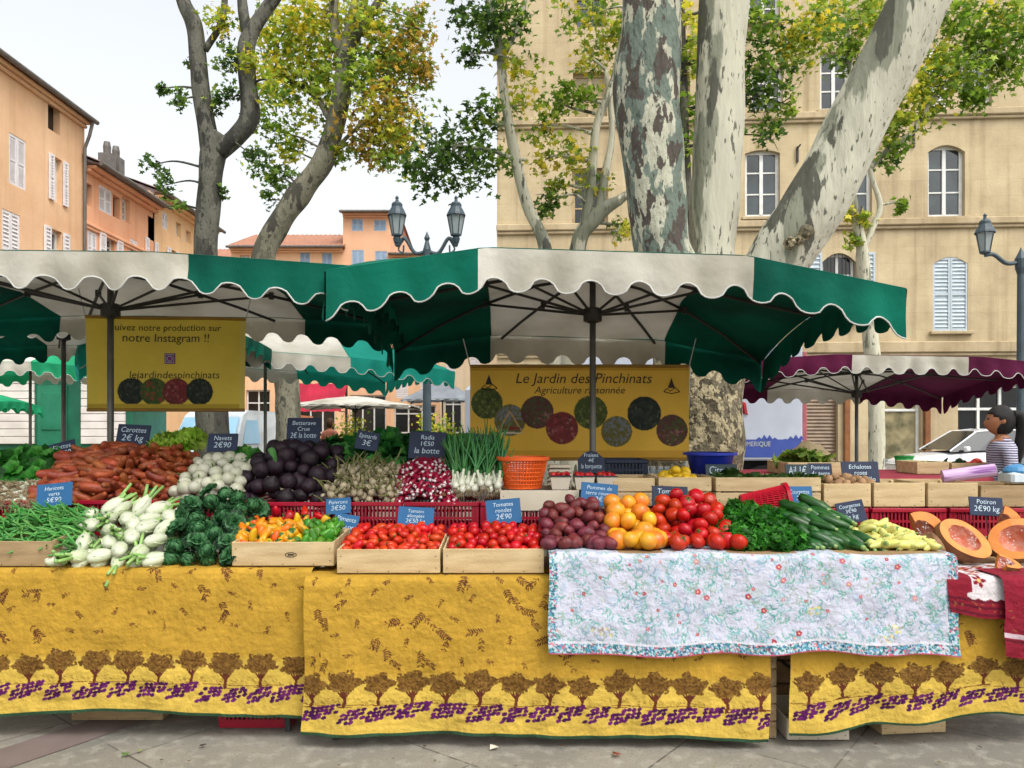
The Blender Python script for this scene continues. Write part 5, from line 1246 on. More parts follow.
# below the tables
plastic_crate('red plastic crate on the ground under the left table', X(236, 4.1), X(304, 4.1), 3.86, .36, .004, .22, M_REDPL)
wood_crate('flat wooden crate on the ground under the left table', X(68, 3.92), X(160, 3.92), 3.95, .36, .004, .14, mt=M_CRATED)
wood_crate('white crate on the ground under the right table', X(790, 3.66), X(853, 3.66), 3.70, .34, .003, .10, mt=M_WHITECR)
wood_crate('skewed wooden crate on the ground under the right table', X(880, 3.78), X(948, 3.78), 3.78, .34, .003, .14, rz=rad(6), mt=M_CRATE)
up = wood_crate('tall wooden crate standing on end between the middle and right tables', X(763, 3.70), X(778, 3.70), 3.72, .3, .003, .50, mt=M_CRATED, slats=6)
wood_crate('wooden crate added to darken the gap between the two tables', X(768, 4.2), X(812, 4.2), 4.15, .34, .003, .62, mt=M_CRATED, slats=5)  # added to block the bright ground seen through the gap
wood_crate('wooden crate lying dark under the middle table', X(640, 3.9), X(740, 3.9), 3.92, .34, .003, .16, mt=M_CRATED)

round_basket('orange_basket', 'orange plastic mesh basket on a white crate beside the spring onions', 'basket', ((X(523, 4.5)), 4.53, 1.157), .105, .145, .185, M_ORPL)
round_basket('red_basket', 'red plastic mesh basket tipped on its side above the green herbs', 'basket', P(741, 506, 4.22), .062, .098, .25, M_REDB, rot=(0, rad(84), rad(-6)), ex=.95)
bb = thing('blue_basin', 'deep blue plastic basin behind the lemons', 'basin', (X(710, 4.78), 4.78, 1.226)); 
MB().lathe([(0, 0), (.115, 0), (.145, .12), (.158, .125), (.158, .132), (.14, .132), (.11, .012), (0, .012)], 28).build('bowl', M_BLUEPL, bb, smooth=True)
MB().lathe([(.15, .118), (.166, .120), (.166, .134), (.15, .136)], 28).build('rim', M_BLUEPL, bb)
# a stand under the basin
wood_crate('wooden crate hidden behind the lemons under the blue basin', X(684, 4.75), X(740, 4.75), 4.73, .3, .904, .32, mt=M_CRATED, slats=3)
plastic_crate('navy plastic crate behind the centre parasol pole', X(603, 4.9), X(645, 4.9), 4.80, .3, 1.18, .135, M_NAVYPL, group=None)
wood_crate('wooden crate hidden under the navy plastic crate', X(600, 4.9), X(650, 4.9), 4.79, .32, .904, .27, mt=M_CRATED, slats=3)
m0 = thing('tray_stack', 'stack of white card trays behind the orange basket', 'trays', (X(560, 4.62), 4.66, 1.165))
for i in range(5): MB().box((R.uniform(-.004, .004), 0, .012 + i*.026), (.15 - .004*i, .16, .018), bev=.004).build('tray', M_WHITECR, m0)
for i in range(3):
    pn = thing('punnet', 'small white card punnet of strawberries, ' + ('next to the orange basket', 'middle of the three', 'behind the blue slate')[i], 'punnet', (X((560, 584, 606)[i], 4.42), 4.43, 1.16), group='strawberry punnets')
    q = MB(); w_ = .058
    for M in [Matrix.Rotation(rad(90*k), 4, 'Z') for k in range(4)]: q.add([(-w_*.8, -w_*.8, 0), (w_*.8, -w_*.8, 0), (w_, -w_, .075), (-w_, -w_, .075)], [(0, 1, 2, 3)], M=M)
    q.add([(-w_*.8, -w_*.8, .002), (w_*.8, -w_*.8, .002), (w_*.8, w_*.8, .002), (-w_*.8, w_*.8, .002)], [(0, 1, 2, 3)])
    q.build('box', M_WHITECR, pn); rm_ = MB()
    rm_.tube([(-w_, -w_, .075), (w_, -w_, .075), (w_, w_, .075), (-w_, w_, .075), (-w_, -w_, .075)], .004, 5); rm_.build('rim', M_SLATEG, pn)
for i in range(5):
    j = thing('glass_jar', 'small glass jar with a pale lid behind the wooden crate of lemons', 'jar', (X(645 + i*7, 4.9), 4.86 + .02*(i % 2), 1.18), group='glass jars behind the lemons')
    MB().lathe([(0, 0), (.022, 0), (.024, .01), (.024, .06), (.018, .07), (.018, .075)], 12).build('jar_body', M_LGLASS, j); MB().lathe([(.02, .074), (.021, .09), (0, .091)], 12).build('lid', M_TRIM, j)
wood_crate('wooden crate hidden under the glass jars', X(642, 4.95), X(682, 4.95), 4.80, .2, .904, .27, mt=M_CRATED, slats=3)
rl = thing('cloth_roll', 'violet and white roll lying on a wooden crate at the right', 'roll', (X(970, 4.55), 4.55, 1.245), (0, rad(-9), rad(-14)))
MB().tube([(-.15, 0, 0), (.13, 0, 0)], .038, 16).build('roll', mat('violet_wrap', '8a5a9a', .4, 'c9a8d2', 3, stretch=(1, 9, 9), sharp=(.45, .55)), rl, smooth=False)
MB().lathe([(.012, .131), (.036, .132), (.036, .134), (.012, .134)], 16, M=Matrix.Rotation(rad(90), 4, 'Y')).build('end_ring', M_TRIM, rl)
# blue capped bottle at the right end
bo = thing('cool_box', 'pale blue and white cool box at the right end of the rear row', 'box', (X(1018, 4.55), 4.56, 1.185)); bo.scale = (.75, .75, .55)
MB().box((0, 0, .06), (.2, .2, .12), bev=.02).build('body', mat('cool_white', 'd8e4ea', .4), bo); MB().lathe([(.10, 0), (.10, .02), (.08, .06), (.03, .085), (0, .09)], 18, M=Matrix.Translation((0, 0, .118))).build('lid', mat('lid_blue', '4a8fc4', .4), bo)

# ------------------------------------------------------------------ price slates
def slate(box, Y, lines, label, mt=None, roll=0., back=-14., house=False, yaw=0.):
    x0, y0, x1, y1 = box; w = (x1-x0)/F*Y; h = (y1-y0)/F*Y; mt = mt or M_SLATE
    c = P((x0+x1)/2, y1, Y)
    r = thing('price_slate', label, 'slate', c, (rad(back), rad(roll), rad(yaw)), 'price slates on the stall')
    m = MB()
    if house:
        o = [(-w/2, 0), (w/2, 0), (w/2, h*.62), (w*.22, h*.92), (0, h), (-w*.22, h*.92), (-w/2, h*.62)]
        n = len(o); m.v = [(a, -.003, b) for a, b in o] + [(a, .003, b) for a, b in o]
        m.f = [tuple(range(n)), tuple(range(n, 2*n))[::-1]] + [((i+1) % n, i, n+i, n+(i+1) % n) for i in range(n)]; m.m = [0]*len(m.f)
    else: m.box((0, 0, h/2), (w, .006, h), bev=.0015)
    bd = m.build('board', mt, r)
    tm = text_mesh(lines, w*.76, h*.76, M_CHALK, sizes=[1.]*(len(lines) - 1) + [1.25], shear=.12)
    link('lettering', tm, r, loc=(0, -.0045, h*.5))
    MB().tube([(0, .006, h*.3), (0, .006, -.14)], .0035, 6).build('stake', M_STAKE, r)
    return r
B_ = M_SLATEB
slate((50, 441, 77, 461), 4.82, ['Blettes', '2€50'], 'navy slate leaning left behind the carrots', roll=-14)
slate((115, 424, 148, 446), 4.86, ['Carottes', '2€ kg'], 'navy slate clipped upright above the carrots, black clip on top', roll=3)
slate((207, 433, 237, 452), 4.74, ['Navets', '2€90'], 'navy slate above the white turnips')
slate((286, 417, 320, 443), 4.82, ['Betterave', 'Crue', '2€ la botte'], 'large navy slate above the beetroot')
slate((354, 431, 377, 450), 4.74, ['Epinards', '3€'], 'navy slate slanting in the dark greens behind the garlic', roll=9)
slate((408, 431, 445, 459), 4.70, ['Radis', '1€50', 'la botte'], 'broad navy slate above the radishes', roll=2)
slate((470, 434, 494, 456), 4.66, ['Oignons', '2€'], 'navy slate half hidden behind the spring onion leaves', roll=6)
slate((578, 450, 605, 473), 4.74, ['Fraises', '4€', 'la barquette'], 'house shaped navy slate above the strawberries', house=True)
slate((706, 464, 738, 479), 4.62, ['Citrons'], 'dark green slate leaning on the blue basin', M_SLATEG)
slate((786, 464, 810, 480), 4.62, ['Ail 1€'], 'dull teal slate at the back of the long wooden crate', M_SLATEG)
slate((809, 463, 833, 480), 4.66, ['Pommes', 'de terre'], 'small navy slate just right of the dull teal slate')
slate((843, 461, 881, 487), 4.60, ['Echalotes', 'roses', '4€ le kilo'], 'large dark navy slate before the grey parasol pole at the right', yaw=2)
slate((36, 483, 72, 507), 4.22, ['Haricots', 'verts', '5€90'], 'blue slate between the green beans and the carrots', B_, roll=-6)
slate((326, 498, 351, 514), 4.30, ['Poivrons', '3€50'], 'blue slate propped on the red crate above the peppers', B_, roll=-4)
slate((331, 514, 356, 534), 4.17, ['Piments', 'doux'], 'lower blue slate tilted at the corner of the pepper crate', B_, roll=10)
slate((397, 507, 433, 527), 4.16, ['Tomates', 'allongées', '2€50 kg'], 'blue slate above the long plum tomatoes', B_, roll=3)
slate((487, 499, 522, 524), 4.16, ['Tomates', 'rondes', '2€90'], 'blue slate above the round red tomatoes in the crate', B_, roll=-5)
slate((580, 483, 617, 506), 4.26, ['Pommes de', 'terre rouges', '2€'], 'blue slate above the dark red potatoes', B_, roll=5)
slate((652, 486, 688, 507), 4.24, ['Tomates', 'Coeur de Boeuf'], 'dark blue slate above the heap of loose red tomatoes', roll=2)
slate((788, 486, 814, 513), 4.26, ['Courgettes', '2€', 'le kg'], 'blue slate right behind the tipped red basket', B_)
slate((840, 501, 868, 523), 4.14, ['Courgettes', '3€90', 'le kg'], 'slanting blue slate between the courgettes and the pale peppers', M_SLATE, roll=-10)
slate((970, 497, 1004, 516), 4.20, ['Potiron', '2€90 kg'], 'navy slate above the pumpkin pieces', roll=3)
# ------------------------------------------------------------------ produce
def heap(pxl, pxr, pyf, Yf, pyb, Yb, d, layers=1, base=None, bump=.0, drop=.03, jit=.15, maxn=300, seed=0, dx=None):
    """points on a sloping heap, Poisson spaced; layers below the top one fill the gaps"""
    rr = random.Random(seed); Ym = (Yf + Yb)/2; xl, xr = X(pxl, Ym), X(pxr, Ym); zf, zb = Z(pyf, Yf), Z(pyb, Yb); out = []
    L_ = math.hypot(Yb - Yf, zb - zf); dx = dx or d
    for k in range(layers):
        pts = []; fails = 0
        while fails < 900 and len(out) + len(pts) < maxn:
            s, t = rr.random(), rr.random(); x = xl + (xr-xl)*s; l = t*L_
            if all(((x - a)/dx)**2 + ((l - b)/d)**2 >= .80 for a, b, *_ in pts):
                e = abs(2*s - 1)**3
                z = zf + (zb-zf)*t + bump*math.sin(math.pi*t) - drop*e - k*d*.72 + rr.uniform(-jit, jit)*d
                y = Yf + (Yb-Yf)*t + k*d*.25
                if base is not None and z < base + d*.4: z = base + d*.42
                pts.append((x, l, y, z)); fails = 0
            else: fails += 1
        out += [(x, y, z) for x, l, y, z in pts]
    return out
def put(pts, protos, name, label, cat, group, rot=None, s=(.88, 1.14), seed=0):
    rr = random.Random(seed + 5)
    for p in pts:
        me = rr.choice(protos); q = rr.uniform(*s)
        r = rot(rr) if rot else (rr.uniform(0, 6.28), rr.uniform(0, 6.28), rr.uniform(0, 6.28))
        o = link(name, me, None, p, r); o.scale = (q, q, q); tag(o, label, cat, group)
def ball(name, mats, rx, rz, seg=16, lobes=0, amp=0., dent=.0, tip=0., calyx=None, stem=0., noise_=.03, seed=0):
    n = 10; prof = []
    for i in range(n + 1):
        a = -math.pi/2 + math.pi*i/n; r = rx*math.cos(a); z = rz*math.sin(a)
        if dent and i > n - 3: z -= dent*rz*((i - n + 3)/3)**2
        if tip and i < 3: z -= tip*rz*((3 - i)/3)**2
        prof.append((max(r, .0003), z))
    m = MB().lathe(prof, seg, 0, lobes=lobes, amp=amp)
    m.v = [tuple(Vector(v)*(1 + noise_*noise.noise(Vector(v)*28 + Vector((seed*3.1, 0, 0))))) for v in m.v]
    if calyx is not None:
        zt = rz*(1 - dent*.9) + .001
        for k in range(5):
            a = k*1.257; ca, sa = math.cos(a), math.sin(a); q = rx*.55
            m.add([(0, 0, zt + .003), (q*.4*math.cos(a-.4), q*.4*math.sin(a-.4), zt + .003), (q*ca, q*sa, zt - .002), (q*.4*math.cos(a+.4), q*.4*math.sin(a+.4), zt + .003)], [(0, 1, 2, 3)], calyx)
        m.tube([(0, 0, zt), (rx*.05, 0, zt + rx*.35)], rx*.07, 5, calyx)
    if stem: m.tube([(0, 0, rz*.9), (.002, 0, rz + stem)], stem*.25, 5, 1)
    return m.mesh(name, mats, True)
def spindle(name, mats, prof, seg=12, bend=.0, mi=0, squash=1., lobes=0, amp=0., extra=None, seed=0, wob=.03):
    """lathe along local X with a bend"""
    m = MB().lathe(prof, seg, mi, lobes=lobes, amp=amp)
    if extra: extra(m)
    zc = (prof[0][1] + prof[-1][1])/2
    out = []
    for (x, y, z) in m.v:
        k = 1 + wob*noise.noise(Vector((x*30 + seed*5, y*30, z*25)))
        out.append((z - zc, y*k*squash, x*k + bend*((z - zc)**2)/(abs(zc) + 1e-3)*2))
    m.v = out
    return m.mesh(name, mats, True)
TONE = .74
gl = dict(spec=.3)
M_GSTEM = mat('green_stem', '4f7a2c', .55, '3c6222', 12)
M_TOM = mat('tomato_red', 'cc1812', .3, 'b8140f', 9, rnd=.16, hue=.006, **gl); M_TOM2 = mat('heap_tomato_red', 'cb2416', .32, 'b81c12', 9, rnd=.14, hue=.008, **gl); M_PLUM = mat('plum_tomato_red', 'd02814', .32, 'd0401e', 6, rnd=.14, hue=.008, **gl)
M_POT = mat('maroon_skin', '842f34', .5, '5a2228', 22, .3, 60, rnd=.2, hue=.015); M_YEL = mat('yellow_orange_skin', 'f2a825', .32, 'e8862a', 14, rnd=.1, hue=.02, sharp=(.35, .6))
M_PEPO = mat('pepper_orange', 'f0821a', .25, 'ee9a24', 8, rnd=.1, hue=.03, **gl); M_PEPY = mat('pepper_yellow', 'e8bc2a', .25, 'd8a824', 8, rnd=.1, hue=.02, **gl); M_PEPG = mat('pepper_green', '3f7d22', .28, '5f9a2a', 8, rnd=.16, hue=.02, **gl)
M_BEAN = mat('bean_green', '62ab54', .45, '458f3c', 20, rnd=.25, hue=.02); M_FEN = mat('fennel_white', 'dcdfcb', .45, 'bccb98', 14, .15, 60, rnd=.06, stretch=(1, 1, .3)); M_FENG = mat('fennel_green', 'a3c878', .45, '7fb058', 14, rnd=.1, stretch=(4, 4, .5))
M_CAR = mat('carrot_skin', 'b0562a', .5, '7a3820', 28, .3, 60, rnd=.25, hue=.012); M_TUR = mat('turnip_white', 'd6d4c2', .45, 'b4b898', 12, rnd=.08); M_BEET = mat('beet_skin', '2e1826', .6, '1b0f1a', 18, .3, 50, rnd=.35, hue=.02)
M_GAR = mat('garlic_skin', 'cfc3a4', .6, '8c7a5a', 26, .25, 60, rnd=.14); M_DRY = mat('dry_stalk', '8a8c54', .8, '66683c', 12, rnd=.15); M_RAD = mat('radish_red', 'a0123a', .35, '7f0e2e', 12, rnd=.16); M_RADW = mat('radish_tip', 'eee2e2', .4, 'd8c4c8', 12)
M_ONW = mat('onion_white', 'e8e8d8', .4, 'cfd6b4', 16, rnd=.06); M_ONG = mat('onion_green', '3f8a3a', .45, '2f7030', 10, rnd=.16, hue=.02); M_ROOT = mat('pale_roots', 'b8a684', .8, '8f7c5c', 20)
M_COUR = mat('courgette_green', '174a18', .35, '2f6a26', 26, rnd=.25, hue=.015, stretch=(.5, 3, 3), sharp=(.35, .62)); M_COURE = mat('courgette_end', '9ab86a', .5); M_PALE = mat('pale_pepper', 'e6de7a', .3, 'd2d27a', 9, rnd=.08, hue=.015); M_LEM = mat('lemon_skin', 'f2c81a', .4, 'e0b014', 16, .2, 120, rnd=.06)
M_RIND = mat('pumpkin_rind', '9a6a44', .6, '6e5038', 9, .3, 40); M_FLESH = mat('pumpkin_flesh', 'ef9a48', .5, 'e2853a', 12, .15, 60); M_SEED = mat('pumpkin_fibre', 'd8704a', .5, 'eeb09a', 22, .4, 60); M_STRAW = mat('strawberry_red', 'c8141e', .35, 'a81018', 40, .3, 140, rnd=.12); M_SPUD = mat('brown_potato', 'b08a62', .7, '8f6c48', 16, rnd=.12)

TONE = 1.0
# green beans
pb_ = []
for k in range(4):
    m = MB(); b = (.02, .035, .012, -.03)[k]; pts = [(-.075 + .15*i/7, b*((i/3.5 - 1)**2), .006*math.sin(i*.9 + k)) for i in range(8)]
    m.tube(pts, [.0025, .005, .006, .0064, .0064, .006, .005, .002], 6); m.tube([pts[-1], (pts[-1][0] + .012, pts[-1][1], .002)], .001, 4); pb_.append(m.mesh('green_bean', [M_BEAN], True))
put(heap(-6, 92, 547, 3.83, 510, 4.14, .028, 3, bump=.02, drop=.03, jit=.6, maxn=280, seed=1, dx=.022), pb_, 'green_bean', 'slender green bean in the heap at the left end of the stall', 'green bean', 'heaped green beans',
    rot=lambda r: (r.uniform(0, 6), r.uniform(-.5, .5) + .3, r.gauss(1.2, .9)), seed=1)
# fennel : bulb with stalks
def fennel_proto(k):
    r = thing('fennel_bulb', 'white fennel bulb with cut pale green stalks, heaped between the beans and the dark leaves', 'fennel', (0, 0, -50), group='heaped fennel bulbs')
    m = MB().lathe([(.001, -.048), (.022, -.045), (.042, -.02), (.045, .005), (.038, .03), (.024, .05), (.017, .06)], 18, lobes=3, amp=.06, ph=k)
    for j in range(4):
        a = j*1.57 + k; q = [(.045*math.cos(a + s)*1.012*f, .045*math.sin(a + s)*1.012*f, z) for s, f, z in ((-.5, .8, -.03), (0, 1.0, .0), (.2, .8, .035))]; m.tube(q, .004, 5)
    m.v = [(x*.88, y*.74, z*1.28) for x, y, z in m.v]; m.build('bulb', M_FEN, r, True)
    s = MB()
    for j, (dx, dy) in enumerate(((-.018, 0), (.015, .004), (.002, -.008), (0, .012))):
        L_ = (.075, .11, .09, .05)[(j + k) % 4]; s.tube([(dx*.6, dy*.6, .045), (dx*1.3, dy*1.2, .045 + L_*.5), (dx*2.2, dy*2, .05 + L_)], [.011, .009, .0075], 8)
    s.build('stalks', M_FENG, r, True)
    return r
fp = [fennel_proto(k) for k in range(3)]; rr_ = random.Random(4); fpts = heap(70, 172, 556, 3.82, 506, 4.16, .083, 2, base=ZA, drop=.03, bump=.02, maxn=60, seed=2, dx=.095)
for i, p in enumerate(fpts):
    ro = (rad(90) + rr_.uniform(-.5, .9), rr_.uniform(-1.2, 1.2), rr_.uniform(-.9, .9)) if rr_.random() < .6 else (rr_.uniform(-1.4, -.2), rr_.uniform(-.6, .6), rr_.uniform(-.8, .8))
    if rr_.random() < .5: ro = (rad(-75) + rr_.uniform(-.3, .3), rr_.uniform(-.5, .5), rr_.uniform(-.6, .6))
    if i < 3: fp[i].location = p; fp[i].rotation_euler = ro
    else: dup(fp[rr_.randrange(3)], p, ro)
# leafy heads
def rosette(name, n, L_, W, cols, ruf, seed, openness=1.):
    rr = random.Random(seed); V = []; Fc = []; Cn = []
    for k in range(n):
        a = k*2.399 + rr.uniform(-.2, .2); t0 = k/n; tilt = (.25 + 1.15*t0)*openness; Lk = L_*(.55 + .45*t0); ca, sa = math.cos(a), math.sin(a); o = len(V); c = np.array(lin(rr.choice(cols)))*(1.7 - .95*t0)
        for i in range(6):
            q = i/5; ang = tilt*(.5 + .9*q); rad_ = Lk*q
            bx_, bz_ = rad_*math.sin(ang), rad_*math.cos(ang)
            wd = W*(.25 + 1.5*q*(1.15 - q*.75))*(.6 + .4*t0)
            for j in range(7):
                v = j/3 - 1; y = wd*v; rf = ruf*L_*(abs(v)**1.5)*math.sin(j*2.6 + i*1.9 + k)*q + .25*wd*abs(v)
                V.append((ca*(bx_ - rf*.3) - sa*y, sa*(bx_ - rf*.3) + ca*y, bz_ + rf*.8)); Cn.append(c*(1.25 if j == 3 else .8 + .35*rr.random()))
        for i in range(5):
            for j in range(6): Fc.append((o + i*7 + j, o + i*7 + j + 1, o + (i+1)*7 + j + 1, o + (i+1)*7 + j))
    return np_mesh(name, V, Fc, M_LEAF, np.array(Cn))
M_VEG = M_LEAF
dk = ['2a5a34', '376a40', '1f4828', '44784c', '56895c']
def scaled_head(name, R_, seed):
    rr = random.Random(seed); V = []; Fc = []; Cn = []
    for row in range(8):
        lat = -1.0 + row*.34; npt = max(3, int(10*math.cos(lat) + 1))
        for k in range(npt):
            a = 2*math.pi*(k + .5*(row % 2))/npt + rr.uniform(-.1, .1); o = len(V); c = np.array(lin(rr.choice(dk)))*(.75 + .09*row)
            for i in range(4):
                q = i/3; la = lat + .62*q; r_ = R_*(1.0 + .16*q - .02*row + rr.uniform(-.02, .02)); wd = .34*(1 - q*.75)*(1 if i else .9)/max(.35, math.cos(min(1.3, la)))
                for j in (-1, 0, 1):
                    aa = a + j*wd*.9; rj = r_*(1 - .05*abs(j))
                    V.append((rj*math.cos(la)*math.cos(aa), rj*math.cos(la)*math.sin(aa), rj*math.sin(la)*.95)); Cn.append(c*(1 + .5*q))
            for i in range(3):
                for j in range(2): Fc.append((o+i*3+j, o+i*3+j+1, o+(i+1)*3+j+1, o+(i+1)*3+j))
    return np_mesh(name, V, Fc, M_LEAF, np.array(Cn))
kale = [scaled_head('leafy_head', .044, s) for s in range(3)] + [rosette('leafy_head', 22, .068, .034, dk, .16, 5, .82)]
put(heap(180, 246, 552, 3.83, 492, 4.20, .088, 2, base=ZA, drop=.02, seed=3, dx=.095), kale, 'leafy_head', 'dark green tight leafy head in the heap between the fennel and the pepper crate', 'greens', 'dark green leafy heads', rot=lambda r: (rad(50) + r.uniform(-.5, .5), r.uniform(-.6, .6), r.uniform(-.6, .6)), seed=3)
put(heap(-2, 50, 474, 4.62, 456, 4.9, .10, 1, drop=.02, seed=5), [rosette('leafy_head', 14, .13, .05, ['2f7a2a', '3f8f34', '26661f', '55a042'], .12, s, 1.1) for s in (11, 12)], 'leafy_head', 'fresh green leafy head at the back left corner of the stall', 'greens', 'fresh green heads at the left corner', rot=lambda r: (rad(45) + r.uniform(-.4, .4), r.uniform(-.5, .5), r.uniform(-.6, .6)), seed=5)
put(heap(160, 194, 452, 4.82, 440, 4.95, .09, 1, seed=6, drop=0), [rosette('lettuce_head', 18, .12, .05, ['8fb83a', 'a6c84a', '76a52e', 'b4d05c'], .3, s, 1.0) for s in (21, 22)], 'lettuce_head', 'pale yellow green lettuce behind the carrots', 'lettuce', 'lettuces behind the carrots', rot=lambda r: (rad(35) + r.uniform(-.3, .3), r.uniform(-.4, .4), r.uniform(-.6, .6)), seed=6)
put(heap(230, 250, 464, 4.7, 454, 4.82, .08, 1, seed=7, drop=0), [rosette('leafy_head', 12, .10, .035, ['4f9a3a', '6fae4a', '3c8230'], .2, 31, .9)], 'leafy_head', 'bright green turnip tops behind the white turnips', 'greens', 'turnip tops', rot=lambda r: (rad(40) + r.uniform(-.3, .3), r.uniform(-.4, .4), r.uniform(-.6, .6)), seed=7)
put(heap(318, 474, 470, 4.72, 446, 4.98, .12, 1, seed=8, drop=0), [rosette('leafy_head', 14, .15, .055, ['23602a', '2f7a34', '1b4c20', '4a8f3c'], .14, s, 1.0) for s in (41, 42, 43)], 'leafy_head', 'broad dark green leaves standing behind the garlic and radishes', 'greens', 'broad greens at the back of the stall', rot=lambda r: (rad(30) + r.uniform(-.4, .4), r.uniform(-.5, .5), r.uniform(-.8, .8)), seed=8)
bl = MB().tube(spline([(0, 0, 0), (.01, -.01, .05), (0, -.03, .10)], 4), .002, 5)
o = link('beet_leaf', rosette('beet_leaf', 2, .11, .035, ['5f9a5a', '78ac6e'], .06, 3, .35), None, P(276, 462, 4.42), (rad(15), rad(-10), rad(30))); tag(o, 'single pale green leaf standing among the beetroot', 'leaf')
# peppers in the crate
def pepper(name, mt, L_, r_, k):
    return spindle(name, [mt, M_GSTEM], [(.001, 0), (r_*.35, L_*.03), (r_*.7, L_*.2), (r_*.95, L_*.55), (r_, L_*.8), (r_*.75, L_*.96), (r_*.2, L_*.97), (r_*.12, L_*1.0), (r_*.1, L_*1.22), (.001, L_*1.23)], 14, bend=(.3, -.5, .6)[k % 3]*.3, mi=[0, 0, 0, 0, 0, 1, 1, 1, 1], lobes=3, amp=.09, seed=k)
pp = heap(243, 334, 549, 3.83, 521, 4.12, .040, 2, bump=.02, drop=.005, seed=9, dx=.05, jit=.25)
xm = X(303, 4.)
lf = [p for p in pp if p[0] < xm + .02*math.sin(p[1]*40) or p[2] > 1.01]; rt = [p for p in pp if p not in lf]
put(lf[::3] + lf[1::3], [pepper('pepper', M_PEPO, .075, .024, k) for k in range(3)], 'pepper', 'orange pepper in the stamped wooden crate', 'pepper', 'orange peppers in the crate', seed=9)
put(lf[2::3], [pepper('pepper', M_PEPY, .085, .022, k) for k in range(3)], 'pepper', 'yellow pepper in the stamped wooden crate', 'pepper', 'yellow peppers in the crate', seed=10)
put(rt, [pepper('pepper', M_PEPG, .075, .022, k) for k in range(3)], 'pepper', 'green pepper at the right side of the stamped wooden crate', 'pepper', 'green peppers in the crate', seed=11)
put([P(x, y, 4.28) for x, y in ((262, 516), (276, 512), (290, 516), (305, 513), (318, 516), (270, 520), (298, 521), (312, 521), (284, 521))], [pepper('pepper', M_TOM, .07, .024, k) for k in range(2)], 'pepper', 'red pepper in the red plastic crate behind the pepper crate', 'pepper', 'red peppers behind the crate', seed=12)
# tomatoes
plum = [ball('plum_tomato', [M_PLUM, M_GSTEM], .021, .033, 14, dent=.1, calyx=1 if k == 0 else None, seed=k) for k in range(3)]
put(heap(348, 438, 556, 3.75, 526, 4.10, .042, 2, bump=.015, drop=.006, seed=13, dx=.052, jit=.25), plum, 'plum_tomato', 'long plum tomato in the wooden crate', 'tomato', 'plum tomatoes in the crate', seed=13)
rt_ = [ball('round_tomato', [M_TOM, M_GSTEM], .028, .025, 16, lobes=5, amp=.02, dent=.12, calyx=1 if k == 0 else None, seed=k) for k in range(3)]
put(heap(452, 538, 554, 3.75, 526, 4.10, .052, 2, bump=.02, drop=.006, seed=14), rt_, 'round_tomato', 'round deep red tomato in the wooden crate', 'tomato', 'round tomatoes in the crate', seed=14)
big = [ball('round_tomato', [M_TOM2, M_GSTEM], .041, .034, 18, lobes=6, amp=.03, dent=.16, calyx=1 if k else None, seed=k + 7) for k in range(3)]
bz_ = ZF + .01
put(heap(660, 729, 547, 3.70, 496, 4.12, .075, 2, base=bz_, bump=.0, drop=.05, seed=15), big, 'round_tomato', 'large glossy red tomato in the loose heap on the flowered cloth', 'tomato', 'loose red tomatoes', seed=15, rot=lambda r: (r.uniform(-.9, .9), r.uniform(-.9, .9), r.uniform(0, 6)))
yel = [ball('yellow_fruit', [M_YEL], .046, .042, 18, lobes=2, amp=.02, dent=.06, seed=k + 3) for k in range(3)]
put(heap(612, 656, 544, 3.70, 497, 4.10, .088, 2, base=bz_, drop=.03, seed=16), yel, 'yellow_fruit', 'smooth round yellow fruit with an orange blush, heaped beside the red tomatoes', 'fruit', 'round yellow fruit', seed=16)
spud = [ball('red_potato', [M_POT], .030, .040, 14, noise_=.14, seed=k) for k in range(4)]
put(heap(546, 606, 545, 3.70, 499, 4.12, .062, 2, base=bz_, drop=.035, seed=17, dx=.07), spud, 'red_potato', 'oval dark red skinned potato heaped beside the yellow fruit', 'potato', 'dark red potatoes', seed=17)
# herbs
def bunch(name, n, rx, rz, size, cols, seed):
    g = np.random.default_rng(seed); d = g.normal(0, 1, (n, 3)); d /= np.linalg.norm(d, axis=1)[:, None]; Pn = d*np.array([rx, rx, rz])*(g.random(n)**.3)[:, None]
    nrm = d*.8 + g.normal(0, .6, (n, 3)); nrm /= np.linalg.norm(nrm, axis=1)[:, None]; t = g.normal(0, 1, (n, 3)); t -= (t*nrm).sum(1)[:, None]*nrm; t /= np.linalg.norm(t, axis=1)[:, None]; b = np.cross(t, nrm); s = size*g.uniform(.7, 1.3, (n, 1, 1))
    V = (LV[None, :, 0:1]*b[:, None] + LV[None, :, 1:2]*t[:, None] + LV[None, :, 2:3]*nrm[:, None])*s + Pn[:, None]; k = len(LV)
    c = np.array([lin(cols[i]) for i in g.integers(0, len(cols), n)])*g.uniform(.8, 1.2, (n, 1))
    return np_mesh(name, V.reshape(-1, 3), (LF[None] + (np.arange(n)*k)[:, None, None]).reshape(-1, 3), M_LEAF, np.repeat(c, k, 0), smooth=False)
put(heap(728, 788, 548, 3.70, 508, 4.1, .075, 2, base=bz_, drop=.05, seed=18), [bunch('herb_bunch', 130, .055, .05, .042, ['2f7a22', '3f8f2c', '24621a', '4fa036'], s) for s in range(3)], 'herb_bunch', 'bunch of flat green herb leaves heaped right of the red tomatoes', 'herbs', 'green herb bunches', seed=18)
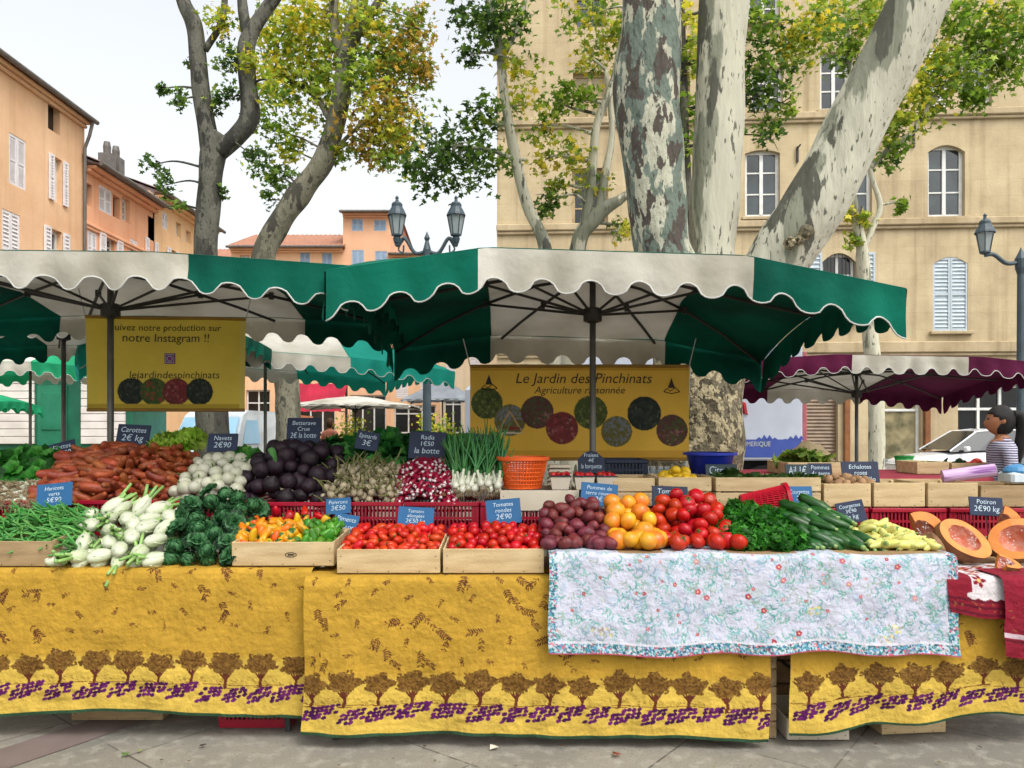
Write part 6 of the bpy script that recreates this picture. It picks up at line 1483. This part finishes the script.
# courgettes
def courg(k):
    L_, r_ = .165, .027
    return spindle('courgette', [M_COUR, M_COURE], [(.001, 0), (r_*.7, .006), (r_*.98, .03), (r_, .075), (r_*.93, .12), (r_*.66, .15), (r_*.40, .158), (r_*.38, .172), (.001, .173)], 14, bend=(.0, .10, -.08)[k]*.5, mi=[0, 0, 0, 0, 0, 0, 1, 1], lobes=8, amp=.015, seed=k)
put(heap(784, 856, 546, 3.74, 506, 4.1, .050, 3, base=bz_, drop=.05, seed=19, dx=.08, jit=.35), [courg(k) for k in range(3)], 'courgette', 'dark green courgette in the heap right of the herbs', 'courgette', 'heaped courgettes', rot=lambda r: (r.uniform(0, 6), rad(22) + r.uniform(-.25, .25), rad(-52) + r.gauss(0, .35)), s=(.8, 1.12), seed=19)
palep = [spindle('pale_pepper', [M_PALE, M_COURE], [(.001, 0), (.008, .004), (.014, .02), (.019, .055), (.02, .08), (.013, .096), (.004, .098), (.003, .108), (.001, .109)], 12, bend=(.3, -.4, .5)[k]*.4, mi=[0]*5 + [1]*3, lobes=3, amp=.04, seed=k) for k in range(3)]
put(heap(862, 918, 548, 3.70, 524, 4.02, .040, 3, base=bz_, drop=.05, seed=20, dx=.055, jit=.3), palep, 'pale_pepper', 'pale yellow long pepper in the heap beside the courgettes', 'pepper', 'pale yellow peppers', rot=lambda r: (r.uniform(0, 6), r.uniform(-.4, .4), r.uniform(0, 6)), seed=20)
# pumpkin pieces
def pumpkin(label, loc, rot, R_, a0, a1, sq=.8):
    r = thing('pumpkin_piece', label, 'pumpkin', loc, rot, 'cut pumpkins at the right end')
    n = 26; seg = 20; prof = [(R_*math.cos(t)*(1 - .18*math.exp(-((abs(t) - 1.57)/.35)**2)), R_*sq*math.sin(t)) for t in [-1.57 + 3.14*i/n for i in range(n + 1)]]
    inn = [(R_*.62*math.cos(t), R_*sq*.64*math.sin(t)) for t in [-1.57 + 3.14*i/n for i in range(n + 1)]]
    m = MB(); f = MB(); s = MB()
    for q in range(seg + 1):
        a = a0 + (a1 - a0)*q/seg; rib = 1 + .06*math.cos(a*9)
        for (x, z) in prof: m.v.append((x*math.cos(a)*rib, x*math.sin(a)*rib, z))
        for (x, z) in inn: w_ = 1 + .08*noise.noise(Vector((x*40, z*40, a*4))); s.v.append((x*math.cos(a)*w_, x*math.sin(a)*w_, z*w_))
    for q in range(seg):
        for i in range(n):
            k = q*(n+1) + i; m.f.append((k, k+1, k+n+2, k+n+1)); m.m.append(0); s.f.append((k, k+n+1, k+n+2, k+1)); s.m.append(0)
    m.build('rind', M_RIND, r, True); s.build('seed_cavity', M_SEED, r, True)
    for a, rib in ((a0, 1 + .06*math.cos(a0*9)), (a1, 1 + .06*math.cos(a1*9))):
        o = len(f.v)
        for (x, z), (x2, z2) in zip(prof, inn):
            w_ = 1 + .08*noise.noise(Vector((x2*40, z2*40, a*4)))
            f.v += [(x*.985*math.cos(a)*rib, x*.985*math.sin(a)*rib, z*.985), (x2*math.cos(a)*w_, x2*math.sin(a)*w_, z2*w_)]
        for i in range(n): f.f.append((o+2*i, o+2*i+1, o+2*i+3, o+2*i+2)); f.m.append(0)
    f.build('flesh', M_FLESH, r)
    sd = MB()
    for k in range(22):
        a = a0 + (a1-a0)*R.choice((.02, .06, .94, .98)); q = R_*R.uniform(.1, .5); zz = R.uniform(-.4, .4)*R_*sq
        sd.lathe([(0, -.006), (.004, 0), (0, .006)], 6, M=Matrix.Translation((q*math.cos(a), q*math.sin(a), zz)) @ Euler((R.uniform(0, 3), R.uniform(0, 3), 0)).to_matrix().to_4x4())
    sd.build('seeds', M_RADW, r)
    return r
yp = 3.86
pumpkin('largest pumpkin piece, its bright orange cut face turned to the camera', P(977, 540, yp) + Vector((0, .10, 0)), (rad(-50), rad(20), rad(-6)), .14, rad(5), rad(178), .9)
pumpkin('half pumpkin with a dark rind cut off by the right edge of the picture', P(1027, 541, yp) + Vector((.03, .11, 0)), (rad(-40), rad(-16), rad(-20)), .145, rad(5), rad(175), .85)
pumpkin('narrow pumpkin slice standing pale and pointed beside the pale peppers', P(930, 538, 3.98) + Vector((0, .06, 0)), (rad(-18), rad(-22), rad(12)), .135, rad(2), rad(70), 1.)
pumpkin('brown skinned pumpkin wedge leaning between the slice and the halved pumpkin', P(942, 549, 3.82) + Vector((0, .05, 0)), (rad(8), rad(-20), rad(-30)), .085, rad(190), rad(300), 1.)
pumpkin('pumpkin wedge with pinkish flesh behind and between the two big halves', P(1000, 528, 4.08), (rad(-15), rad(18), rad(-10)), .13, rad(5), rad(75), 1.)
pumpkin('small pumpkin wedge lying at the front edge of the white flowered panel', P(1003, 560, 3.76), (rad(-70), rad(6), rad(-12)), .085, rad(10), rad(100), .8)
# carrots, turnips, beets
def carrot(k):
    L_, r_ = (.13, .15, .115)[k], (.022, .023, .025)[k]
    return spindle('carrot', [M_CAR], [(.001, 0), (r_*.4, .003), (r_*.66, L_*.12), (r_*.92, L_*.4), (r_, L_*.68), (r_*.93, L_*.88), (r_*.6, L_*.97), (.001, L_)], 12, bend=(.15, -.1, .05)[k], seed=k, wob=.12)
cpts = heap(56, 184, 493, 4.37, 446, 4.78, .046, 2, bump=.05, drop=.06, seed=21, dx=.07, jit=.35)
cmid = X(118, 4.57)
cp = [carrot(k) for k in range(3)]
put([p for p in cpts if p[0] < cmid], cp, 'carrot', 'rust orange carrot lying crosswise in the left half of the carrot heap', 'carrot', 'carrots lying crosswise', rot=lambda r: (r.uniform(0, 6), r.uniform(-.35, .35), r.choice((0, 3.14)) + r.gauss(.15, .4)), s=(1.0, 1.4), seed=21)
put([p for p in cpts if p[0] >= cmid], cp, 'carrot', 'rust orange carrot pointing at the camera in the right half of the carrot heap', 'carrot', 'carrots pointing forward', rot=lambda r: (r.uniform(0, 6), r.uniform(-.1, .7), r.gauss(1.45, .45)), s=(.95, 1.3), seed=22)
tur = [ball('turnip', [M_TUR, M_GSTEM], .039, .037, 14, tip=.25, seed=k, stem=.02) for k in range(3)]
put(heap(184, 246, 488, 4.38, 458, 4.70, .066, 2, drop=.03, seed=22), tur, 'turnip', 'small round white turnip in the heap beside the carrots', 'turnip', 'heaped white turnips', seed=22)
bt = [ball('beetroot', [M_BEET], .05, .048, 16, tip=.35, noise_=.1, seed=k) for k in range(4)]
put(heap(250, 336, 490, 4.40, 444, 4.80, .088, 2, bump=.05, drop=.09, seed=23), bt, 'beetroot', 'dusty dark purple beetroot in the heap under the large navy slate', 'beetroot', 'heaped beetroot', s=(.75, 1.15), seed=23)
# garlic bunches
def garlic(k):
    m = MB().lathe([(.001, -.02), (.012, -.018), (.021, -.006), (.022, .004), (.014, .018), (.006, .028)], 14, 0, lobes=7, amp=.05)
    m.tube(spline([(0, 0, .024), (.004, .003, .06), (.012*(k-1), .01, .11)], 4), lerpl([.0055, .0045, .003], 4), 6, 1)
    for j in range(7): a = j*.9; m.tube([(.004*math.cos(a), .004*math.sin(a), -.018), (.011*math.cos(a), .011*math.sin(a), -.034)], .0011, 4, 2)
    return m.mesh('garlic', [M_GAR, M_DRY, M_ROOT], True)
put(heap(328, 404, 494, 4.38, 463, 4.68, .042, 2, bump=.03, drop=.04, seed=24), [garlic(k) for k in range(3)], 'garlic', 'garlic bulb with its dry stalk in the bunches between the beetroot and the radishes', 'garlic', 'bunched garlic', rot=lambda r: (rad(75) + r.uniform(-.5, .4) - 3.3*(r.random() < .0), r.uniform(-.7, .7), r.uniform(-.6, .6)) if r.random() < .3 else (rad(-30) + r.uniform(-.5, .5), r.uniform(-.9, .9), r.uniform(-2, 2)), seed=24)
rdm = [MB().lathe([(.0008, -.034), (.003, -.03), (.008, -.02), (.0115, -.006), (.012, .006), (.009, .017), (.003, .02)], 10, [1, 1, 0, 0, 0, 0]).mesh('radish', [M_RAD, M_RADW], True)]
put(heap(398, 458, 496, 4.37, 460, 4.68, .027, 2, bump=.06, drop=.06, seed=25, maxn=270), rdm, 'radish', 'red radish with a white tip in the heap under the broad navy slate', 'radish', 'heaped radishes', rot=lambda r: (rad(-75) + r.uniform(-.8, .8), r.uniform(-.8, .8), r.uniform(-.8, .8)), s=(1.0, 1.35), seed=25)
def sonion(k):
    m = MB().lathe([(.001, -.022), (.012, -.018), (.018, -.004), (.013, .014), (.008, .03), (.007, .07)], 12, 0)
    rr = random.Random(k)
    for j in range(5):
        a = j*1.26 + k; e = rr.uniform(.02, .07); h = rr.uniform(.13, .22)
        m.tube(spline([(0, 0, .065), (e*.35*math.cos(a), e*.35*math.sin(a), .065 + h*.5), (e*math.cos(a), e*math.sin(a), .065 + h)], 4), lerpl([.006, .0055, .0015], 4), 6, 1)
    for j in range(9): a = j*.7; m.tube([(.005*math.cos(a), .005*math.sin(a), -.019), (.010*math.cos(a), .010*math.sin(a), -.034), (.016*math.cos(a), .016*math.sin(a), -.05)], .0011, 4, 2)
    return m.mesh('spring_onion', [M_ONW, M_ONG, M_ROOT], True)
put(heap(455, 499, 484, 4.40, 470, 4.62, .034, 2, drop=.01, seed=26), [sonion(k) for k in range(4)], 'spring_onion', 'spring onion with white bulb and tall green leaves beside the orange basket', 'onion', 'spring onions', rot=lambda r: (rad(-34) + r.uniform(-.3, .25), r.uniform(-.25, .25), r.uniform(-.3, .3)), s=(.95, 1.3), seed=26)
# pale rooted leeks at the left
def leek(k):
    m = MB().tube([(0, 0, 0), (.12, .003*k, .002), (.25, .004, .006)], [.015, .013, .012], 10, 0)
    m.tube([(.25, .004, .006), (.36, .0, .015)], [.012, .02], 8, 1)
    rr = random.Random(k)
    for j in range(26): m.tube([(0, rr.uniform(-.012, .012), rr.uniform(-.012, .012)), (-.025, rr.uniform(-.025, .025), rr.uniform(-.025, .02)), (-.05, rr.uniform(-.035, .035), rr.uniform(-.04, .02))], .0014, 4, 2)
    return m.mesh('leek', [M_ONW, M_ONG, M_ROOT], True)
put(heap(-6, 62, 503, 4.34, 482, 4.56, .036, 2, drop=.01, seed=27, dx=.05), [leek(k) for k in range(3)], 'leek', 'pale leek lying with its rooted end forward at the left of the carrots', 'leek', 'rooted leeks', rot=lambda r: (r.uniform(0, 6), rad(-12) + r.uniform(-.15, .15), rad(70) + r.gauss(0, .3)), seed=27)
# lemons, strawberries, small potatoes
lem = [ball('lemon', [M_LEM], .028, .034, 14, tip=.3, seed=2)]
put(heap(662, 692, 480, 4.46, 471, 4.60, .056, 1, drop=.02, seed=28) + [tuple(P(676, 470, 4.5)), tuple(P(668, 479, 4.42)), tuple(P(686, 479, 4.42))], lem, 'lemon', 'bright yellow lemon heaped in the slatted crate', 'lemon', 'lemons', seed=28)
st = [ball('strawberry', [M_STRAW, M_GSTEM], .014, .018, 10, tip=.25, calyx=1, seed=1)]
for i in range(3):
    c = Vector((X((560, 584, 606)[i], 4.42), 4.43, 1.238))
    put([tuple(c + Vector((-.04 + .027*a, -.04 + .027*b, R.uniform(-.004, .008)))) for a in range(4) for b in range(4)], st, 'strawberry', 'ripe strawberry in a white card punnet', 'strawberry', 'strawberries in punnets', seed=30 + i)
sp2 = [ball('brown_potato', [M_SPUD], .024, .034, 12, noise_=.15, seed=k) for k in range(2)]
put(heap(826, 868, 486, 4.40, 479, 4.62, .05, 2, base=1.07, bump=.02, drop=.01, seed=33), sp2, 'brown_potato', 'small brown potato in the wooden crate behind the slanting slate', 'potato', 'small brown potatoes', seed=33)
put(heap(720, 816, 486, 4.42, 481, 4.62, .075, 1, base=1.07, drop=0, seed=34), [rosette('leafy_head', 12, .085, .035, ['3c5a2a', '5a7a3a', '2c4622'], .16, 61, .9)], 'leafy_head', 'dull green head inside the long slatted crate', 'greens', 'heads in the long slatted crate', rot=lambda r: (rad(30) + r.uniform(-.3, .3), r.uniform(-.3, .3), r.uniform(0, 6)), seed=34)

# ------------------------------------------------------------------ neighbouring stall behind on the right
table('trestle table of the neighbouring stall under the plum parasol', X(742, 6.6), X(968, 6.4), 6.1, 7.3, 1.12, group=None)
drape('tablecloth', 'dull red cloth hanging over the neighbouring stall table', X(742, 6.6) - .01, X(968, 6.4) + .01, 6.09, 1.124, .6, 1.15, .02, lambda p, r: None, '8c3240', 31)
wood_crate('wooden crate of dark greens on the red neighbouring table', X(905, 6.6), X(936, 6.6), 6.4, .35, 1.13, .10, group=None)
wood_crate('wooden crate of reddish fruit on the red neighbouring table', X(940, 6.6), X(985, 6.6), 6.42, .3, 1.13, .09, group=None)
wood_crate('wooden crate of pale roots and greens behind the small navy slates', X(775, 6.6), X(838, 6.6), 6.3, .5, 1.13, .10, group=None)
put([tuple(P(x, y, 6.55)) for x, y in ((782, 461), (790, 458), (800, 456), (811, 458), (822, 460), (830, 463), (795, 462), (806, 462), (817, 464))], [rosette('leafy_head', 12, .11, .045, ['6f8a3a', '8fa64a', '4f6f2a'], .2, 71, 1.)], 'leafy_head', 'loose green head on the neighbouring table beside the white lorry', 'greens', 'greens on the neighbouring table', seed=41)
put([tuple(P(x, y, 6.5)) for x, y in ((944, 467), (950, 466), (957, 466), (963, 467), (948, 464), (960, 464))], [rosette('leafy_head', 12, .06, .03, ['1f3a24', '2c4a2c'], .2, 72, 1.)], 'leafy_head', 'dark green head on the neighbouring table under the car', 'greens', 'dark heads on the neighbouring table', seed=42)
put([tuple(P(x, y, 6.5)) for x, y in ((968, 466), (974, 465), (980, 466), (986, 467), (977, 463))], [ball('red_fruit', [M_TOM2], .04, .036, 12)], 'red_fruit', 'round red fruit on the neighbouring table beside the woman', 'fruit', 'red fruit on the neighbouring table', seed=43)
for (x_, y_, Yy, r_, h_, col, lab) in ((904, 466, 7.0, .08, .13, '2fa04a', 'bright green tub on the neighbouring table before the shop window'), (931, 470, 6.7, .065, .09, '3fae8a', 'small teal tub on the neighbouring table before the white car')):
    t = thing('plastic_tub', lab, 'tub', (X(x_, Yy), Yy, 1.13)); pm = mat('tub_' + col, col, .4)
    MB().lathe([(0, 0), (r_*.8, 0), (r_, h_), (r_*.92, h_), (r_*.74, .01), (0, .01)], 18).build('bowl', pm, t, True); MB().lathe([(r_, h_ - .01), (r_*1.07, h_ - .008), (r_*1.07, h_ + .006), (r_, h_ + .006)], 18).build('rim', pm, t)
br = thing('root_heap_sack', 'brown hessian sack slumped on the neighbouring table', 'sack', P(808, 459, 6.85)); br.location.z = 1.15
m = MB().lathe([(.0, 0), (.2, 0), (.24, .06), (.2, .14), (.12, .2), (.05, .23), (.0, .235)], 20); m.v = [tuple(Vector(v)*(1 + .2*noise.noise(Vector(v)*9))) for v in m.v]; m.build('cloth', mat('hessian', '8a7a5c', .9, '6e6046', 12, .4, 60), br, True)
MB().tube([(.05*math.cos(a), .05*math.sin(a), .215) for a in [k*.52 for k in range(13)]], .006, 5).build('tie', M_DRY, br)

# ------------------------------------------------------------------ the woman, and a walker far off
def person(label, loc, rz, H, shirt, trous, hairm, skin, detail=True, arms=None, hair_long=True):
    root = thing('person', label, 'person', loc, (0, 0, rz)); s = H/1.68
    J = {'pelvis': (0, 0, .94, .125), 'waist': (0, 0, 1.06, .115), 'chest': (0, -.01, 1.22, .13), 'uchest': (0, .0, 1.34, .115), 'neck0': (0, .01, 1.42, .055), 'neck': (0, 0, 1.48, .05)}
    E = [('pelvis', 'waist'), ('waist', 'chest'), ('chest', 'uchest'), ('uchest', 'neck0'), ('neck0', 'neck')]
    for sd, n in ((-1, 'L'), (1, 'R')):
        a = (arms or {}).get(n, [(.19*sd, .01, 1.35), (.24*sd, .02, 1.10), (.20*sd, -.18, 1.0), (.17*sd, -.27, 1.02)])
        for q, (p, r_) in enumerate(zip(a, (.058, .043, .034, .027))): J[n + 'a%d' % q] = (*p, r_)
        E += [('uchest', n + 'a0')] + [(n + 'a%d' % q, n + 'a%d' % (q+1)) for q in range(3)]
        for q, (p, r_) in enumerate((((.09*sd, 0, .86), .095), ((.10*sd, -.01, .50), .062), ((.105*sd, .02, .10), .042), ((.11*sd, -.10, .035), .035))): J[n + 'l%d' % q] = (*p, r_)
        E += [('pelvis', n + 'l0')] + [(n + 'l%d' % q, n + 'l%d' % (q+1)) for q in range(3)]
        # hand : palm and fingers rooted in it
        w0 = Vector(a[3]); dr = (w0 - Vector(a[2])).normalized(); sdv = dr.cross(Vector((0, 0, 1))).normalized()
        J[n + 'palm'] = (*(w0 + dr*.05), .024); E.append((n + 'a3', n + 'palm'))
        for f in range(5):
            o_ = sdv*((f - 1.5)*.02 if f < 4 else -.045*sd); l_ = (.045, .055, .05, .04, .03)[f]
            J[n + 'f%d' % f] = (*(w0 + dr*(.07 if f < 4 else .035) + o_), .009); J[n + 'g%d' % f] = (*(w0 + dr*((.07 if f < 4 else .05) + l_) + o_*1.15 + Vector((0, 0, -.012 - .01*f))), .0075)
            E += [(n + 'palm', n + 'f%d' % f), (n + 'f%d' % f, n + 'g%d' % f)]
    keys = list(J); me = bpy.data.meshes.new('b'); me.from_pydata([J[k][:3] for k in keys], [(keys.index(a), keys.index(b)) for a, b in E], [])
    ob = link('b', me); md = ob.modifiers.new('s', 'SKIN'); 
    for k, v in zip(keys, me.skin_vertices[0].data): v.radius = (J[k][3]*(1.25 if k in ('pelvis', 'waist', 'chest', 'uchest') else 1), J[k][3]*(.9 if k in ('pelvis', 'waist', 'chest', 'uchest') else 1)); v.use_root = k == 'pelvis'
    sb = ob.modifiers.new('u', 'SUBSURF'); sb.levels = sb.render_levels = 2
    dg = bpy.context.evaluated_depsgraph_get(); bm_ = bpy.data.meshes.new_from_object(ob.evaluated_get(dg)); bpy.data.objects.remove(ob)
    hd = MB(); n = 18; prof = []
    hc = Vector((0, -.015, 1.575))
    for i in range(n + 1):
        a = -math.pi/2 + math.pi*i/n
        for k in range(24):
            w = 2*math.pi*k/24; x = .073*math.cos(a)*math.cos(w); y = .094*math.cos(a)*math.sin(w); z = .112*math.sin(a)
            if z < 0: x *= 1 + z*2.2; y = y*(1 + z*1.2) - (.018*(-z/.11) if y < 0 else -.0)
            if y < 0:
                if abs(x) < .013 and -.045 < z < .012: y -= .022*(1 - abs(z + .025)/.04) if abs(z + .025) < .04 else 0
                if abs(x) < .03 and -.075 < z < -.055: y -= .006
                if .012 < z < .028 and abs(abs(x) - .032) < .018: y += .006
            hd.v.append((x + hc.x, y + hc.y, z + hc.z))
    for i in range(n):
        for k in range(24): hd.f.append((i*24+k, i*24+(k+1) % 24, (i+1)*24+(k+1) % 24, (i+1)*24+k)); hd.m.append(0)
    for sx in (-1, 1): hd.lathe([(0, -.02), (.012, -.014), (.016, 0), (.014, .018), (0, .026)], 8, M=Matrix.Translation((sx*.074, .005, 1.57)) @ Matrix.Scale(.5, 4, (1, 0, 0)))
    vs = [tuple(v.co) for v in bm_.vertices]; fs = [tuple(p.vertices) for p in bm_.polygons]
    allb = MB().add(vs, fs).add(hd.v, hd.f); me2 = allb.mesh('body', [skin, shirt, trous, M_TYRE]); ob2 = link('t', me2)
    rm = ob2.modifiers.new('r', 'REMESH'); rm.mode = 'VOXEL'; rm.voxel_size = .0085; smd = ob2.modifiers.new('sm', 'SMOOTH'); smd.iterations = 3
    dg = bpy.context.evaluated_depsgraph_get(); fm = bpy.data.meshes.new_from_object(ob2.evaluated_get(dg)); bpy.data.objects.remove(ob2)
    fm.name = 'body'; fm.materials.clear()
    for q in (skin, shirt, trous, M_TYRE): fm.materials.append(q)
    el = (arms or {}).get('L', [0, (.24, .02, 1.10)])[1][2]
    for p in fm.polygons:
        c = p.center; p.use_smooth = True
        i = 0
        if c.z < .075: i = 3
        elif c.z < .93: i = 2
        elif c.z < 1.425 - .35*max(0, .07 - abs(c.x)) + (.02 if c.y > 0 else -.01): i = 1
        if i in (1, 2) and c.y < -.16 and c.z > .85: i = 0     # bare forearms and hands
        if i == 2 and abs(c.x) > .2: i = 0
        p.material_index = i
    b = link('body', fm, root)
    h = MB(); n = 16
    for i in range(n + 1):
        a = -1.0 + (math.pi/2 + 1.0)*i/n
        for k in range(28):
            w = 2*math.pi*k/28; q = 1.10 + .03*noise.noise(Vector((k*.9, i*.6, 2)))
            x, y, z = .076*q*math.cos(a)*math.cos(w), .098*q*math.cos(a)*math.sin(w) + .012, .116*q*math.sin(a)
            fr_ = max(0, -math.sin(w))
            if z < .055*fr_ + .0 and math.sin(w) < .1: x *= .86; y = y*.78 + .012
            h.v.append((x, y + hc.y, z + hc.z))
    for i in range(n):
        for k in range(28): h.f.append((i*28+k, i*28+(k+1) % 28, (i+1)*28+(k+1) % 28, (i+1)*28+k)); h.m.append(0)
    if hair_long: h.tube(spline([(0, .085, 1.62), (0, .135, 1.60), (.005, .155, 1.50), (.0, .14, 1.38), (.005, .125, 1.24)], 5), lerpl([.045, .05, .052, .045, .012], 5), 12, wob=.3)
    h.build('hair', hairm, root, True)
    if detail:
        for sx in (-1, 1): MB().lathe([(0, -.009), (.007, -.006), (.010, 0), (.007, .006), (0, .009)], 8).build('eye', M_STAKE, root, True, loc=(sx*.031, -.098, 1.592))
        MB().lathe([(0, -.003), (.018, -.001), (.02, .001), (0, .004)], 10).build('mouth', mat('lips', '9a4a44', .5), root, True, loc=(0, -.108, 1.52)).scale = (1, .35, 1.6)
    root.scale = (s, s, s); return root
M_SKIN = mat('skin', 'a8704e', .6, '966244', 9); M_HAIR = mat('black_hair', '0f0c0b', .6, '1a1412', 30, .4, 90, stretch=(6, 6, .6))
person('woman in a navy and white striped top with a long black ponytail', (X(1001, 6.2), 6.2, 0), rad(-108), 1.68, stripe_mat('striped_jersey', 'b4b2c2', '2a2a4c', .019, 'Z', .55), mat('dark_trousers', '23262e', .8), M_HAIR, M_SKIN)
person('walker in a salmon top far across the square under the flat white parasol', (X(330, 19), 19, .0), rad(150), 1.78, mat('salmon_top', 'd88a70', .8), mat('tan_trousers', 'b48a5c', .8), mat('brown_hair', '4a2c18', .6), M_SKIN, detail=False, hair_long=False)

# ------------------------------------------------------------------ litter on the paving
def leaf_bit(label, p, col, s, seed):
    V = LV.copy()*s; V[:, 2] += np.array([.02*math.sin(i*1.7 + seed) for i in range(len(V))])*s*3 + .012
    c = np.tile(np.array(lin(col)), (len(V), 1)); o = link('fallen_leaf', np_mesh('fallen_leaf', V, LF, M_LEAF, c, False), None, p, (R.uniform(-.1, .1), R.uniform(-.1, .1), R.uniform(0, 6))); return tag(o, label, 'leaf')
leaf_bit('curled reddish brown leaf lying before the middle cloth', (X(617, 3.52), 3.52, .006), 'a05a44', .06, 1)
leaf_bit('torn green leaf on the paving below the left cloth', (X(125, 3.52), 3.52, .006), '6f9a4a', .05, 2)
leaf_bit('small yellow green scrap on the paving near the left edge of the joint', (X(140, 3.56), 3.56, .006), 'a8b86a', .035, 4)
leaf_bit('dark dry leaf on the paving under the left cloth', (X(202, 3.62), 3.62, .006), '3c342a', .04, 5)
for k in range(16):
    LB = leaf_bit('tiny scrap of trimmed leaf scattered on the paving before the stall', (R.uniform(-2.3, 2.3), R.uniform(3.36, 3.66), .006), R.choice(['6a7a44', '8a7a54', '54502e', '7a5a3c', '9a9a6a']), R.uniform(.012, .026), k)
    LB['group'] = 'leaf scraps on the paving'
pc = MB(); pc.v = [(-.02, -.015, .002), (.022, -.012, .012), (.018, .02, .004), (-.018, .016, .016)]; pc.f = [(0, 1, 2, 3)]; pc.m = [0]
tag(pc.build('paper_scrap', M_WHITECR, None, loc=(X(494, 3.6), 3.6, .006)), 'white paper scrap on the paving at the foot of the middle cloth', 'paper')
